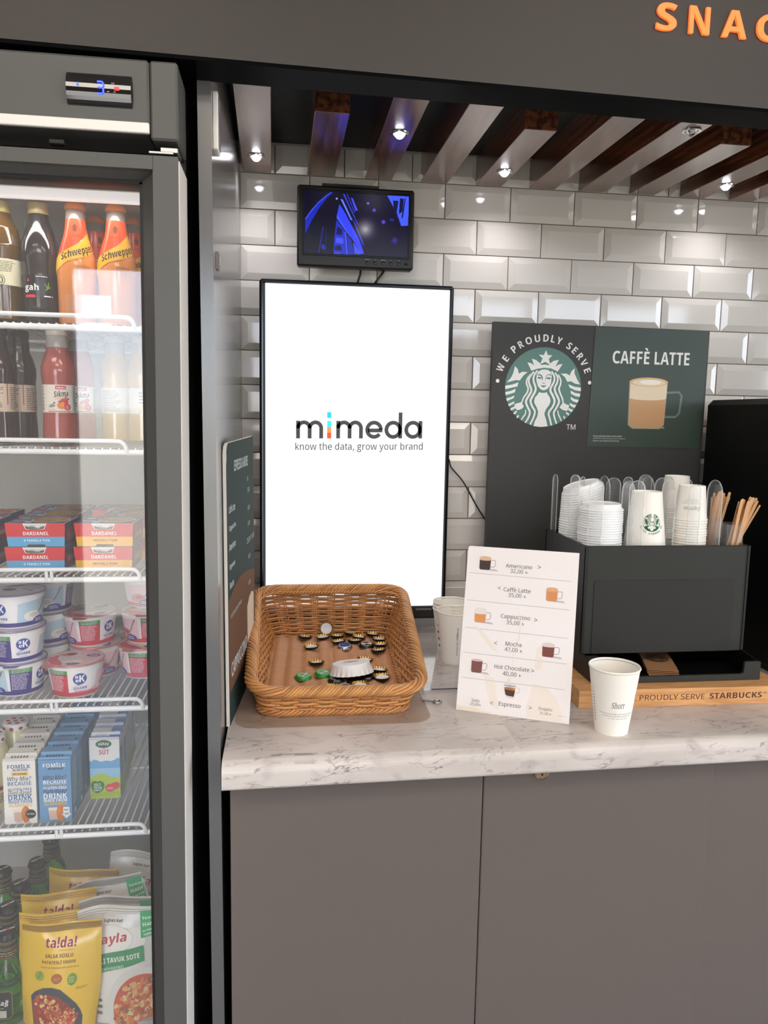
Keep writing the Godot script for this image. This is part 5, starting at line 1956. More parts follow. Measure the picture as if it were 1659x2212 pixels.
func screens() -> void:
	var t := thing("advertising_screen", "tall white advertising screen with black bezel and dark lettering on tiled wall", "screen")
	var b := MB.new()
	b.box(Vector3(-0.2, 1.331, 0.046), Vector3(0.40, 0.73, 0.034), 0.006)
	b.box(Vector3(-0.2, 1.30, 0.020), Vector3(0.2, 0.2, 0.024))
	part("housing", b, M.black_plastic, t)
	b = MB.new()
	b.box(Vector3(-0.4062, 1.3306, 0.054), Vector3(0.0126, 0.7525, 0.034), 0.005)
	b.box(Vector3(0.0075, 1.3306, 0.054), Vector3(0.0105, 0.7525, 0.034), 0.005)
	b.box(Vector3(-0.1995, 1.7018, 0.054), Vector3(0.425, 0.0098, 0.034), 0.0045)
	b.box(Vector3(-0.1995, 0.9702, 0.054), Vector3(0.425, 0.0315, 0.034), 0.005)
	part("bezel", b, mt("bezel_gloss", "34373b", 0.14, 0.75, 0.9), t)
	b = MB.new()
	b.box(Vector3(-0.1985, 1.3415, 0.0665), Vector3(0.4028, 0.7118, 0.008))
	var sc := mt("screen_white", "101010", 0.25)
	sc.emission_enabled = true
	sc.emission = Color("ffffff")
	sc.emission_energy_multiplier = 0.8
	part("screen", b, sc, t)
	var zx := func(x: float, y: float) -> Vector2: return Vector2(-0.3338 + (x - 495.0) * 0.000374, 1.3673 + (1125.0 - y) * 0.000376 + (x - 495.0) * 5.3e-6)
	var p := pr(plane(Vector3(0, 0, 0.0707), Vector3.RIGHT, Vector3.UP))
	p.ink("454547")
	var w := 0.0083
	var st := func(q: Array) -> void:
		var o := []
		for a in q:
			o.append(zx.call(a.x, a.y))
		p.line(o, w)
	for x in [508.0, 744.0]:
		st.call([Vector2(x, 1022), Vector2(x, 1125)])
		for c in [0.0, 68.0]:
			var q := []
			for k in 13:
				var a := PI - PI * k / 12.0
				q.append(Vector2(x + 34.0 + c + 34.0 * cos(a), 1066 - 35.0 * sin(a)))
			q.append(Vector2(x + 68.0 + c, 1125))
			st.call(q)
	for c in [[958.0, 0], [1073.0, 1], [1193.0, 1]]:
		var q := []
		for k in 33:
			var a := (deg_to_rad(lerpf(0.0, 322.0, k / 32.0)) if c[1] == 0 else TAU * k / 32.0)
			q.append(Vector2(c[0] + 41.0 * cos(a), 1074 - 42.0 * sin(a)))
		st.call(q)
	st.call([Vector2(922, 1078), Vector2(1008, 1078)])
	st.call([Vector2(1116, 972), Vector2(1116, 1125)])
	st.call([Vector2(1238, 1022), Vector2(1238, 1125)])
	p.mid("know the data, grow your brand", -0.1922, 1.3495, 0.285, 0.0212, "", 0.0135)
	inked(p, "lettering", t)
	var cols := [["00a3ec", 972.0, 1006.0], ["00bdf2", 1023.0, 1058.0], ["ff7438", 1058.0, 1092.0], ["ff3a00", 1092.0, 1125.0]]
	for c in cols:
		b = MB.new()
		var lo: Vector2 = zx.call(679.0, c[2])
		var hi: Vector2 = zx.call(703.0, c[1])
		b.box(Vector3((lo.x + hi.x) / 2, (lo.y + hi.y) / 2, 0.0708), Vector3(hi.x - lo.x, hi.y - lo.y - 0.0001, 0.0004))
		part("screen_block", b, glow("screen_" + c[0], c[0], 0.8), t)
	p = pr(plane(Vector3(0, 0, 0.0712), Vector3.RIGHT, Vector3.UP))
	p.ink("8a8a8a")
	p.text("SAMSUNG", -0.057, 0.9752, 0.037, 0.0052, "b")
	inked(p, "maker_print", t)
	# small security monitor on a wall arm
	t = thing("security_monitor", "small black monitor showing a blue security camera view, above the white screen", "monitor")
	b = MB.new()
	b.box(Vector3(-0.2068, 1.819, 0.060), Vector3(0.2515, 0.167, 0.028), 0.004)
	part("casing", b, M.black_plastic, t)
	b = MB.new()
	b.box(Vector3(-0.2, 1.82, 0.027), Vector3(0.06, 0.06, 0.040))
	b.box(Vector3(-0.219, 1.9045, 0.058), Vector3(0.122, 0.008, 0.022), 0.001)
	part("mount", b, M.black_plastic, t)
	b = MB.new()
	for q in [[-0.3225, -0.3185, 1.7585, 1.8935], [-0.0935, -0.0895, 1.7585, 1.8935]]:
		b.box(Vector3((q[0] + q[1]) / 2, (q[2] + q[3]) / 2, 0.0745), Vector3(q[1] - q[0], q[3] - q[2], 0.003), 0.001)
	for y in [1.7600, 1.8918]:
		b.box(Vector3(-0.206, y, 0.0745), Vector3(0.233, 0.004, 0.003), 0.001)
	part("bezel_lip", b, mt("lip_black", "101010", 0.3), t)
	var im := monitor_picture()
	b = MB.new()
	var x0 := -0.3182
	var x1 := -0.0938
	var y0 := 1.7622
	var y1 := 1.8898
	var zz := 0.0744
	for q in [[[x0, y0, 0, 1], [x1, y0, 1, 1], [x1, y1, 1, 0]], [[x0, y0, 0, 1], [x1, y1, 1, 0], [x0, y1, 0, 0]]]:
		var v := []
		for a in q:
			v.append(Vector3(a[0], a[1], zz))
		var nz := Vector3.BACK
		b.tri(v[0], v[1], v[2], nz, nz, nz, Vector2(q[0][2], q[0][3]), Vector2(q[1][2], q[1][3]), Vector2(q[2][2], q[2][3]))
	var ms := mt("monitor_screen", "050507", 0.3)
	ms.emission_enabled = true
	ms.emission = Color.WHITE
	ms.emission_operator = BaseMaterial3D.EMISSION_OP_MULTIPLY
	ms.emission_texture = im
	ms.emission_energy_multiplier = 1.0
	part("screen", b, ms, t)
	var bx := [-0.1816, -0.1644, -0.147, -0.1298, -0.1127]
	for i in 5:
		b = MB.new()
		b.lathe([Vector2(0.0, 0.0012), Vector2(0.0034, 0.0010), Vector2(0.0042, 0.0), Vector2(0.0042, -0.001)], 20)
		var o := part("button", b, mt("button_black", "0d0d0d", 0.25), t)
		o.transform = Transform3D(Basis.from_euler(Vector3(PI / 2, 0, 0)), Vector3(bx[i], 1.7478 + 0.0002 * i, 0.0742))
	b = MB.new()
	b.box(Vector3(-0.0972, 1.7477, 0.0742), Vector3(0.0075, 0.0042, 0.001), 0.0003)
	part("sensor_window", b, M.black_gloss, t)
	p = pr(plane(Vector3(0, 0, 0.0741), Vector3.RIGHT, Vector3.UP))
	p.ink("8d8d8d")
	for q in [["MODE", 0, 0.009], ["<", 1, 0.003], ["MENU", 2, 0.009], [">", 3, 0.003], ["O", 4, 0.003]]:
		p.mid(q[0], bx[q[1]], 1.7542, q[2], 0.0026, "b")
	inked(p, "button_print", t)
	# cables
	for q in [[[-0.1937, 1.737, 0.052], [-0.194, 1.7276, 0.046], [-0.199, 1.709, 0.040], [-0.2, 1.68, 0.022], "left of the two thin black cables hanging below the small monitor"], [[-0.1415, 1.737, 0.052], [-0.1480, 1.7275, 0.046], [-0.1615, 1.709, 0.040], [-0.175, 1.68, 0.022], "right of the two thin black cables hanging below the small monitor"]]:
		t = thing("monitor_cable", q[4], "cable")
		b = MB.new()
		var pts := []
		for k in 4:
			pts.append(Vector3(q[k][0], q[k][1], q[k][2]))
		b.tube(curve(pts), 0.0024, 8)
		part("cord", b, M.black_plastic, t)
	t = thing("screen_cable", "thin black cable curving from the white screen's right edge to the dark board", "cable")
	b = MB.new()
	b.tube(curve([Vector3(-0.01, 1.345, 0.026), Vector3(0.0205, 1.3243, 0.02), Vector3(0.0289, 1.3028, 0.02), Vector3(0.0577, 1.2704, 0.02), Vector3(0.0872, 1.2211, 0.02), Vector3(0.105, 1.1936, 0.02), Vector3(0.125, 1.165, 0.02)], 36), 0.0017, 8)
	part("cord", b, M.black_plastic, t)

func monitor_picture() -> ImageTexture:
	var w := 336
	var h := 190
	var im := Image.create(w, h, false, Image.FORMAT_RGB8)
	var shapes := []
	for s in [["1424a8", "165,545 240,440 330,340 430,255 490,218 520,225 440,290 340,420 250,570 165,745"], ["3a48dc", "165,545 240,440 330,340 430,255 490,218 500,222 430,270 330,360 240,465 165,570"],
		["2f3cf5", "600,370 650,440 760,640 860,820 925,1000 890,990 760,800 640,650 565,520"], ["1c2bb0", "565,560 690,735 715,1010 530,990 540,780"], ["4a5cf5", "565,540 690,720 800,850 900,1000 915,1005 700,720 570,510"],
		["0a0d40", "575,650 640,690 640,760 560,750"], ["0a0d40", "550,900 620,890 640,960 545,950"], ["3b4af0", "560,790 650,800 660,870 560,860"], ["1a2898", "700,750 760,830 800,1010 720,1010"], ["3a4ad8", "780,850 900,1000 860,1010 800,1000"], ["3d50f0", "670,720 690,735 715,1010 700,1010"],
		["5d70ff", "612,305 642,310 770,575 745,570"], ["3a46d8", "745,290 768,292 838,450 806,456"], ["2a34b8", "640,240 665,240 850,640 838,640"], ["2a34b8", "690,240 700,240 800,470 790,480"], ["2434c0", "770,560 800,600 930,900 900,880"],
		["3f55f0", "1210,262 1500,280 1490,650 1400,655 1370,560 1290,400"], ["0d0e35", "1290,330 1360,335 1340,480 1380,600 1340,560 1300,430"], ["0d0e35", "1380,300 1430,310 1415,470 1370,500"], ["0d0e35", "1442,300 1455,300 1420,560 1405,540"], ["1d2590", "1250,560 1300,560 1310,590 1260,590"],
		["1a2390", "390,650 402,655 345,985 332,985"], ["131a60", "430,700 440,705 432,990 422,990"], ["1c2690", "372,900 392,870 412,880 430,930 405,945 380,930"], ["5a66d8", "540,985 556,985 552,1000 538,1000"], ["5a66d8", "570,985 586,985 582,1000 568,1000"], ["5a66d8", "600,985 616,985 612,1000 598,1000"]]:
		shapes.append([Color(s[0]), V2(s[1])])
	var dots := [[565, 300, 16, "b9b9ff"], [967, 362, 20, "8a66ff"], [1047, 450, 26, "6a48e0"], [1170, 600, 30, "6a48e0"], [1320, 840, 44, "35208a"]]
	for j in h:
		for i in w:
			var u := (i + 0.5) / w
			var v := (j + 0.5) / h
			var px := Vector2(150 + 1345 * u, 195 + 80 * u + 785 * v)
			var c := Color("07051c").lerp(Color("0d0826"), u)
			for s in shapes:
				if Geometry2D.is_point_in_polygon(px, s[1]):
					c = s[0]
			for d in dots:
				var r: float = px.distance_to(Vector2(d[0], d[1])) / d[2]
				if r < 1.6:
					c = c.lerp(Color(d[3]), clampf(1.25 - r, 0.0, 0.9))
			var g: float = px.distance_to(Vector2(935, 690)) / 150.0
			if g < 1.5:
				c = c.lerp(Color("b4b2b0"), pow(clampf(1.0 - g / 1.3, 0.0, 1.0), 1.6) * 0.9)
			im.set_pixel(i, j, c)
	return ImageTexture.create_from_image(im)


# ---------------------------------------------------------------- wicker basket and crown caps
func loop(cn: Array, r: float) -> Array:   # rounded four-cornered loop; corners front left, front right, back right, back left
	var out := []
	for k in 4:
		var c: Vector2 = cn[k]
		var a: Vector2 = (cn[(k + 3) % 4] - c).normalized()
		var d: Vector2 = (cn[(k + 1) % 4] - c).normalized()
		var p0 := c + a * r
		var p1 := c + d * r
		for j in 10:
			var f := j / 9.0
			out.append(p0.lerp(c, f).lerp(c.lerp(p1, f), f))
		var nx: Vector2 = cn[(k + 1) % 4]
		var p2: Vector2 = nx - d * r
		for j in range(1, 44):
			out.append(p1.lerp(p2, j / 44.0))
	return out

func basket() -> void:
	var t := thing("wicker_basket", "tan wicker basket with a low front, holding loose bottle caps", "basket")
	var m: StandardMaterial3D = M.wicker
	m.vertex_color_use_as_albedo = true
	M.wicker_floor.vertex_color_use_as_albedo = true
	var lo := loop([Vector2(-0.400, 0.535), Vector2(-0.150, 0.540), Vector2(-0.128, 0.112), Vector2(-0.382, 0.108)], 0.036)
	var hi := loop([Vector2(-0.4145, 0.552), Vector2(-0.1255, 0.558), Vector2(-0.0935, 0.094), Vector2(-0.4200, 0.090)], 0.055)
	var n := lo.size()
	var ry := func(z: float) -> float: return 0.968 + (0.550 - z) / 0.458 * 0.066
	var cen := Vector2(-0.27, 0.32)
	var arc := [0.0]
	for i in range(1, n + 1):
		arc.append(arc[i - 1] + lo[i % n].distance_to(lo[i - 1]))
	var pitch: float = arc[n] / 40.0
	var wall := func(i: int, y: float, off: float) -> Vector3:
		var a: Vector2 = lo[i % n]
		var b2: Vector2 = hi[i % n]
		var top: float = ry.call(b2.y)
		var f := clampf((y - 0.925) / (top - 0.925), 0.0, 1.0)
		var q := a.lerp(b2, f)
		var tn: Vector2 = (lo[(i + 1) % n] - lo[(i - 1 + n) % n]).normalized()
		var o := Vector2(-tn.y, tn.x)
		if o.dot(q - cen) < 0.0:
			o = -o
		q += o * off
		return Vector3(q.x, y, q.y)
	var b := MB.new()
	var rg := RandomNumberGenerator.new()
	rg.seed = 8
	var jitter := func(base: Color) -> Color:
		var k := rg.randf_range(0.84, 1.1)
		return Color(base.r * k, base.g * k * rg.randf_range(0.95, 1.03), base.b * k).srgb_to_linear()
	var row := 0
	var y := 0.9285
	while y < 1.03:
		b.col = jitter.call(Color("ffffff"))
		var run := []
		var runs := []
		for i in n + 1:
			var top: float = ry.call(hi[i % n].y)
			if y < top - 0.009:
				run.append(wall.call(i, y + 0.0008 * sin(arc[mini(i, n)] * 40.0 + row), 0.0027 * cos(PI * arc[i] / pitch + PI * row)))
			elif run.size():
				runs.append(run)
				run = []
		if run.size():
			runs.append(run)
		if runs.size() == 1 and runs[0].size() == n + 1:
			runs[0].pop_back()
			b.tube(runs[0], 0.0022, 6, true, 0.0025)
		else:
			for q in runs:
				if q.size() > 4:
					b.tube(q, 0.0021, 6, false, 0.0025)
		y += 0.0047
		row += 1
	var ww := part("woven_wall", b, m, t)
	ww.set_meta("kind", "stuff")
	b = MB.new()
	for k in 40:
		var s := 0
		while s < n and arc[s] < pitch * (k + 0.5):
			s += 1
		for d in [-2, -1, 0, 1]:
			var i0: int = (s + d + n) % n
			b.col = jitter.call(Color("f4e6dc"))
			var top: float = ry.call(hi[i0].y)
			b.tube([wall.call(i0, 0.924, 0.0), wall.call(i0, (0.924 + top) / 2, 0.0), wall.call(i0, top - 0.002, 0.0)], 0.0017, 5)
	ww = part("stakes", b, m, t)
	ww.set_meta("kind", "stuff")
	# braided rim and foot
	for e in [["rim_braid", hi, 8, 0.0070, 0.0030, 17.0], ["foot_braid", lo, 6, 0.0052, 0.0026, 17.0], ["rim_cord", hi, 2, 0.0022, 0.0021, 70.0]]:
		b = MB.new()
		var path := []
		for i in n:
			var q: Vector2 = e[1][i]
			if e[0] == "rim_cord":
				q = q.lerp(cen, 0.055)
			path.append(Vector3(q.x, 0.9265 if e[0] == "foot_braid" else float(ry.call(q.y)) - (0.004 if e[0] == "rim_cord" else 0.0), q.y))
		for s in e[2]:
			b.col = jitter.call(Color("ffffff"))
			var hel := []
			var sub := 4
			for i in n * sub:
				var i0: int = i / sub
				var f := float(i % sub) / sub
				var c: Vector3 = path[i0].lerp(path[(i0 + 1) % n], f)
				var d: Vector3 = (path[(i0 + 2) % n] - path[(i0 - 1 + n) % n]).normalized()
				var si := d.cross(Vector3.UP).normalized()
				var up := si.cross(d)
				var a: float = TAU * (float(i) / (n * sub) * e[5] + float(s) / e[2])
				hel.append(c + si * cos(a) * e[3] * 1.15 + up * sin(a) * e[3])
			b.tube(hel, e[4], 6, true)
		part(e[0], b, m, t)
	# floor: close cross strands humped over seven ribs
	b = MB.new()
	var z := 0.116
	while z < 0.532:
		b.col = Color("fff4ec").srgb_to_linear() * rg.randf_range(0.9, 1.06)
		var f := (z - 0.11) / 0.425
		var xa := lerpf(-0.380, -0.396, f)
		var xb := lerpf(-0.130, -0.153, f)
		var pts := []
		for k in 43:
			var u := k / 42.0
			pts.append(Vector3(lerpf(xa, xb, u), 0.9255 + 0.0072 * absf(sin(PI * 8.0 * u)), z))
		b.tube(pts, 0.00175, 5)
		z += 0.0034
	ww = part("woven_floor", b, M.wicker_floor, t)
	ww.set_meta("kind", "stuff")
	crown_caps()

func crown_cap(hex: String, metal: float) -> Node3D:   # stands on its teeth, top at 6 mm
	var t := thing("bottle_cap", "", "bottle cap")
	var wob := func(a: float, y: float) -> float: return 1.0 + (0.045 * cos(21.0 * a) * clampf((0.0042 - y) / 0.004, 0.0, 1.0))
	var b := MB.new()
	b.lathe([Vector2(0.0158, 0.0), Vector2(0.0152, 0.0014), Vector2(0.0143, 0.0036), Vector2(0.0134, 0.0052), Vector2(0.012, 0.0060), Vector2(0.0, 0.0062)], 63, Vector3.ZERO, wob)
	part("shell", b, mt("cap_" + hex, hex, 0.25, metal, 0.6), t)
	b = MB.new()
	b.lathe([Vector2(0.0117, 0.0054), Vector2(0.0131, 0.0046), Vector2(0.0139, 0.0034), Vector2(0.0149, 0.0013), Vector2(0.0156, -0.0002)], 63, Vector3.ZERO, wob)
	part("inside", b, mt("cap_gold", "c8a258", 0.28, 0.9), t)
	b = MB.new()
	b.lathe([Vector2(0.0, 0.0030), Vector2(0.0085, 0.0030), Vector2(0.0094, 0.0022), Vector2(0.0116, 0.0022), Vector2(0.0128, 0.0040)], 32)
	part("liner", b, mt("cap_liner", "dcdad6", 0.4), t)
	return t

func crown_caps() -> void:
	var dark := crown_cap("15170f", 0.2)
	var green := crown_cap("1f8a2a", 0.0)
	var silver := crown_cap("aeb2bd", 0.85)
	var p := pr(plane(Vector3(0, 0.0062, 0), Vector3.RIGHT, Vector3(0, 0, -1)))
	p.ink("d8d8d8")
	p.poly(V2("-8,-5 8,4 9.5,1 -6,-8", 0.001))
	p.ink("c8403f", 1)
	p.ell(-0.002, 0.0005, 0.002, 0.002, 10)
	p.ink("2f3a2c", 1)
	p.fine(-0.004, -0.004, 0.009, 0.004, 2, 5)
	inked(p, "top_print", green)
	p = pr(plane(Vector3(0, 0.0062, 0), Vector3.RIGHT, Vector3(0, 0, -1)))
	p.ink("263a78")
	p.ell(0, 0, 0.0105, 0.0105)
	inked(p, "top_print", silver)
	var y := 0.9335
	var g := "loose bottle caps in the basket"
	var flat := "dark bottle cap lying inside-up in the basket, "
	var L := [[-0.313, 0.145, "leftmost of the back row"], [-0.275, 0.148, "under the leaning cap"], [-0.243, 0.145, "back row, right of the leaning cap"], [-0.243, 0.184, "behind the blue-topped silver cap"], [-0.212, 0.125, "touching the back wall left of centre right"], [-0.196, 0.153, "back row, right of centre"], [-0.208, 0.182, "left of the black-topped upright cap"], [-0.164, 0.133, "far right at the back wall"], [-0.154, 0.173, "rearmost of three along the right wall"], [-0.156, 0.211, "middle one of three along the right wall"], [-0.165, 0.251, "front one of three along the right wall"], [-0.302, 0.216, "alone left of centre"], [-0.296, 0.32, "alone behind the two green caps"], [-0.198, 0.308, "just behind the large white cap"], [-0.178, 0.371, "right of the large white cap, rear one"], [-0.178, 0.413, "right of the large white cap, front one"], [-0.271, 0.463, "half hidden by the front rim, left"], [-0.223, 0.452, "half hidden by the front rim, right"]]
	for i in L.size():
		var q: Array = L[i]
		var tb := Basis.from_euler(Vector3(rng.randf_range(-0.15, 0.05), 0, rng.randf_range(-0.12, 0.12))) * Basis.from_euler(Vector3(PI, rng.randf_range(0, TAU), 0))
		var tl := tb.get_euler()
		var at := Vector3(q[0], y + 0.0078, q[1])
		if i == 0:
			tag(dark, flat + q[2], "bottle cap", g)
			dark.position = at
			dark.rotation = tl
		else:
			copy(dark, "bottle_cap", flat + q[2], at, tl, g)
	copy(dark, "bottle_cap", "dark bottle cap leaning against the basket's back wall, pale inside facing out", Vector3(-0.266, y + 0.017, 0.124), Vector3(-PI / 2 - 0.3, 0, 0.0), g)
	var up := [[-0.185, 0.205, "dark upright bottle cap with red and white print, near the right wall"], [-0.263, 0.412, "dark upright bottle cap under the large white cap's left edge"], [-0.228, 0.418, "dark upright bottle cap under the large white cap's front middle"], [-0.204, 0.40, "dark upright bottle cap under the large white cap's right edge"], [-0.250, 0.458, "dark upright bottle cap with white print by the front rim"]]
	for i in up.size():
		var q: Array = up[i]
		var o := copy(dark, "bottle_cap", q[2], Vector3(q[0], y, q[1]), Vector3(0.10 if i in [0, 4] else 0.0, rng.randf_range(0, TAU), 0.0), g)
		if i in [0, 4]:
			o.rotation.y = 0.1
			p = pr(plane(Vector3(0, 0.0063, 0), Vector3.RIGHT, Vector3(0, 0, -1)))
			p.ink("e4e2e0")
			p.ring(0, 0, 0.0105, 0.0105, 0.0012)
			p.rect(-0.009, -0.003, 0.009, 0.003)
			p.ink("c03a38", 1)
			p.ell(0.0, 0.0, 0.0032, 0.0026, 12)
			inked(p, "top_print", o)
	tag(green, "green bottle cap with a white label stripe, left one of the pair", "bottle cap", g)
	green.position = Vector3(-0.323, y + 0.001, 0.393)
	green.rotation = Vector3(0.08, 0.5, 0)
	copy(green, "bottle_cap", "green bottle cap with a white label stripe, touching the large white cap", Vector3(-0.2865, y + 0.002, 0.382), Vector3(0.16, 0.15, -0.08), g)
	tag(silver, "silver bottle cap with dark blue top, in the back half of the basket", "bottle cap", g)
	silver.position = Vector3(-0.232, y + 0.002, 0.214)
	silver.rotation = Vector3(0.12, 0, 0)
	# the large white cap
	var t := thing("large_cap", "oversized white bottle cap lying on dark small caps in the basket", "bottle opener", Vector3(-0.2325, y + 0.0066, 0.388))
	t.rotation = Vector3(-0.16, 0.0, 0.075)
	var b := MB.new()
	var wob := func(a: float, yy: float) -> float: return 1.0 + 0.022 * cos(24.0 * a) * clampf((0.013 - yy) / 0.010, 0.0, 1.0)
	b.lathe([Vector2(0.038, 0.0), Vector2(0.0415, 0.0), Vector2(0.0396, 0.005), Vector2(0.0376, 0.011), Vector2(0.0362, 0.0155), Vector2(0.0355, 0.0185), Vector2(0.0345, 0.0198), Vector2(0.0, 0.0202)], 144, Vector3.ZERO, wob)
	part("shell", b, M.plastic_white, t)
	p = pr(plane(Vector3(0, 0.0203, 0), Vector3.RIGHT, Vector3(0, 0, -1)))
	p.ink("b96a5c")
	p.fine(-0.014, -0.004, 0.030, 0.010, 2, 9)
	p.ink("d6a098")
	p.fine(-0.012, 0.010, 0.024, 0.004, 1, 10)
	inked(p, "top_print", t)


# ---------------------------------------------------------------- cups, sign, board, small things on the worktop
func paper_cup(rb: float, rt: float, h: float) -> Node3D:
	var t := thing("paper_cup", "", "cup")
	var b := MB.new()
	b.lathe([Vector2(0.0, 0.004), Vector2(rb - 0.0015, 0.004), Vector2(rb - 0.001, 0.0), Vector2(rb, 0.0), Vector2(rt, h - 0.004)], 48)
	b.lathe([Vector2(rt - 0.0007, h - 0.004), Vector2(rb - 0.0008, 0.006), Vector2(0.0, 0.006)], 48)
	part("cup", b, M.paper_white, t)
	b = MB.new()
	b.lathe([Vector2(rt - 0.001, h - 0.003), Vector2(rt + 0.0006, h - 0.0035), Vector2(rt + 0.0016, h - 0.0015), Vector2(rt + 0.0008, h + 0.0003), Vector2(rt - 0.0006, h), Vector2(rt - 0.001, h - 0.003)], 48)
	part("rolled_rim", b, M.paper_white, t)
	return t

func cone(rb: float, rt: float, h: float, yaw: float) -> Callable:
	var rad := func(v: float) -> float: return lerpf(rb, rt, clampf(v / h, 0.0, 1.0))
	return drum(rad, yaw, (rb + rt) / 2.0)

func counter_things() -> void:
	# front cup
	var t := paper_cup(0.0262, 0.0395, 0.109)
	t.name = "paper_cup"
	tag(t, "white paper cup standing alone at the front of the worktop, marked Short", "cup")
	t.position = Vector3(0.1695, 0.92, 0.638)
	var p := pr(cone(0.0262, 0.0395, 0.109, -0.16), 0.004)
	p.ink("4a4e50")
	p.mid("Short", 0.0, 0.0535, 0.0205, 0.0102, "fi")
	p.mid("Careful, the beverage you're about to enjoy is", 0.0, 0.0385, 0.060, 0.0024)
	p.mid("extremely hot, please take care with this cup,", 0.001, 0.0345, 0.052, 0.0024)
	p.mid("it is for one use only", 0.002, 0.0305, 0.034, 0.0022)
	p.ink("8a8d8a")
	for k in 12:
		p.rect(-0.044, 0.020 + k * 0.0052, -0.0415, 0.0225 + k * 0.0052)
	inked(p, "print", t, M.print_matt)
	# cups behind the price sign
	var a := paper_cup(0.0300, 0.0425, 0.109)
	tag(a, "white paper cup half hidden behind the price sign's left edge, front one", "cup", "cups behind the price sign")
	a.position = Vector3(-0.005, 0.92, 0.275)
	p = pr(cone(0.030, 0.0425, 0.109, -0.22), 0.004)
	p.ink("33373a")
	p.mid("WE PROUDLY SERVE", 0.0, 0.037, 0.030, 0.0030, "", PI / 2)
	p.mid("STARBUCKS", 0.0, 0.0675, 0.026, 0.0034, "b", PI / 2)
	for k in 3:
		p.line([Vector2(0.011, 0.020 + k * 0.016), Vector2(0.016, 0.020 + k * 0.016), Vector2(0.016, 0.031 + k * 0.016), Vector2(0.011, 0.031 + k * 0.016)], 0.0006)
	p.line([Vector2(0.0135, 0.068), Vector2(0.0135, 0.082)], 0.0005)
	inked(p, "print", a, M.print_matt)
	var c := paper_cup(0.0285, 0.0405, 0.092)
	var g := "nested star-printed cups behind the price sign"
	p = pr(cone(0.0285, 0.0405, 0.092, -1.16), 0.004)
	p.ink("2c2a2c")
	for col in 3:
		for k in 5:
			var s := PackedVector2Array()
			for j in 8:
				var r := 0.0052 if j % 2 == 0 else 0.0016
				s.append(Vector2(0.022 * (col - 1) + r * sin(TAU * j / 8), 0.013 + 0.0152 * k + r * cos(TAU * j / 8)))
			p.poly(s)
	inked(p, "print", c, M.print_matt)
	tag(c, "star-printed paper cup at the bottom of the nested stack behind the price sign", "cup", g)
	c.position = Vector3(0.0005, 0.92, 0.195)
	copy(c, "paper_cup", "star-printed paper cup in the middle of the nested stack by the screen", Vector3(0.0005, 0.9275, 0.195), Vector3.ZERO, g)
	copy(c, "paper_cup", "star-printed paper cup topmost of the nested stack by the screen", Vector3(0.0008, 0.935, 0.195), Vector3.ZERO, g)
	price_sign()
	green_board()
	# tan film laid in to tint the shadow around the basket
	t = thing("counter_shadow", "thin translucent tan mat with rounded corners, standing in for shadow under the wicker basket", "overlay")
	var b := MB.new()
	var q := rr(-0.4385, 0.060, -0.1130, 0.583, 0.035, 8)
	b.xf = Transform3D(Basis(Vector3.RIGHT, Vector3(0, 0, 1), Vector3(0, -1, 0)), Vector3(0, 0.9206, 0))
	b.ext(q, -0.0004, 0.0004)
	var mm := mt("shadow_film", "b08c6a", 0.35, 0.0, 0.2)
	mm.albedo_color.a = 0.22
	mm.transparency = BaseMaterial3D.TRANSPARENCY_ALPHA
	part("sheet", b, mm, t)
	# clear tray behind the sign
	t = thing("acrylic_tray", "clear acrylic tray on the worktop between basket and price sign", "tray", Vector3(-0.04, 0.9204, 0.265))
	b = MB.new()
	b.box(Vector3(0, 0.0015, 0), Vector3(0.13, 0.002, 0.36))
	part("base", b, M.acrylic, t)
	for s in [[0, 0.012, 0.179, 0.13, 0.002], [0, 0.012, -0.179, 0.13, 0.002], [-0.064, 0.012, 0, 0.002, 0.356], [0.064, 0.012, 0, 0.002, 0.356]]:
		b = MB.new()
		b.box(Vector3(s[0], s[1], s[2]), Vector3(s[3], 0.018, s[4]), 0.0004)
		part("side", b, M.acrylic, t)
	for s in [[-0.0575, 0.172], [0.0575, 0.172]]:
		b = MB.new()
		b.box(Vector3(s[0], 0.0095, s[1]), Vector3(0.013, 0.016, 0.013), 0.001)
		part("corner_block", b, M.acrylic, t)
	b = MB.new()
	b.box(Vector3(0.0, 0.0035, 0.1775), Vector3(0.1, 0.0016, 0.002))
	part("dark_strip", b, mt("strip_dark", "1c1c3c", 0.3), t)
	# small key-like opener
	t = thing("small_key", "small grey metal key with a round head on the worktop by the basket", "key", Vector3(-0.1005, 0.9205, 0.496))
	t.rotation.y = -0.42
	b = MB.new()
	b.tube([Vector3(-0.016, 0.0022, 0), Vector3(0.004, 0.0022, 0)], 0.0022, 8, false, 0.0016)
	b.box(Vector3(-0.012, 0.0022, 0.002), Vector3(0.006, 0.002, 0.004), 0.0004)
	part("shaft", b, M.steel, t)
	b = MB.new()
	var ringp := []
	for k in 24:
		ringp.append(Vector3(0.0105 + 0.0066 * cos(TAU * k / 24), 0.0022, 0.0066 * sin(TAU * k / 24)))
	b.tube(ringp, 0.0018, 8, true)
	part("ring", b, M.steel, t)

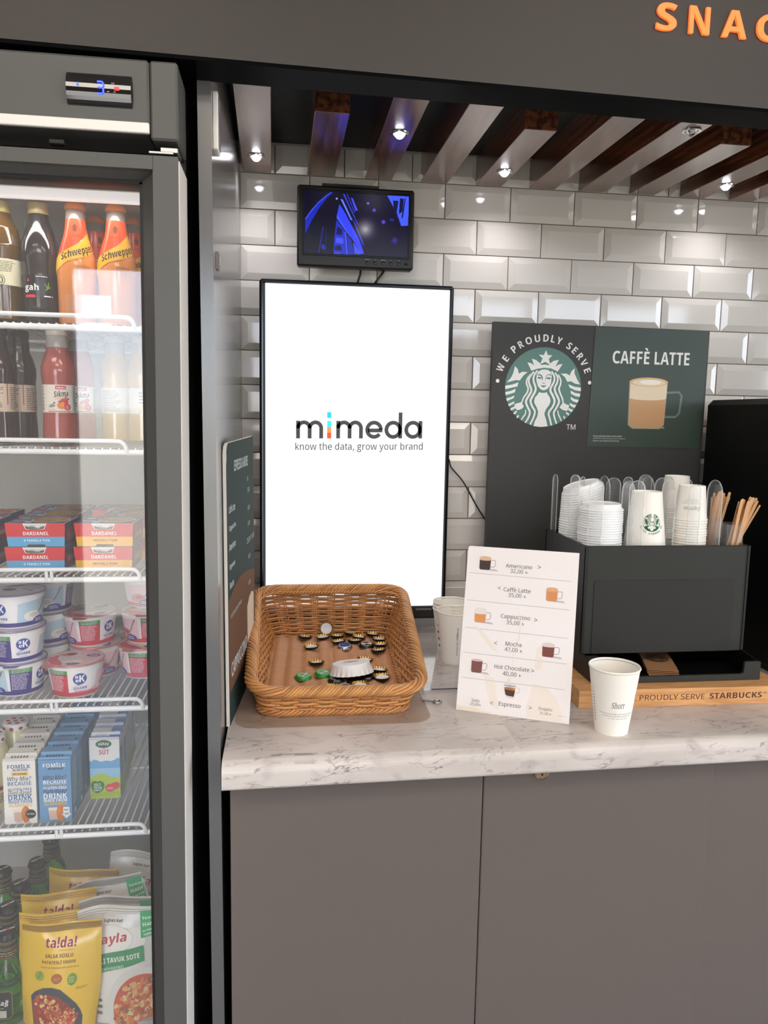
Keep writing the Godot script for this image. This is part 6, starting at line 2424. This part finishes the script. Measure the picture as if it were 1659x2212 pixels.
func mug(p: Print, x: float, y: float, w: float, h: float, drink: String, foam: String, ff: float, k: float) -> void:
	# picture of a glass mug: x, y its lower left, ff where the froth begins
	p.ink("c9bfc0", 0)
	p.poly(PackedVector2Array([Vector2(x + w * 0.2, y - h * 0.03), Vector2(x + w * 1.7, y - h * 0.08), Vector2(x + w * 1.55, y + h * 0.06), Vector2(x + w * 0.9, y + h * 0.1)]) if k > 0.0 else PackedVector2Array([Vector2(x, y), Vector2(x + w, y - 0.001), Vector2(x + w, y + 0.001)]))
	p.ink("a79a9c" if k > 0.0 else "6b8078", 1)
	var q := [Vector2(x + w * 0.98, y + h * 0.76), Vector2(x + w * 1.34, y + h * 0.78), Vector2(x + w * 1.42, y + h * 0.70), Vector2(x + w * 1.38, y + h * 0.32), Vector2(x + w * 1.28, y + h * 0.24), Vector2(x + w * 0.96, y + h * 0.24)]
	p.line(q, w * 0.055)
	p.ink("d9d0d0" if k > 0.0 else "8a9a90", 2)
	p.poly(PackedVector2Array([Vector2(x - w * 0.03, y + h), Vector2(x - w * 0.01, y + h * 0.05), Vector2(x + w * 0.12, y - h * 0.03), Vector2(x + w * 0.86, y - h * 0.03), Vector2(x + w * 0.98, y + h * 0.05), Vector2(x + w * 1.02, y + h)]))
	p.ink(drink, 3)
	p.poly(PackedVector2Array([Vector2(x, y + h * ff), Vector2(x + w * 0.01, y + h * 0.06), Vector2(x + w * 0.13, y - h * 0.015), Vector2(x + w * 0.86, y - h * 0.015), Vector2(x + w * 0.97, y + h * 0.06), Vector2(x + w, y + h * ff)]))
	p.ink(foam, 3)
	p.rect(x, y + h * ff, x + w, y + h * 0.98)
	p.ink(foam, 4)
	p.ell(x + w * 0.5, y + h * ff, w * 0.5, h * 0.05)
	p.ink("e4dcda" if k > 0.0 else "d9b47c", 5)
	p.ell(x + w * 0.5, y + h * 0.98, w * 0.52, h * 0.10)
	p.ink(foam, 6)
	p.ell(x + w * 0.5, y + h * 0.97, w * 0.45, h * 0.075)

func price_sign() -> void:
	var o := Vector3(-0.0645, 0.9203, 0.533)
	var U := Vector3(0.91074, 0, 0.41297)
	var V := Vector3(0.09991, 0.9703, -0.22033).normalized()
	var t := thing("price_sign", "white coffee price sign with six pictured drinks, leaning back on the worktop", "sign")
	var b := MB.new()
	var W := 0.190
	var H := 0.284
	var N := U.cross(V)
	b.xf = Transform3D(Basis(U, V, N), o)
	b.ext(PackedVector2Array([Vector2(0, 0), Vector2(W, 0), Vector2(W, H), Vector2(0.004, H), Vector2(0.0012, H - 0.0012), Vector2(0, H - 0.004)]), -0.003, 0.0)
	part("board", b, M.card_white, t)
	b = MB.new()
	b.xf = Transform3D(Basis(U, V, N), o)
	b.hexa([Vector3(0.075, 0.002, -0.075), Vector3(0.115, 0.002, -0.075), Vector3(0.115, 0.002, -0.072), Vector3(0.075, 0.002, -0.072), Vector3(0.075, 0.17, -0.0035), Vector3(0.115, 0.17, -0.0035), Vector3(0.115, 0.17, -0.0032), Vector3(0.075, 0.17, -0.0032)])
	part("stand", b, M.card_white, t)
	var mm := func(u: float, v: float, h: float) -> Vector3: return o + U * u * 0.001 + V * v * 0.001 + N * h
	var p := pr(mm)
	# dried coffee stains
	p.ink("f1e6da", 0)
	p.poly(V2("1,9 14,7 28,9 44,4 60,3 62,1 1,1"))
	p.poly(V2("43,66 62,60 66,40 72,16 74,8 58,14 50,40"))
	p.poly(V2("128,60 148,56 166,40 176,20 178,3 120,3 118,20 124,40"))
	p.poly(V2("130,118 136,124 142,112 140,84 128,84"))
	p.poly(V2("20,146 34,140 62,110 64,104 50,112 30,134"))
	p.ink("efdfca", 1)
	p.poly(V2("1,4 12,6.5 26,7.5 40,3 58,2 58,1 1,1"))
	p.poly(V2("86,67 89,60 90,50 84,50 84,58"))
	p.line([Vector2(96, 178), Vector2(100, 160), Vector2(99, 132), Vector2(92, 110), Vector2(90, 84)], 1.6, 0.6)
	p.ink("8e8589", 0)
	for q in [[237.0, 235.2], [189.2, 187.2], [141.6, 139.8], [98.8, 97.4], [55.9, 54.9]]:
		p.line([Vector2(5, q[0]), Vector2(180, q[1])], 0.45)
	p.ink("55504f", 1)
	var rows := [["Americano", 90.3, 254.0, 45.0, 8.6, 90.5, 245.6, "32,00", 30.0], ["Caffè Latte", 90.0, 213.0, 46.0, 9.0, 90.2, 204.2, "35,00", 30.5], ["Cappuccino", 90.3, 166.0, 49.5, 10.0, 90.3, 157.4, "35,00", 30.5], ["Mocha", 90.3, 121.0, 27.0, 7.6, 90.3, 111.6, "47,00", 30.0], ["Hot Chocolate", 90.3, 80.7, 59.0, 7.8, 90.5, 70.8, "40,00", 31.5], ["Espresso", 90.8, 18.2, 36.5, 8.6, 0, 0, "", 0]]
	for q in rows:
		p.mid(q[0], q[1], q[2], q[3], 0.0)
		if q[7]:
			p.mid(q[7], q[5] - 3.4, q[6] - 0.9, q[8] - 8.0, 0.0)
			lira(p, q[5] + q[8] / 2 - 1.8, q[6] - 1.2, 4.6)
	p.mid(">", 125.1, 255.3, 5.2, 5.8)
	p.mid("<", 59.2, 214.4, 5.2, 5.8)
	p.mid(">", 125.0, 165.4, 5.6, 6.0)
	p.mid("<", 59.6, 119.8, 5.4, 5.8)
	p.mid(">", 125.4, 80.3, 5.4, 6.0)
	p.mid("<", 60.1, 19.0, 5.2, 5.8)
	p.mid(">", 125.4, 19.0, 5.4, 5.8)
	p.mid("Solo", 32.6, 19.6, 13.4, 0.0)
	p.mid("25,00", 31.0, 12.8, 15.0, 0.0)
	lira(p, 40.6, 12.6, 3.4)
	p.mid("Doppio", 150.4, 19.0, 22.0, 0.0)
	p.mid("31,00", 148.4, 12.2, 14.2, 0.0)
	lira(p, 158.6, 12.2, 3.6)
	p.ink("a59c9c", 1)
	p.mid("TARİFEDİR", 176.8, 11.8, 13.4, 1.3)
	mug(p, 22.0, 244.2, 19.6, 22.0, "3a2420", "e0b088", 0.76, 1.0)
	mug(p, 139.6, 199.4, 18.8, 21.8, "d98e58", "e2a56c", 0.76, 1.0)
	mug(p, 20.4, 152.6, 19.4, 22.8, "dd9658", "ece0d8", 0.66, 1.0)
	mug(p, 139.0, 106.0, 19.8, 21.8, "7a3a2e", "e2cfca", 0.78, 1.0)
	mug(p, 21.0, 66.8, 18.8, 21.6, "7c4a44", "d9b4b4", 0.92, 1.0)
	# espresso glass
	p.ink("cfc6c6", 1)
	p.ring(100.6, 44.5, 5.2, 4.4, 1.0, -1.8, 1.9)
	p.ink("e0d8d6", 2)
	p.poly(V2("78.6,52 82.4,36 84,31.4 96.4,29.4 98,34.6 99.4,52"))
	p.ell(89.0, 52.0, 10.4, 2.4)
	p.ink("c98a4e", 3)
	p.poly(V2("79.8,47 80.6,43.5 98,42.5 98.6,46.6"))
	p.ell(89.2, 46.8, 9.4, 1.8)
	p.ink("4a2a1c", 4)
	p.poly(V2("80.2,44.4 82.6,35.6 85,34.2 96,33.2 97.2,36 98.2,43.6"))
	inked(p, "print", t)

func lira(p: Print, cx: float, cy: float, h: float) -> void:
	p.line([Vector2(cx - h * 0.08, cy + h * 0.5), Vector2(cx - h * 0.08, cy - h * 0.46), Vector2(cx + h * 0.10, cy - h * 0.42), Vector2(cx + h * 0.28, cy - h * 0.26), Vector2(cx + h * 0.34, cy)], h * 0.13)
	p.line([Vector2(cx - h * 0.30, cy + h * 0.02), Vector2(cx + h * 0.22, cy + h * 0.26)], h * 0.10)
	p.line([Vector2(cx - h * 0.30, cy - h * 0.18), Vector2(cx + h * 0.22, cy + h * 0.06)], h * 0.10)

func green_board() -> void:
	var A := Vector3(-0.4445, 0.9203, 0.573)
	var U := (Vector3(-0.4155, 0.9203, 0.280) - A).normalized()
	var V := (Vector3(-0.4475, 1.367, 0.573) - A).normalized()
	var N := U.cross(V).normalized()
	V = N.cross(U).normalized()
	var t := thing("menu_board", "dark green coffee menu board with a chipped white front edge, leaning by the partition", "menu board")
	var b := MB.new()
	b.xf = Transform3D(Basis(U, V, N), A)
	b.ext(PackedVector2Array([Vector2(0, 0), Vector2(0.296, 0), Vector2(0.296, 0.457), Vector2(0.02, 0.4535), Vector2(0.008, 0.449), Vector2(0.001, 0.440)]), -0.0056, -0.0004)
	part("core", b, mt("foam_core", "ece4d8", 0.8), t)
	b = MB.new()
	b.xf = Transform3D(Basis(U, V, N), A)
	b.ext(PackedVector2Array([Vector2(0.0005, 0), Vector2(0.296, 0), Vector2(0.296, 0.457), Vector2(0.02, 0.4535), Vector2(0.009, 0.448), Vector2(0.004, 0.440), Vector2(0.0045, 0.43), Vector2(0.001, 0.42)]), -0.0004, 0.0)
	part("face", b, mt("board_green", "36423e", 0.6, 0.0, 0.12), t)
	var p := pr(plane(A, U, V))
	p.ink("6e5240")
	p.poly(PackedVector2Array([Vector2(0.002, 0.055), Vector2(0.002, 0.205), Vector2(0.05, 0.215), Vector2(0.12, 0.222), Vector2(0.2, 0.215), Vector2(0.294, 0.20), Vector2(0.294, 0.05)]))
	p.ink("cdb9a4", 1)
	p.poly(PackedVector2Array([Vector2(0.196, 0.05), Vector2(0.196, 0.148), Vector2(0.222, 0.160), Vector2(0.25, 0.164), Vector2(0.279, 0.157), Vector2(0.279, 0.06)]))
	p.ink("c4c8c4", 2)
	p.text("ESPRESSO & MORE", 0.070, 0.406, 0.150, 0.018, "b")
	p.text("Tall", 0.209, 0.378, 0.014, 0.008)
	for q in [[0.356, "35,00"], [0.323, "35,00"], [0.294, "32,00"], [0.232, "40,00"], [0.182, "47,00"]]:
		p.text(q[1], 0.213, q[0], 0.026, 0.009)
	p.text("25,00 / 31,00", 0.200, 0.262, 0.092, 0.011)
	for q in [["Caffè Latte", 0.343, 0.060], ["Cappuccino", 0.312, 0.064], ["Americano", 0.283, 0.060], ["Espresso", 0.250, 0.052], ["Mocha", 0.221, 0.038]]:
		p.text(q[0], 0.015, q[1], q[2], 0.0115, "b")
	p.text("ask for the drink of the day", 0.022, 0.170, 0.110, 0.010, "")
	p.text("CAPPUCCINO", 0.020, 0.074, 0.166, 0.024, "b")
	inked(p, "print", t, M.print_flat)


# ---------------------------------------------------------------- coffee corner
func coffee_corner() -> void:
	var z := 0.080
	var sh := func(x: float, y: float, zz: float) -> Vector3: return Vector3(x + 0.026 * (y - 1.63), y, zz)
	var t := thing("back_board", "dark grey upright board with a round green and white emblem, behind the cup organizer", "board")
	var b := MB.new()
	b.slab(sh.call(0.1202, 0.9205, z), sh.call(0.6335, 0.9205, z), sh.call(0.6155, 1.6285, z), sh.call(0.1022, 1.6325, z), 0.016)
	part("board", b, M.panel_black, t)
	var p := pr(plane(Vector3(0, 0, z), Vector3.RIGHT, Vector3.UP))
	var cx := 0.2225
	var cy := 1.4906
	emblem(p, cx, cy, 0.0892, "5b8177", "ecebe6")
	inked(p, "emblem", t)
	p = pr(plane(Vector3(0, 0, z), Vector3.RIGHT, Vector3.UP))
	p.ink("eceae6")
	for q in [["W", 157.6, 0.0165], ["E", 145.5, 0.0092], ["P", 130.9, 0.0105], ["R", 121.1, 0.0108], ["O", 110.7, 0.0145], ["U", 99.8, 0.0125], ["D", 89.3, 0.0125], ["L", 80.5, 0.0090], ["Y", 72.4, 0.0120], ["S", 58.7, 0.0100], ["E", 50.1, 0.0092], ["R", 40.4, 0.0108], ["V", 31.6, 0.0125], ["E", 21.4, 0.0092]]:
		var a := deg_to_rad(q[1])
		p.mid(q[0], cx + 0.1095 * cos(a), cy + 0.1095 * sin(a), q[2], 0.0158, "b", a - PI / 2)
	p.ell(0.1157, 1.5027, 0.0042, 0.0042)
	p.ell(0.3317, 1.5036, 0.0042, 0.0042)
	p.mid("TM", 0.2923, 1.4025, 0.0215, 0.0118, "")
	inked(p, "lettering", t)
	t = thing("poster", "dark green poster with a glass mug of milky coffee, on the dark board", "poster")
	b = MB.new()
	var zp := z + 0.0016
	b.slab(sh.call(0.3387, 1.3590, zp), sh.call(0.6140, 1.3572, zp), sh.call(0.6145, 1.6278, zp), sh.call(0.3387, 1.6280, zp), 0.0012)
	part("sheet", b, mt("poster_green", "3a4840", 0.45), t)
	p = pr(plane(Vector3(0, 0, zp), Vector3.RIGHT, Vector3.UP))
	p.ink("f0efec")
	p.mid("CAFFÈ LATTE", 0.4758, 1.5665, 0.186, 0.0365, "b")
	p.ink("cfcfc8")
	p.text("Servis şekli görselden farklı olabilir", 0.346, 1.3805, 0.070, 0.0040, "b")
	p.text("STARBUCKS ve Starbucks logosu tescilli markalardır", 0.346, 1.3755, 0.078, 0.0034)
	p.text("lisans ile kullanılmaktadır", 0.346, 1.3705, 0.064, 0.0034)
	mug(p, 0.4285, 1.4040, 0.0895, 0.1060, "c89c6e", "e6d2b4", 0.64, 0.0)
	p.ink("f2ece0", 7)
	p.ell(0.477, 1.5075, 0.026, 0.0055)
	inked(p, "print", t)
	# black coffee machine at the right edge
	t = thing("coffee_machine", "large plain black coffee machine at the right edge, beside the cup organizer", "coffee machine")
	b = MB.new()
	b.box(Vector3(0.855, 1.197, 0.30), Vector3(0.50, 0.545, 0.40), 0.012)
	part("body", b, M.black_deep, t)
	b = MB.new()
	b.box(Vector3(0.855, 1.22, 0.502), Vector3(0.44, 0.44, 0.008), 0.003)
	part("front_panel", b, M.black_gloss, t)
	for x in [0.63, 1.08]:
		b = MB.new()
		b.box(Vector3(x, 0.923, 0.3), Vector3(0.03, 0.006, 0.3))
		part("foot", b, M.gasket, t)
	# wooden base
	t = thing("wooden_base", "oak stand base with brown engraved capitals under the black cup organizer", "stand base")
	b = MB.new()
	b.hexa([Vector3(0.151, 0.9203, 0.546), Vector3(0.537, 0.9203, 0.552), Vector3(0.537, 0.9203, 0.20), Vector3(0.151, 0.9203, 0.20), Vector3(0.151, 0.9525, 0.546), Vector3(0.537, 0.9525, 0.552), Vector3(0.537, 0.9525, 0.20), Vector3(0.151, 0.9525, 0.20)])
	part("board", b, M.base_wood, t)
	p = pr(plane(Vector3(0.151, 0.9203, 0.546), Vector3(0.386, 0, 0.006).normalized(), Vector3.UP))
	p.ink("5c3324")
	p.text("WE PROUDLY SERVE", 0.0806, 0.0115, 0.1507, 0.0098, "")
	p.text("STARBUCKS", 0.2407, 0.0115, 0.0990, 0.0104, "b")
	p.text("TM", 0.3415, 0.0185, 0.0065, 0.0034, "")
	inked(p, "lettering", t)
	organizer()
	lids_and_cups()

func organizer() -> void:
	var t := thing("cup_organizer", "black metal cup organizer with inset front panel and open tray, on the oak base", "organizer")
	var x0 := 0.1855
	var x1 := 0.506
	var b := MB.new()
	b.box(Vector3((x0 + x1) / 2, 1.0905, 0.4565), Vector3(x1 - x0, 0.203, 0.007), 0.0015)
	part("front_panel", b, M.organizer_black, t)
	b = MB.new()
	b.ext(rr(0.2045, 0.9905, 0.481, 1.128, 0.004), 0.4598, 0.4612)
	part("inset_panel", b, mt("inset_black", "302f2c", 0.5, 0.0, 0.35), t)
	b = MB.new()
	var side := PackedVector2Array([Vector2(0.245, 0.9535), Vector2(0.516, 0.9535), Vector2(0.516, 0.986), Vector2(0.462, 0.992), Vector2(0.462, 1.192), Vector2(0.245, 1.192)])
	for x in [x0, x1 - 0.004]:
		b = MB.new()
		b.xf = Transform3D(Basis(Vector3(0, 0, 1), Vector3.UP, Vector3(-1, 0, 0)), Vector3(x + 0.004, 0, 0))
		b.ext(side, 0.0, 0.004)
		part("side_wall", b, mt("organizer_side", "0e0e0e", 0.45), t)
	b = MB.new()
	b.box(Vector3((x0 + x1) / 2, 1.0725, 0.247), Vector3(x1 - x0, 0.238, 0.004))
	b.box(Vector3((x0 + x1) / 2, 1.163, 0.352), Vector3(x1 - x0 - 0.004, 0.003, 0.21))
	part("inner_shelf", b, M.black_deep, t)
	b = MB.new()
	b.box(Vector3((x0 + x1) / 2, 0.9545, 0.38), Vector3(x1 - x0 - 0.002, 0.002, 0.268))
	part("tray_floor", b, M.black_deep, t)
	b = MB.new()
	b.ext(PackedVector2Array([Vector2(x0, 0.9535), Vector2(x1, 0.9535), Vector2(x1, 0.986), Vector2(x1 - 0.0015, 0.9875), Vector2(x1 - 0.029, 0.9875), Vector2(x1 - 0.031, 0.985), Vector2(x1 - 0.032, 0.9675), Vector2(x1 - 0.036, 0.9645), Vector2(x0 + 0.036, 0.9645), Vector2(x0 + 0.033, 0.9675), Vector2(x0 + 0.032, 0.985), Vector2(x0 + 0.030, 0.9875), Vector2(x0 + 0.0015, 0.9875), Vector2(x0, 0.986)]), 0.5145, 0.5195)
	part("tray_lip", b, M.organizer_black, t)
	b = MB.new()
	b.box(Vector3(x0 + 0.016, 0.9862, 0.489), Vector3(0.029, 0.0025, 0.052))
	part("tray_shoulder", b, M.organizer_black, t)
	# cardboard sleeves in the tray
	var ym := mt("kraft", "9c6f49", 0.8)
	for k in 4:
		var s := thing("cup_sleeve", ["bottom brown cup sleeve of the pile in the tray, sticking out furthest", "second brown cup sleeve from the bottom of the pile in the tray", "third brown cup sleeve from the bottom of the pile in the tray", "brown cup sleeve on top of the tray pile, dark emblem showing"][k], "cup sleeve", Vector3(0.349 if k > 0 else 0.347, 0.9565 + 0.0030 * k, 0.450 if k == 0 else 0.438 - 0.001 * k), "brown cup sleeves in the organizer tray")
		s.rotation = Vector3(0.02, -0.287, 0.0)
		b = MB.new()
		b.grid(func(u: float, v: float) -> Vector3: return Vector3((u - 0.5) * 0.056, 0.0012 + 0.0016 * sin(PI * v) , (0.5 - v) * 0.115), 4, 10)
		b.grid(func(u: float, v: float) -> Vector3: return Vector3((u - 0.5) * 0.056, 0.0012 * (1.0 - pow(2.0 * v - 1.0, 6.0)) * 0.2, (0.5 - v) * 0.115), 4, 10, true)
		b.quad(Vector3(-0.028, 0, 0.0575), Vector3(0.028, 0, 0.0575), Vector3(0.028, 0.0012, 0.0575), Vector3(-0.028, 0.0012, 0.0575))
		b.quad(Vector3(0.028, 0, 0.0575), Vector3(0.028, 0, -0.0575), Vector3(0.028, 0.0012, -0.0575), Vector3(0.028, 0.0012, 0.0575))
		b.quad(Vector3(-0.028, 0, -0.0575), Vector3(-0.028, 0, 0.0575), Vector3(-0.028, 0.0012, 0.0575), Vector3(-0.028, 0.0012, -0.0575))
		part("sleeve", b, ym, s)
		if k == 3:
			var p := pr(plane(Vector3(0, 0.0030, 0), Vector3.RIGHT, Vector3(0, 0, -1)))
			p.ink("3d3a30")
			p.ring(0.0, 0.002, 0.0195, 0.0195, 0.0022)
			emblem(p, 0.0, 0.002, 0.0165, "3d3a30", "8f6844", PI)
			inked(p, "emblem", s)
	var s2 := thing("cup_sleeve", "single brown cup sleeve lying in the tray's left corner behind the front cup", "cup sleeve", Vector3(0.256, 0.9565, 0.45), "brown cup sleeves in the organizer tray")
	s2.rotation = Vector3(0, 0.75, 0)
	b = MB.new()
	b.grid(func(u: float, v: float) -> Vector3: return Vector3((u - 0.5) * 0.05, 0.004 + 0.012 * sin(PI * u), (0.5 - v) * 0.06), 10, 4)
	b.grid(func(u: float, v: float) -> Vector3: return Vector3((u - 0.5) * 0.05, 0.003 + 0.012 * sin(PI * u), (0.5 - v) * 0.06), 10, 4, true)
	part("sleeve", b, ym, s2)
	# clear posts that keep the stacks apart
	t = thing("acrylic_holder", "clear acrylic posts with rounded tops standing between the lids and cups", "cup holder")
	var yb := 1.166
	for q in [["x", 0.192, 0.218, 0.448, 1.311], ["x", 0.268, 0.297, 0.448, 1.311], ["x", 0.183 + 0.006, 0.207, 0.36, 1.314], ["x", 0.305, 0.336, 0.262, 1.301], ["x", 0.342, 0.362, 0.262, 1.303], ["x", 0.375, 0.404, 0.262, 1.308], ["x", 0.366, 0.394, 0.352, 1.309], ["x", 0.385, 0.408, 0.448, 1.3045], ["x", 0.468, 0.494, 0.262, 1.300],
		["z", 0.191, 0.258, 0.285, 1.308], ["z", 0.283, 0.385, 0.440, 1.308], ["z", 0.283, 0.275, 0.330, 1.308], ["z", 0.376, 0.275, 0.330, 1.309], ["z", 0.362, 0.390, 0.440, 1.315], ["z", 0.452, 0.395, 0.445, 1.311], ["z", 0.470, 0.262, 0.31, 1.303], ["z", 0.228, 0.31, 0.34, 1.308]]:
		b = MB.new()
		var w: float = q[2] - q[1] if q[0] == "x" else q[3] - q[2]
		var top: float = q[4]
		var poly := PackedVector2Array([Vector2(-w / 2, yb), Vector2(w / 2, yb)])
		for k in 13:
			var a := PI * k / 12.0
			poly.append(Vector2(w / 2 * cos(a), top - w / 2 + w / 2 * sin(a)))
		if q[0] == "x":
			b.xf = Transform3D(Basis.IDENTITY, Vector3((q[1] + q[2]) / 2, 0, q[3]))
		else:
			b.xf = Transform3D(Basis(Vector3(0, 0, 1), Vector3.UP, Vector3(-1, 0, 0)), Vector3(q[1], 0, (q[2] + q[3]) / 2))
		b.ext(poly, -0.0014, 0.0014)
		var post := part("post", b, M.acrylic, t)
		var e := MB.new()
		e.xf = b.xf
		var pth := []
		for k in range(1, poly.size() + 1):
			pth.append(Vector3(poly[k % poly.size()].x, poly[k % poly.size()].y, 0))
		e.tube(pth, 0.0007, 5, false, 0.0015)
		part("polished_edge", e, clear("acrylic_edge", "eef2f2", 0.30, 0.1), post)

func inv_cup(rb: float, rt: float, h: float) -> Node3D:   # a cup turned upside down, origin at the rim
	var t := thing("paper_cup", "", "cup")
	var b := MB.new()
	b.lathe([Vector2(rt, 0.003), Vector2(rb, h), Vector2(rb - 0.001, h), Vector2(rb - 0.0016, h - 0.005), Vector2(0.0, h - 0.005)], 40)
	part("cup", b, M.paper_white, t)
	b = MB.new()
	b.lathe([Vector2(rt - 0.001, 0.003), Vector2(rt + 0.0006, 0.0035), Vector2(rt + 0.0016, 0.0015), Vector2(rt + 0.0008, -0.0003), Vector2(rt - 0.0006, 0.0)], 40)
	part("rolled_rim", b, M.paper_white, t)
	return t

func lids_and_cups() -> void:
	# lids
	var l := thing("cup_lid", "", "lid")
	var b := MB.new()
	b.lathe([Vector2(0.0390, 0.0), Vector2(0.0412, 0.0003), Vector2(0.0418, 0.0014), Vector2(0.0412, 0.0025), Vector2(0.0394, 0.0034), Vector2(0.0390, 0.0050), Vector2(0.0368, 0.0060), Vector2(0.0360, 0.0125), Vector2(0.0345, 0.0132), Vector2(0.0330, 0.0112), Vector2(0.0, 0.0108)], 48)
	part("lid", b, M.plastic_white, l)
	var g := "white cup lids stacked in the organizer"
	var first := true
	for k in 17:
		var pos := "topmost" if k == 16 else ("lowest" if k == 0 else "%s from the bottom" % ["", "second", "third", "fourth", "fifth", "sixth", "seventh", "eighth", "ninth", "tenth", "eleventh", "twelfth", "thirteenth", "fourteenth", "fifteenth", "sixteenth"][k])
		var at := Vector3(0.2345 + rng.randf_range(-0.0007, 0.0007), 1.1775 + 0.00465 * k, 0.402)
		var lab := "white plastic cup lid, %s of the straight front lid stack" % pos
		if first:
			first = false
			tag(l, lab, "lid", g)
			l.position = at
		else:
			copy(l, "cup_lid", lab, at, Vector3(0, rng.randf() * TAU, 0), g)
	for k in 21:
		var pos := "topmost" if k == 20 else ("lowest" if k == 0 else "%s from the bottom" % ["", "second", "third", "fourth", "fifth", "sixth", "seventh", "eighth", "ninth", "tenth", "eleventh", "twelfth", "thirteenth", "fourteenth", "fifteenth", "sixteenth", "seventeenth", "eighteenth", "nineteenth", "twentieth"][k])
		var f := 0.0 if k < 9 else 0.45 + 0.55 * (k - 9.0) / 11.0
		var at := Vector3(0.2310 + 0.002 * f, 1.1775 + 0.0051 * k + 0.001 * f, 0.312)
		copy(l, "cup_lid", "white plastic cup lid, %s of the leaning rear lid stack" % pos, at, Vector3(0, 0, 0.30 * f), g)
	# large cups upside down
	var c := inv_cup(0.0272, 0.0392, 0.110)
	var p := pr(drum(func(v: float) -> float: return lerpf(0.0392, 0.0272, clampf(v / 0.110, 0.0, 1.0)), -0.10, 0.033), 0.004)
	emblem(p, 0.0, 0.054, 0.0168, "2f6b4a", "f0ece0", PI)
	p.ink("3c4a44", 3)
	var word := "WE PROUDLY SERVE"
	for k in word.length():
		if word[k] == " ":
			continue
		var a := deg_to_rad(158.0 - 136.0 * k / (word.length() - 1)) + PI
		p.mid(word[k], 0.0206 * cos(a), 0.054 + 0.0206 * sin(a), 0.0, 0.0031, "b", a - PI / 2)
	inked(p, "emblem", c, M.print_matt)
	g = "paper cups stacked upside down in the organizer"
	tag(c, "large paper cup upside down with round green emblem, in the organizer's middle", "cup", g)
	c.position = Vector3(0.3250, 1.1775, 0.402)
	copy(c, "paper_cup", "large paper cup nested beneath the emblem cup, only its rim showing", Vector3(0.3250, 1.1690, 0.402), Vector3.ZERO, g)
	# small espresso cups
	var e := inv_cup(0.0238, 0.0297, 0.066)
	p = pr(drum(func(v: float) -> float: return lerpf(0.0297, 0.0238, clampf(v / 0.066, 0.0, 1.0)), -0.45, 0.0267), 0.004)
	p.ink("55585a")
	p.mid("Espresso", 0.0, 0.0245, 0.0285, 0.0092, "fi", PI)
	p.mid("Careful, the beverage you're about to", 0.0, 0.0335, 0.042, 0.0017, "", PI)
	p.mid("enjoy is extremely hot, please", 0.0, 0.0368, 0.030, 0.0017, "", PI)
	p.mid("take care with it", 0.0, 0.0400, 0.022, 0.0017, "", PI)
	inked(p, "print", e, M.print_matt)
	var word_n := ["", "first", "second", "third", "fourth", "fifth", "sixth", "seventh", "eighth", "ninth", "tenth", "eleventh", "twelfth"]
	for k in 13:
		var at := Vector3(0.4140, 1.2335 - 0.0050 * k, 0.405)
		if k == 0:
			tag(e, "small espresso paper cup on top of the front right upside-down stack", "cup", g)
			e.position = at
		else:
			copy(e, "paper_cup", "small espresso paper cup, %s rim below the top one, front right stack" % word_n[k], at + Vector3(rng.randf_range(-0.0006, 0.0006), 0, 0), Vector3.ZERO, g)
	for k in 13:
		copy(e, "paper_cup", ("small espresso paper cup on top of the rear right upside-down stack" if k == 0 else "small espresso paper cup, %s rim below the top one, rear right stack" % word_n[k]), Vector3(0.4365, 1.2440 - 0.0050 * k, 0.305), Vector3(0, 1.2, 0), g)
	# wooden stirrers in two clear boxes
	var sp := PackedVector2Array()
	for k in 9:
		var a := PI * k / 8.0
		sp.append(Vector2(0.0027 * cos(a), 0.139 - 0.0027 + 0.0027 * sin(a)))
	for k in 9:
		var a := PI + PI * k / 8.0
		sp.append(Vector2(0.0027 * cos(a), 0.0027 + 0.0027 * sin(a)))
	var sb := MB.new()
	sb.ext(sp, -0.0006, 0.0006)
	var sm := sb.mesh()
	var sets := [["front", 0.4815, 0.424, 0.4975, 0.5400, 1.275, 17], ["rear", 0.4870, 0.345, 0.4930, 0.5280, 1.280, 14]]
	for q in sets:
		var bx := thing("stirrer_box", "clear acrylic box holding the %s bundle of wooden stirrers" % q[0], "box", Vector3(q[1] + 0.0035, 1.165, q[2]), "clear stirrer boxes")
		for s in [[0, 0.019], [0, -0.019], [1, 0.0155], [1, -0.0155]]:
			b = MB.new()
			if s[0] == 0:
				b.box(Vector3(0, 0.032, s[1]), Vector3(0.032, 0.064, 0.0016))
			else:
				b.box(Vector3(s[1], 0.032, 0), Vector3(0.0016, 0.064, 0.036))
			part("pane", b, M.acrylic, bx)
		for k in q[6]:
			var f: float = (k + rng.randf_range(-0.3, 0.3)) / (q[6] - 1)
			var foot := Vector3(q[1] - 0.008 + 0.016 * rng.randf(), 1.142, q[2] + rng.randf_range(-0.012, 0.012))
			var tip := Vector3(lerpf(q[3], q[4], clampf(f, 0, 1)), q[5] + rng.randf_range(-0.006, 0.007) - 0.010 * absf(f - 0.55), q[2] + rng.randf_range(-0.014, 0.014))
			var d := (tip - foot).normalized()
			var side := Vector3(1, 0, rng.randf_range(-0.7, 0.5))
			side = (side - d * side.dot(d)).normalized()
			var o := thing("stirrer", "flat wooden stirrer of the %s bundle, %s" % [q[0], "leftmost" if k == 0 else ("rightmost" if k == q[6] - 1 else "%s from the left" % ["", "second", "third", "fourth", "fifth", "sixth", "seventh", "eighth", "ninth", "tenth", "eleventh", "twelfth", "thirteenth", "fourteenth", "fifteenth", "sixteenth"][k])], "stirrer", tip - d * 0.139, "wooden stirrers, %s bundle" % q[0])
			o.basis = Basis(side, d, side.cross(d))
			share("stick", sm, M.stick_wood, o)
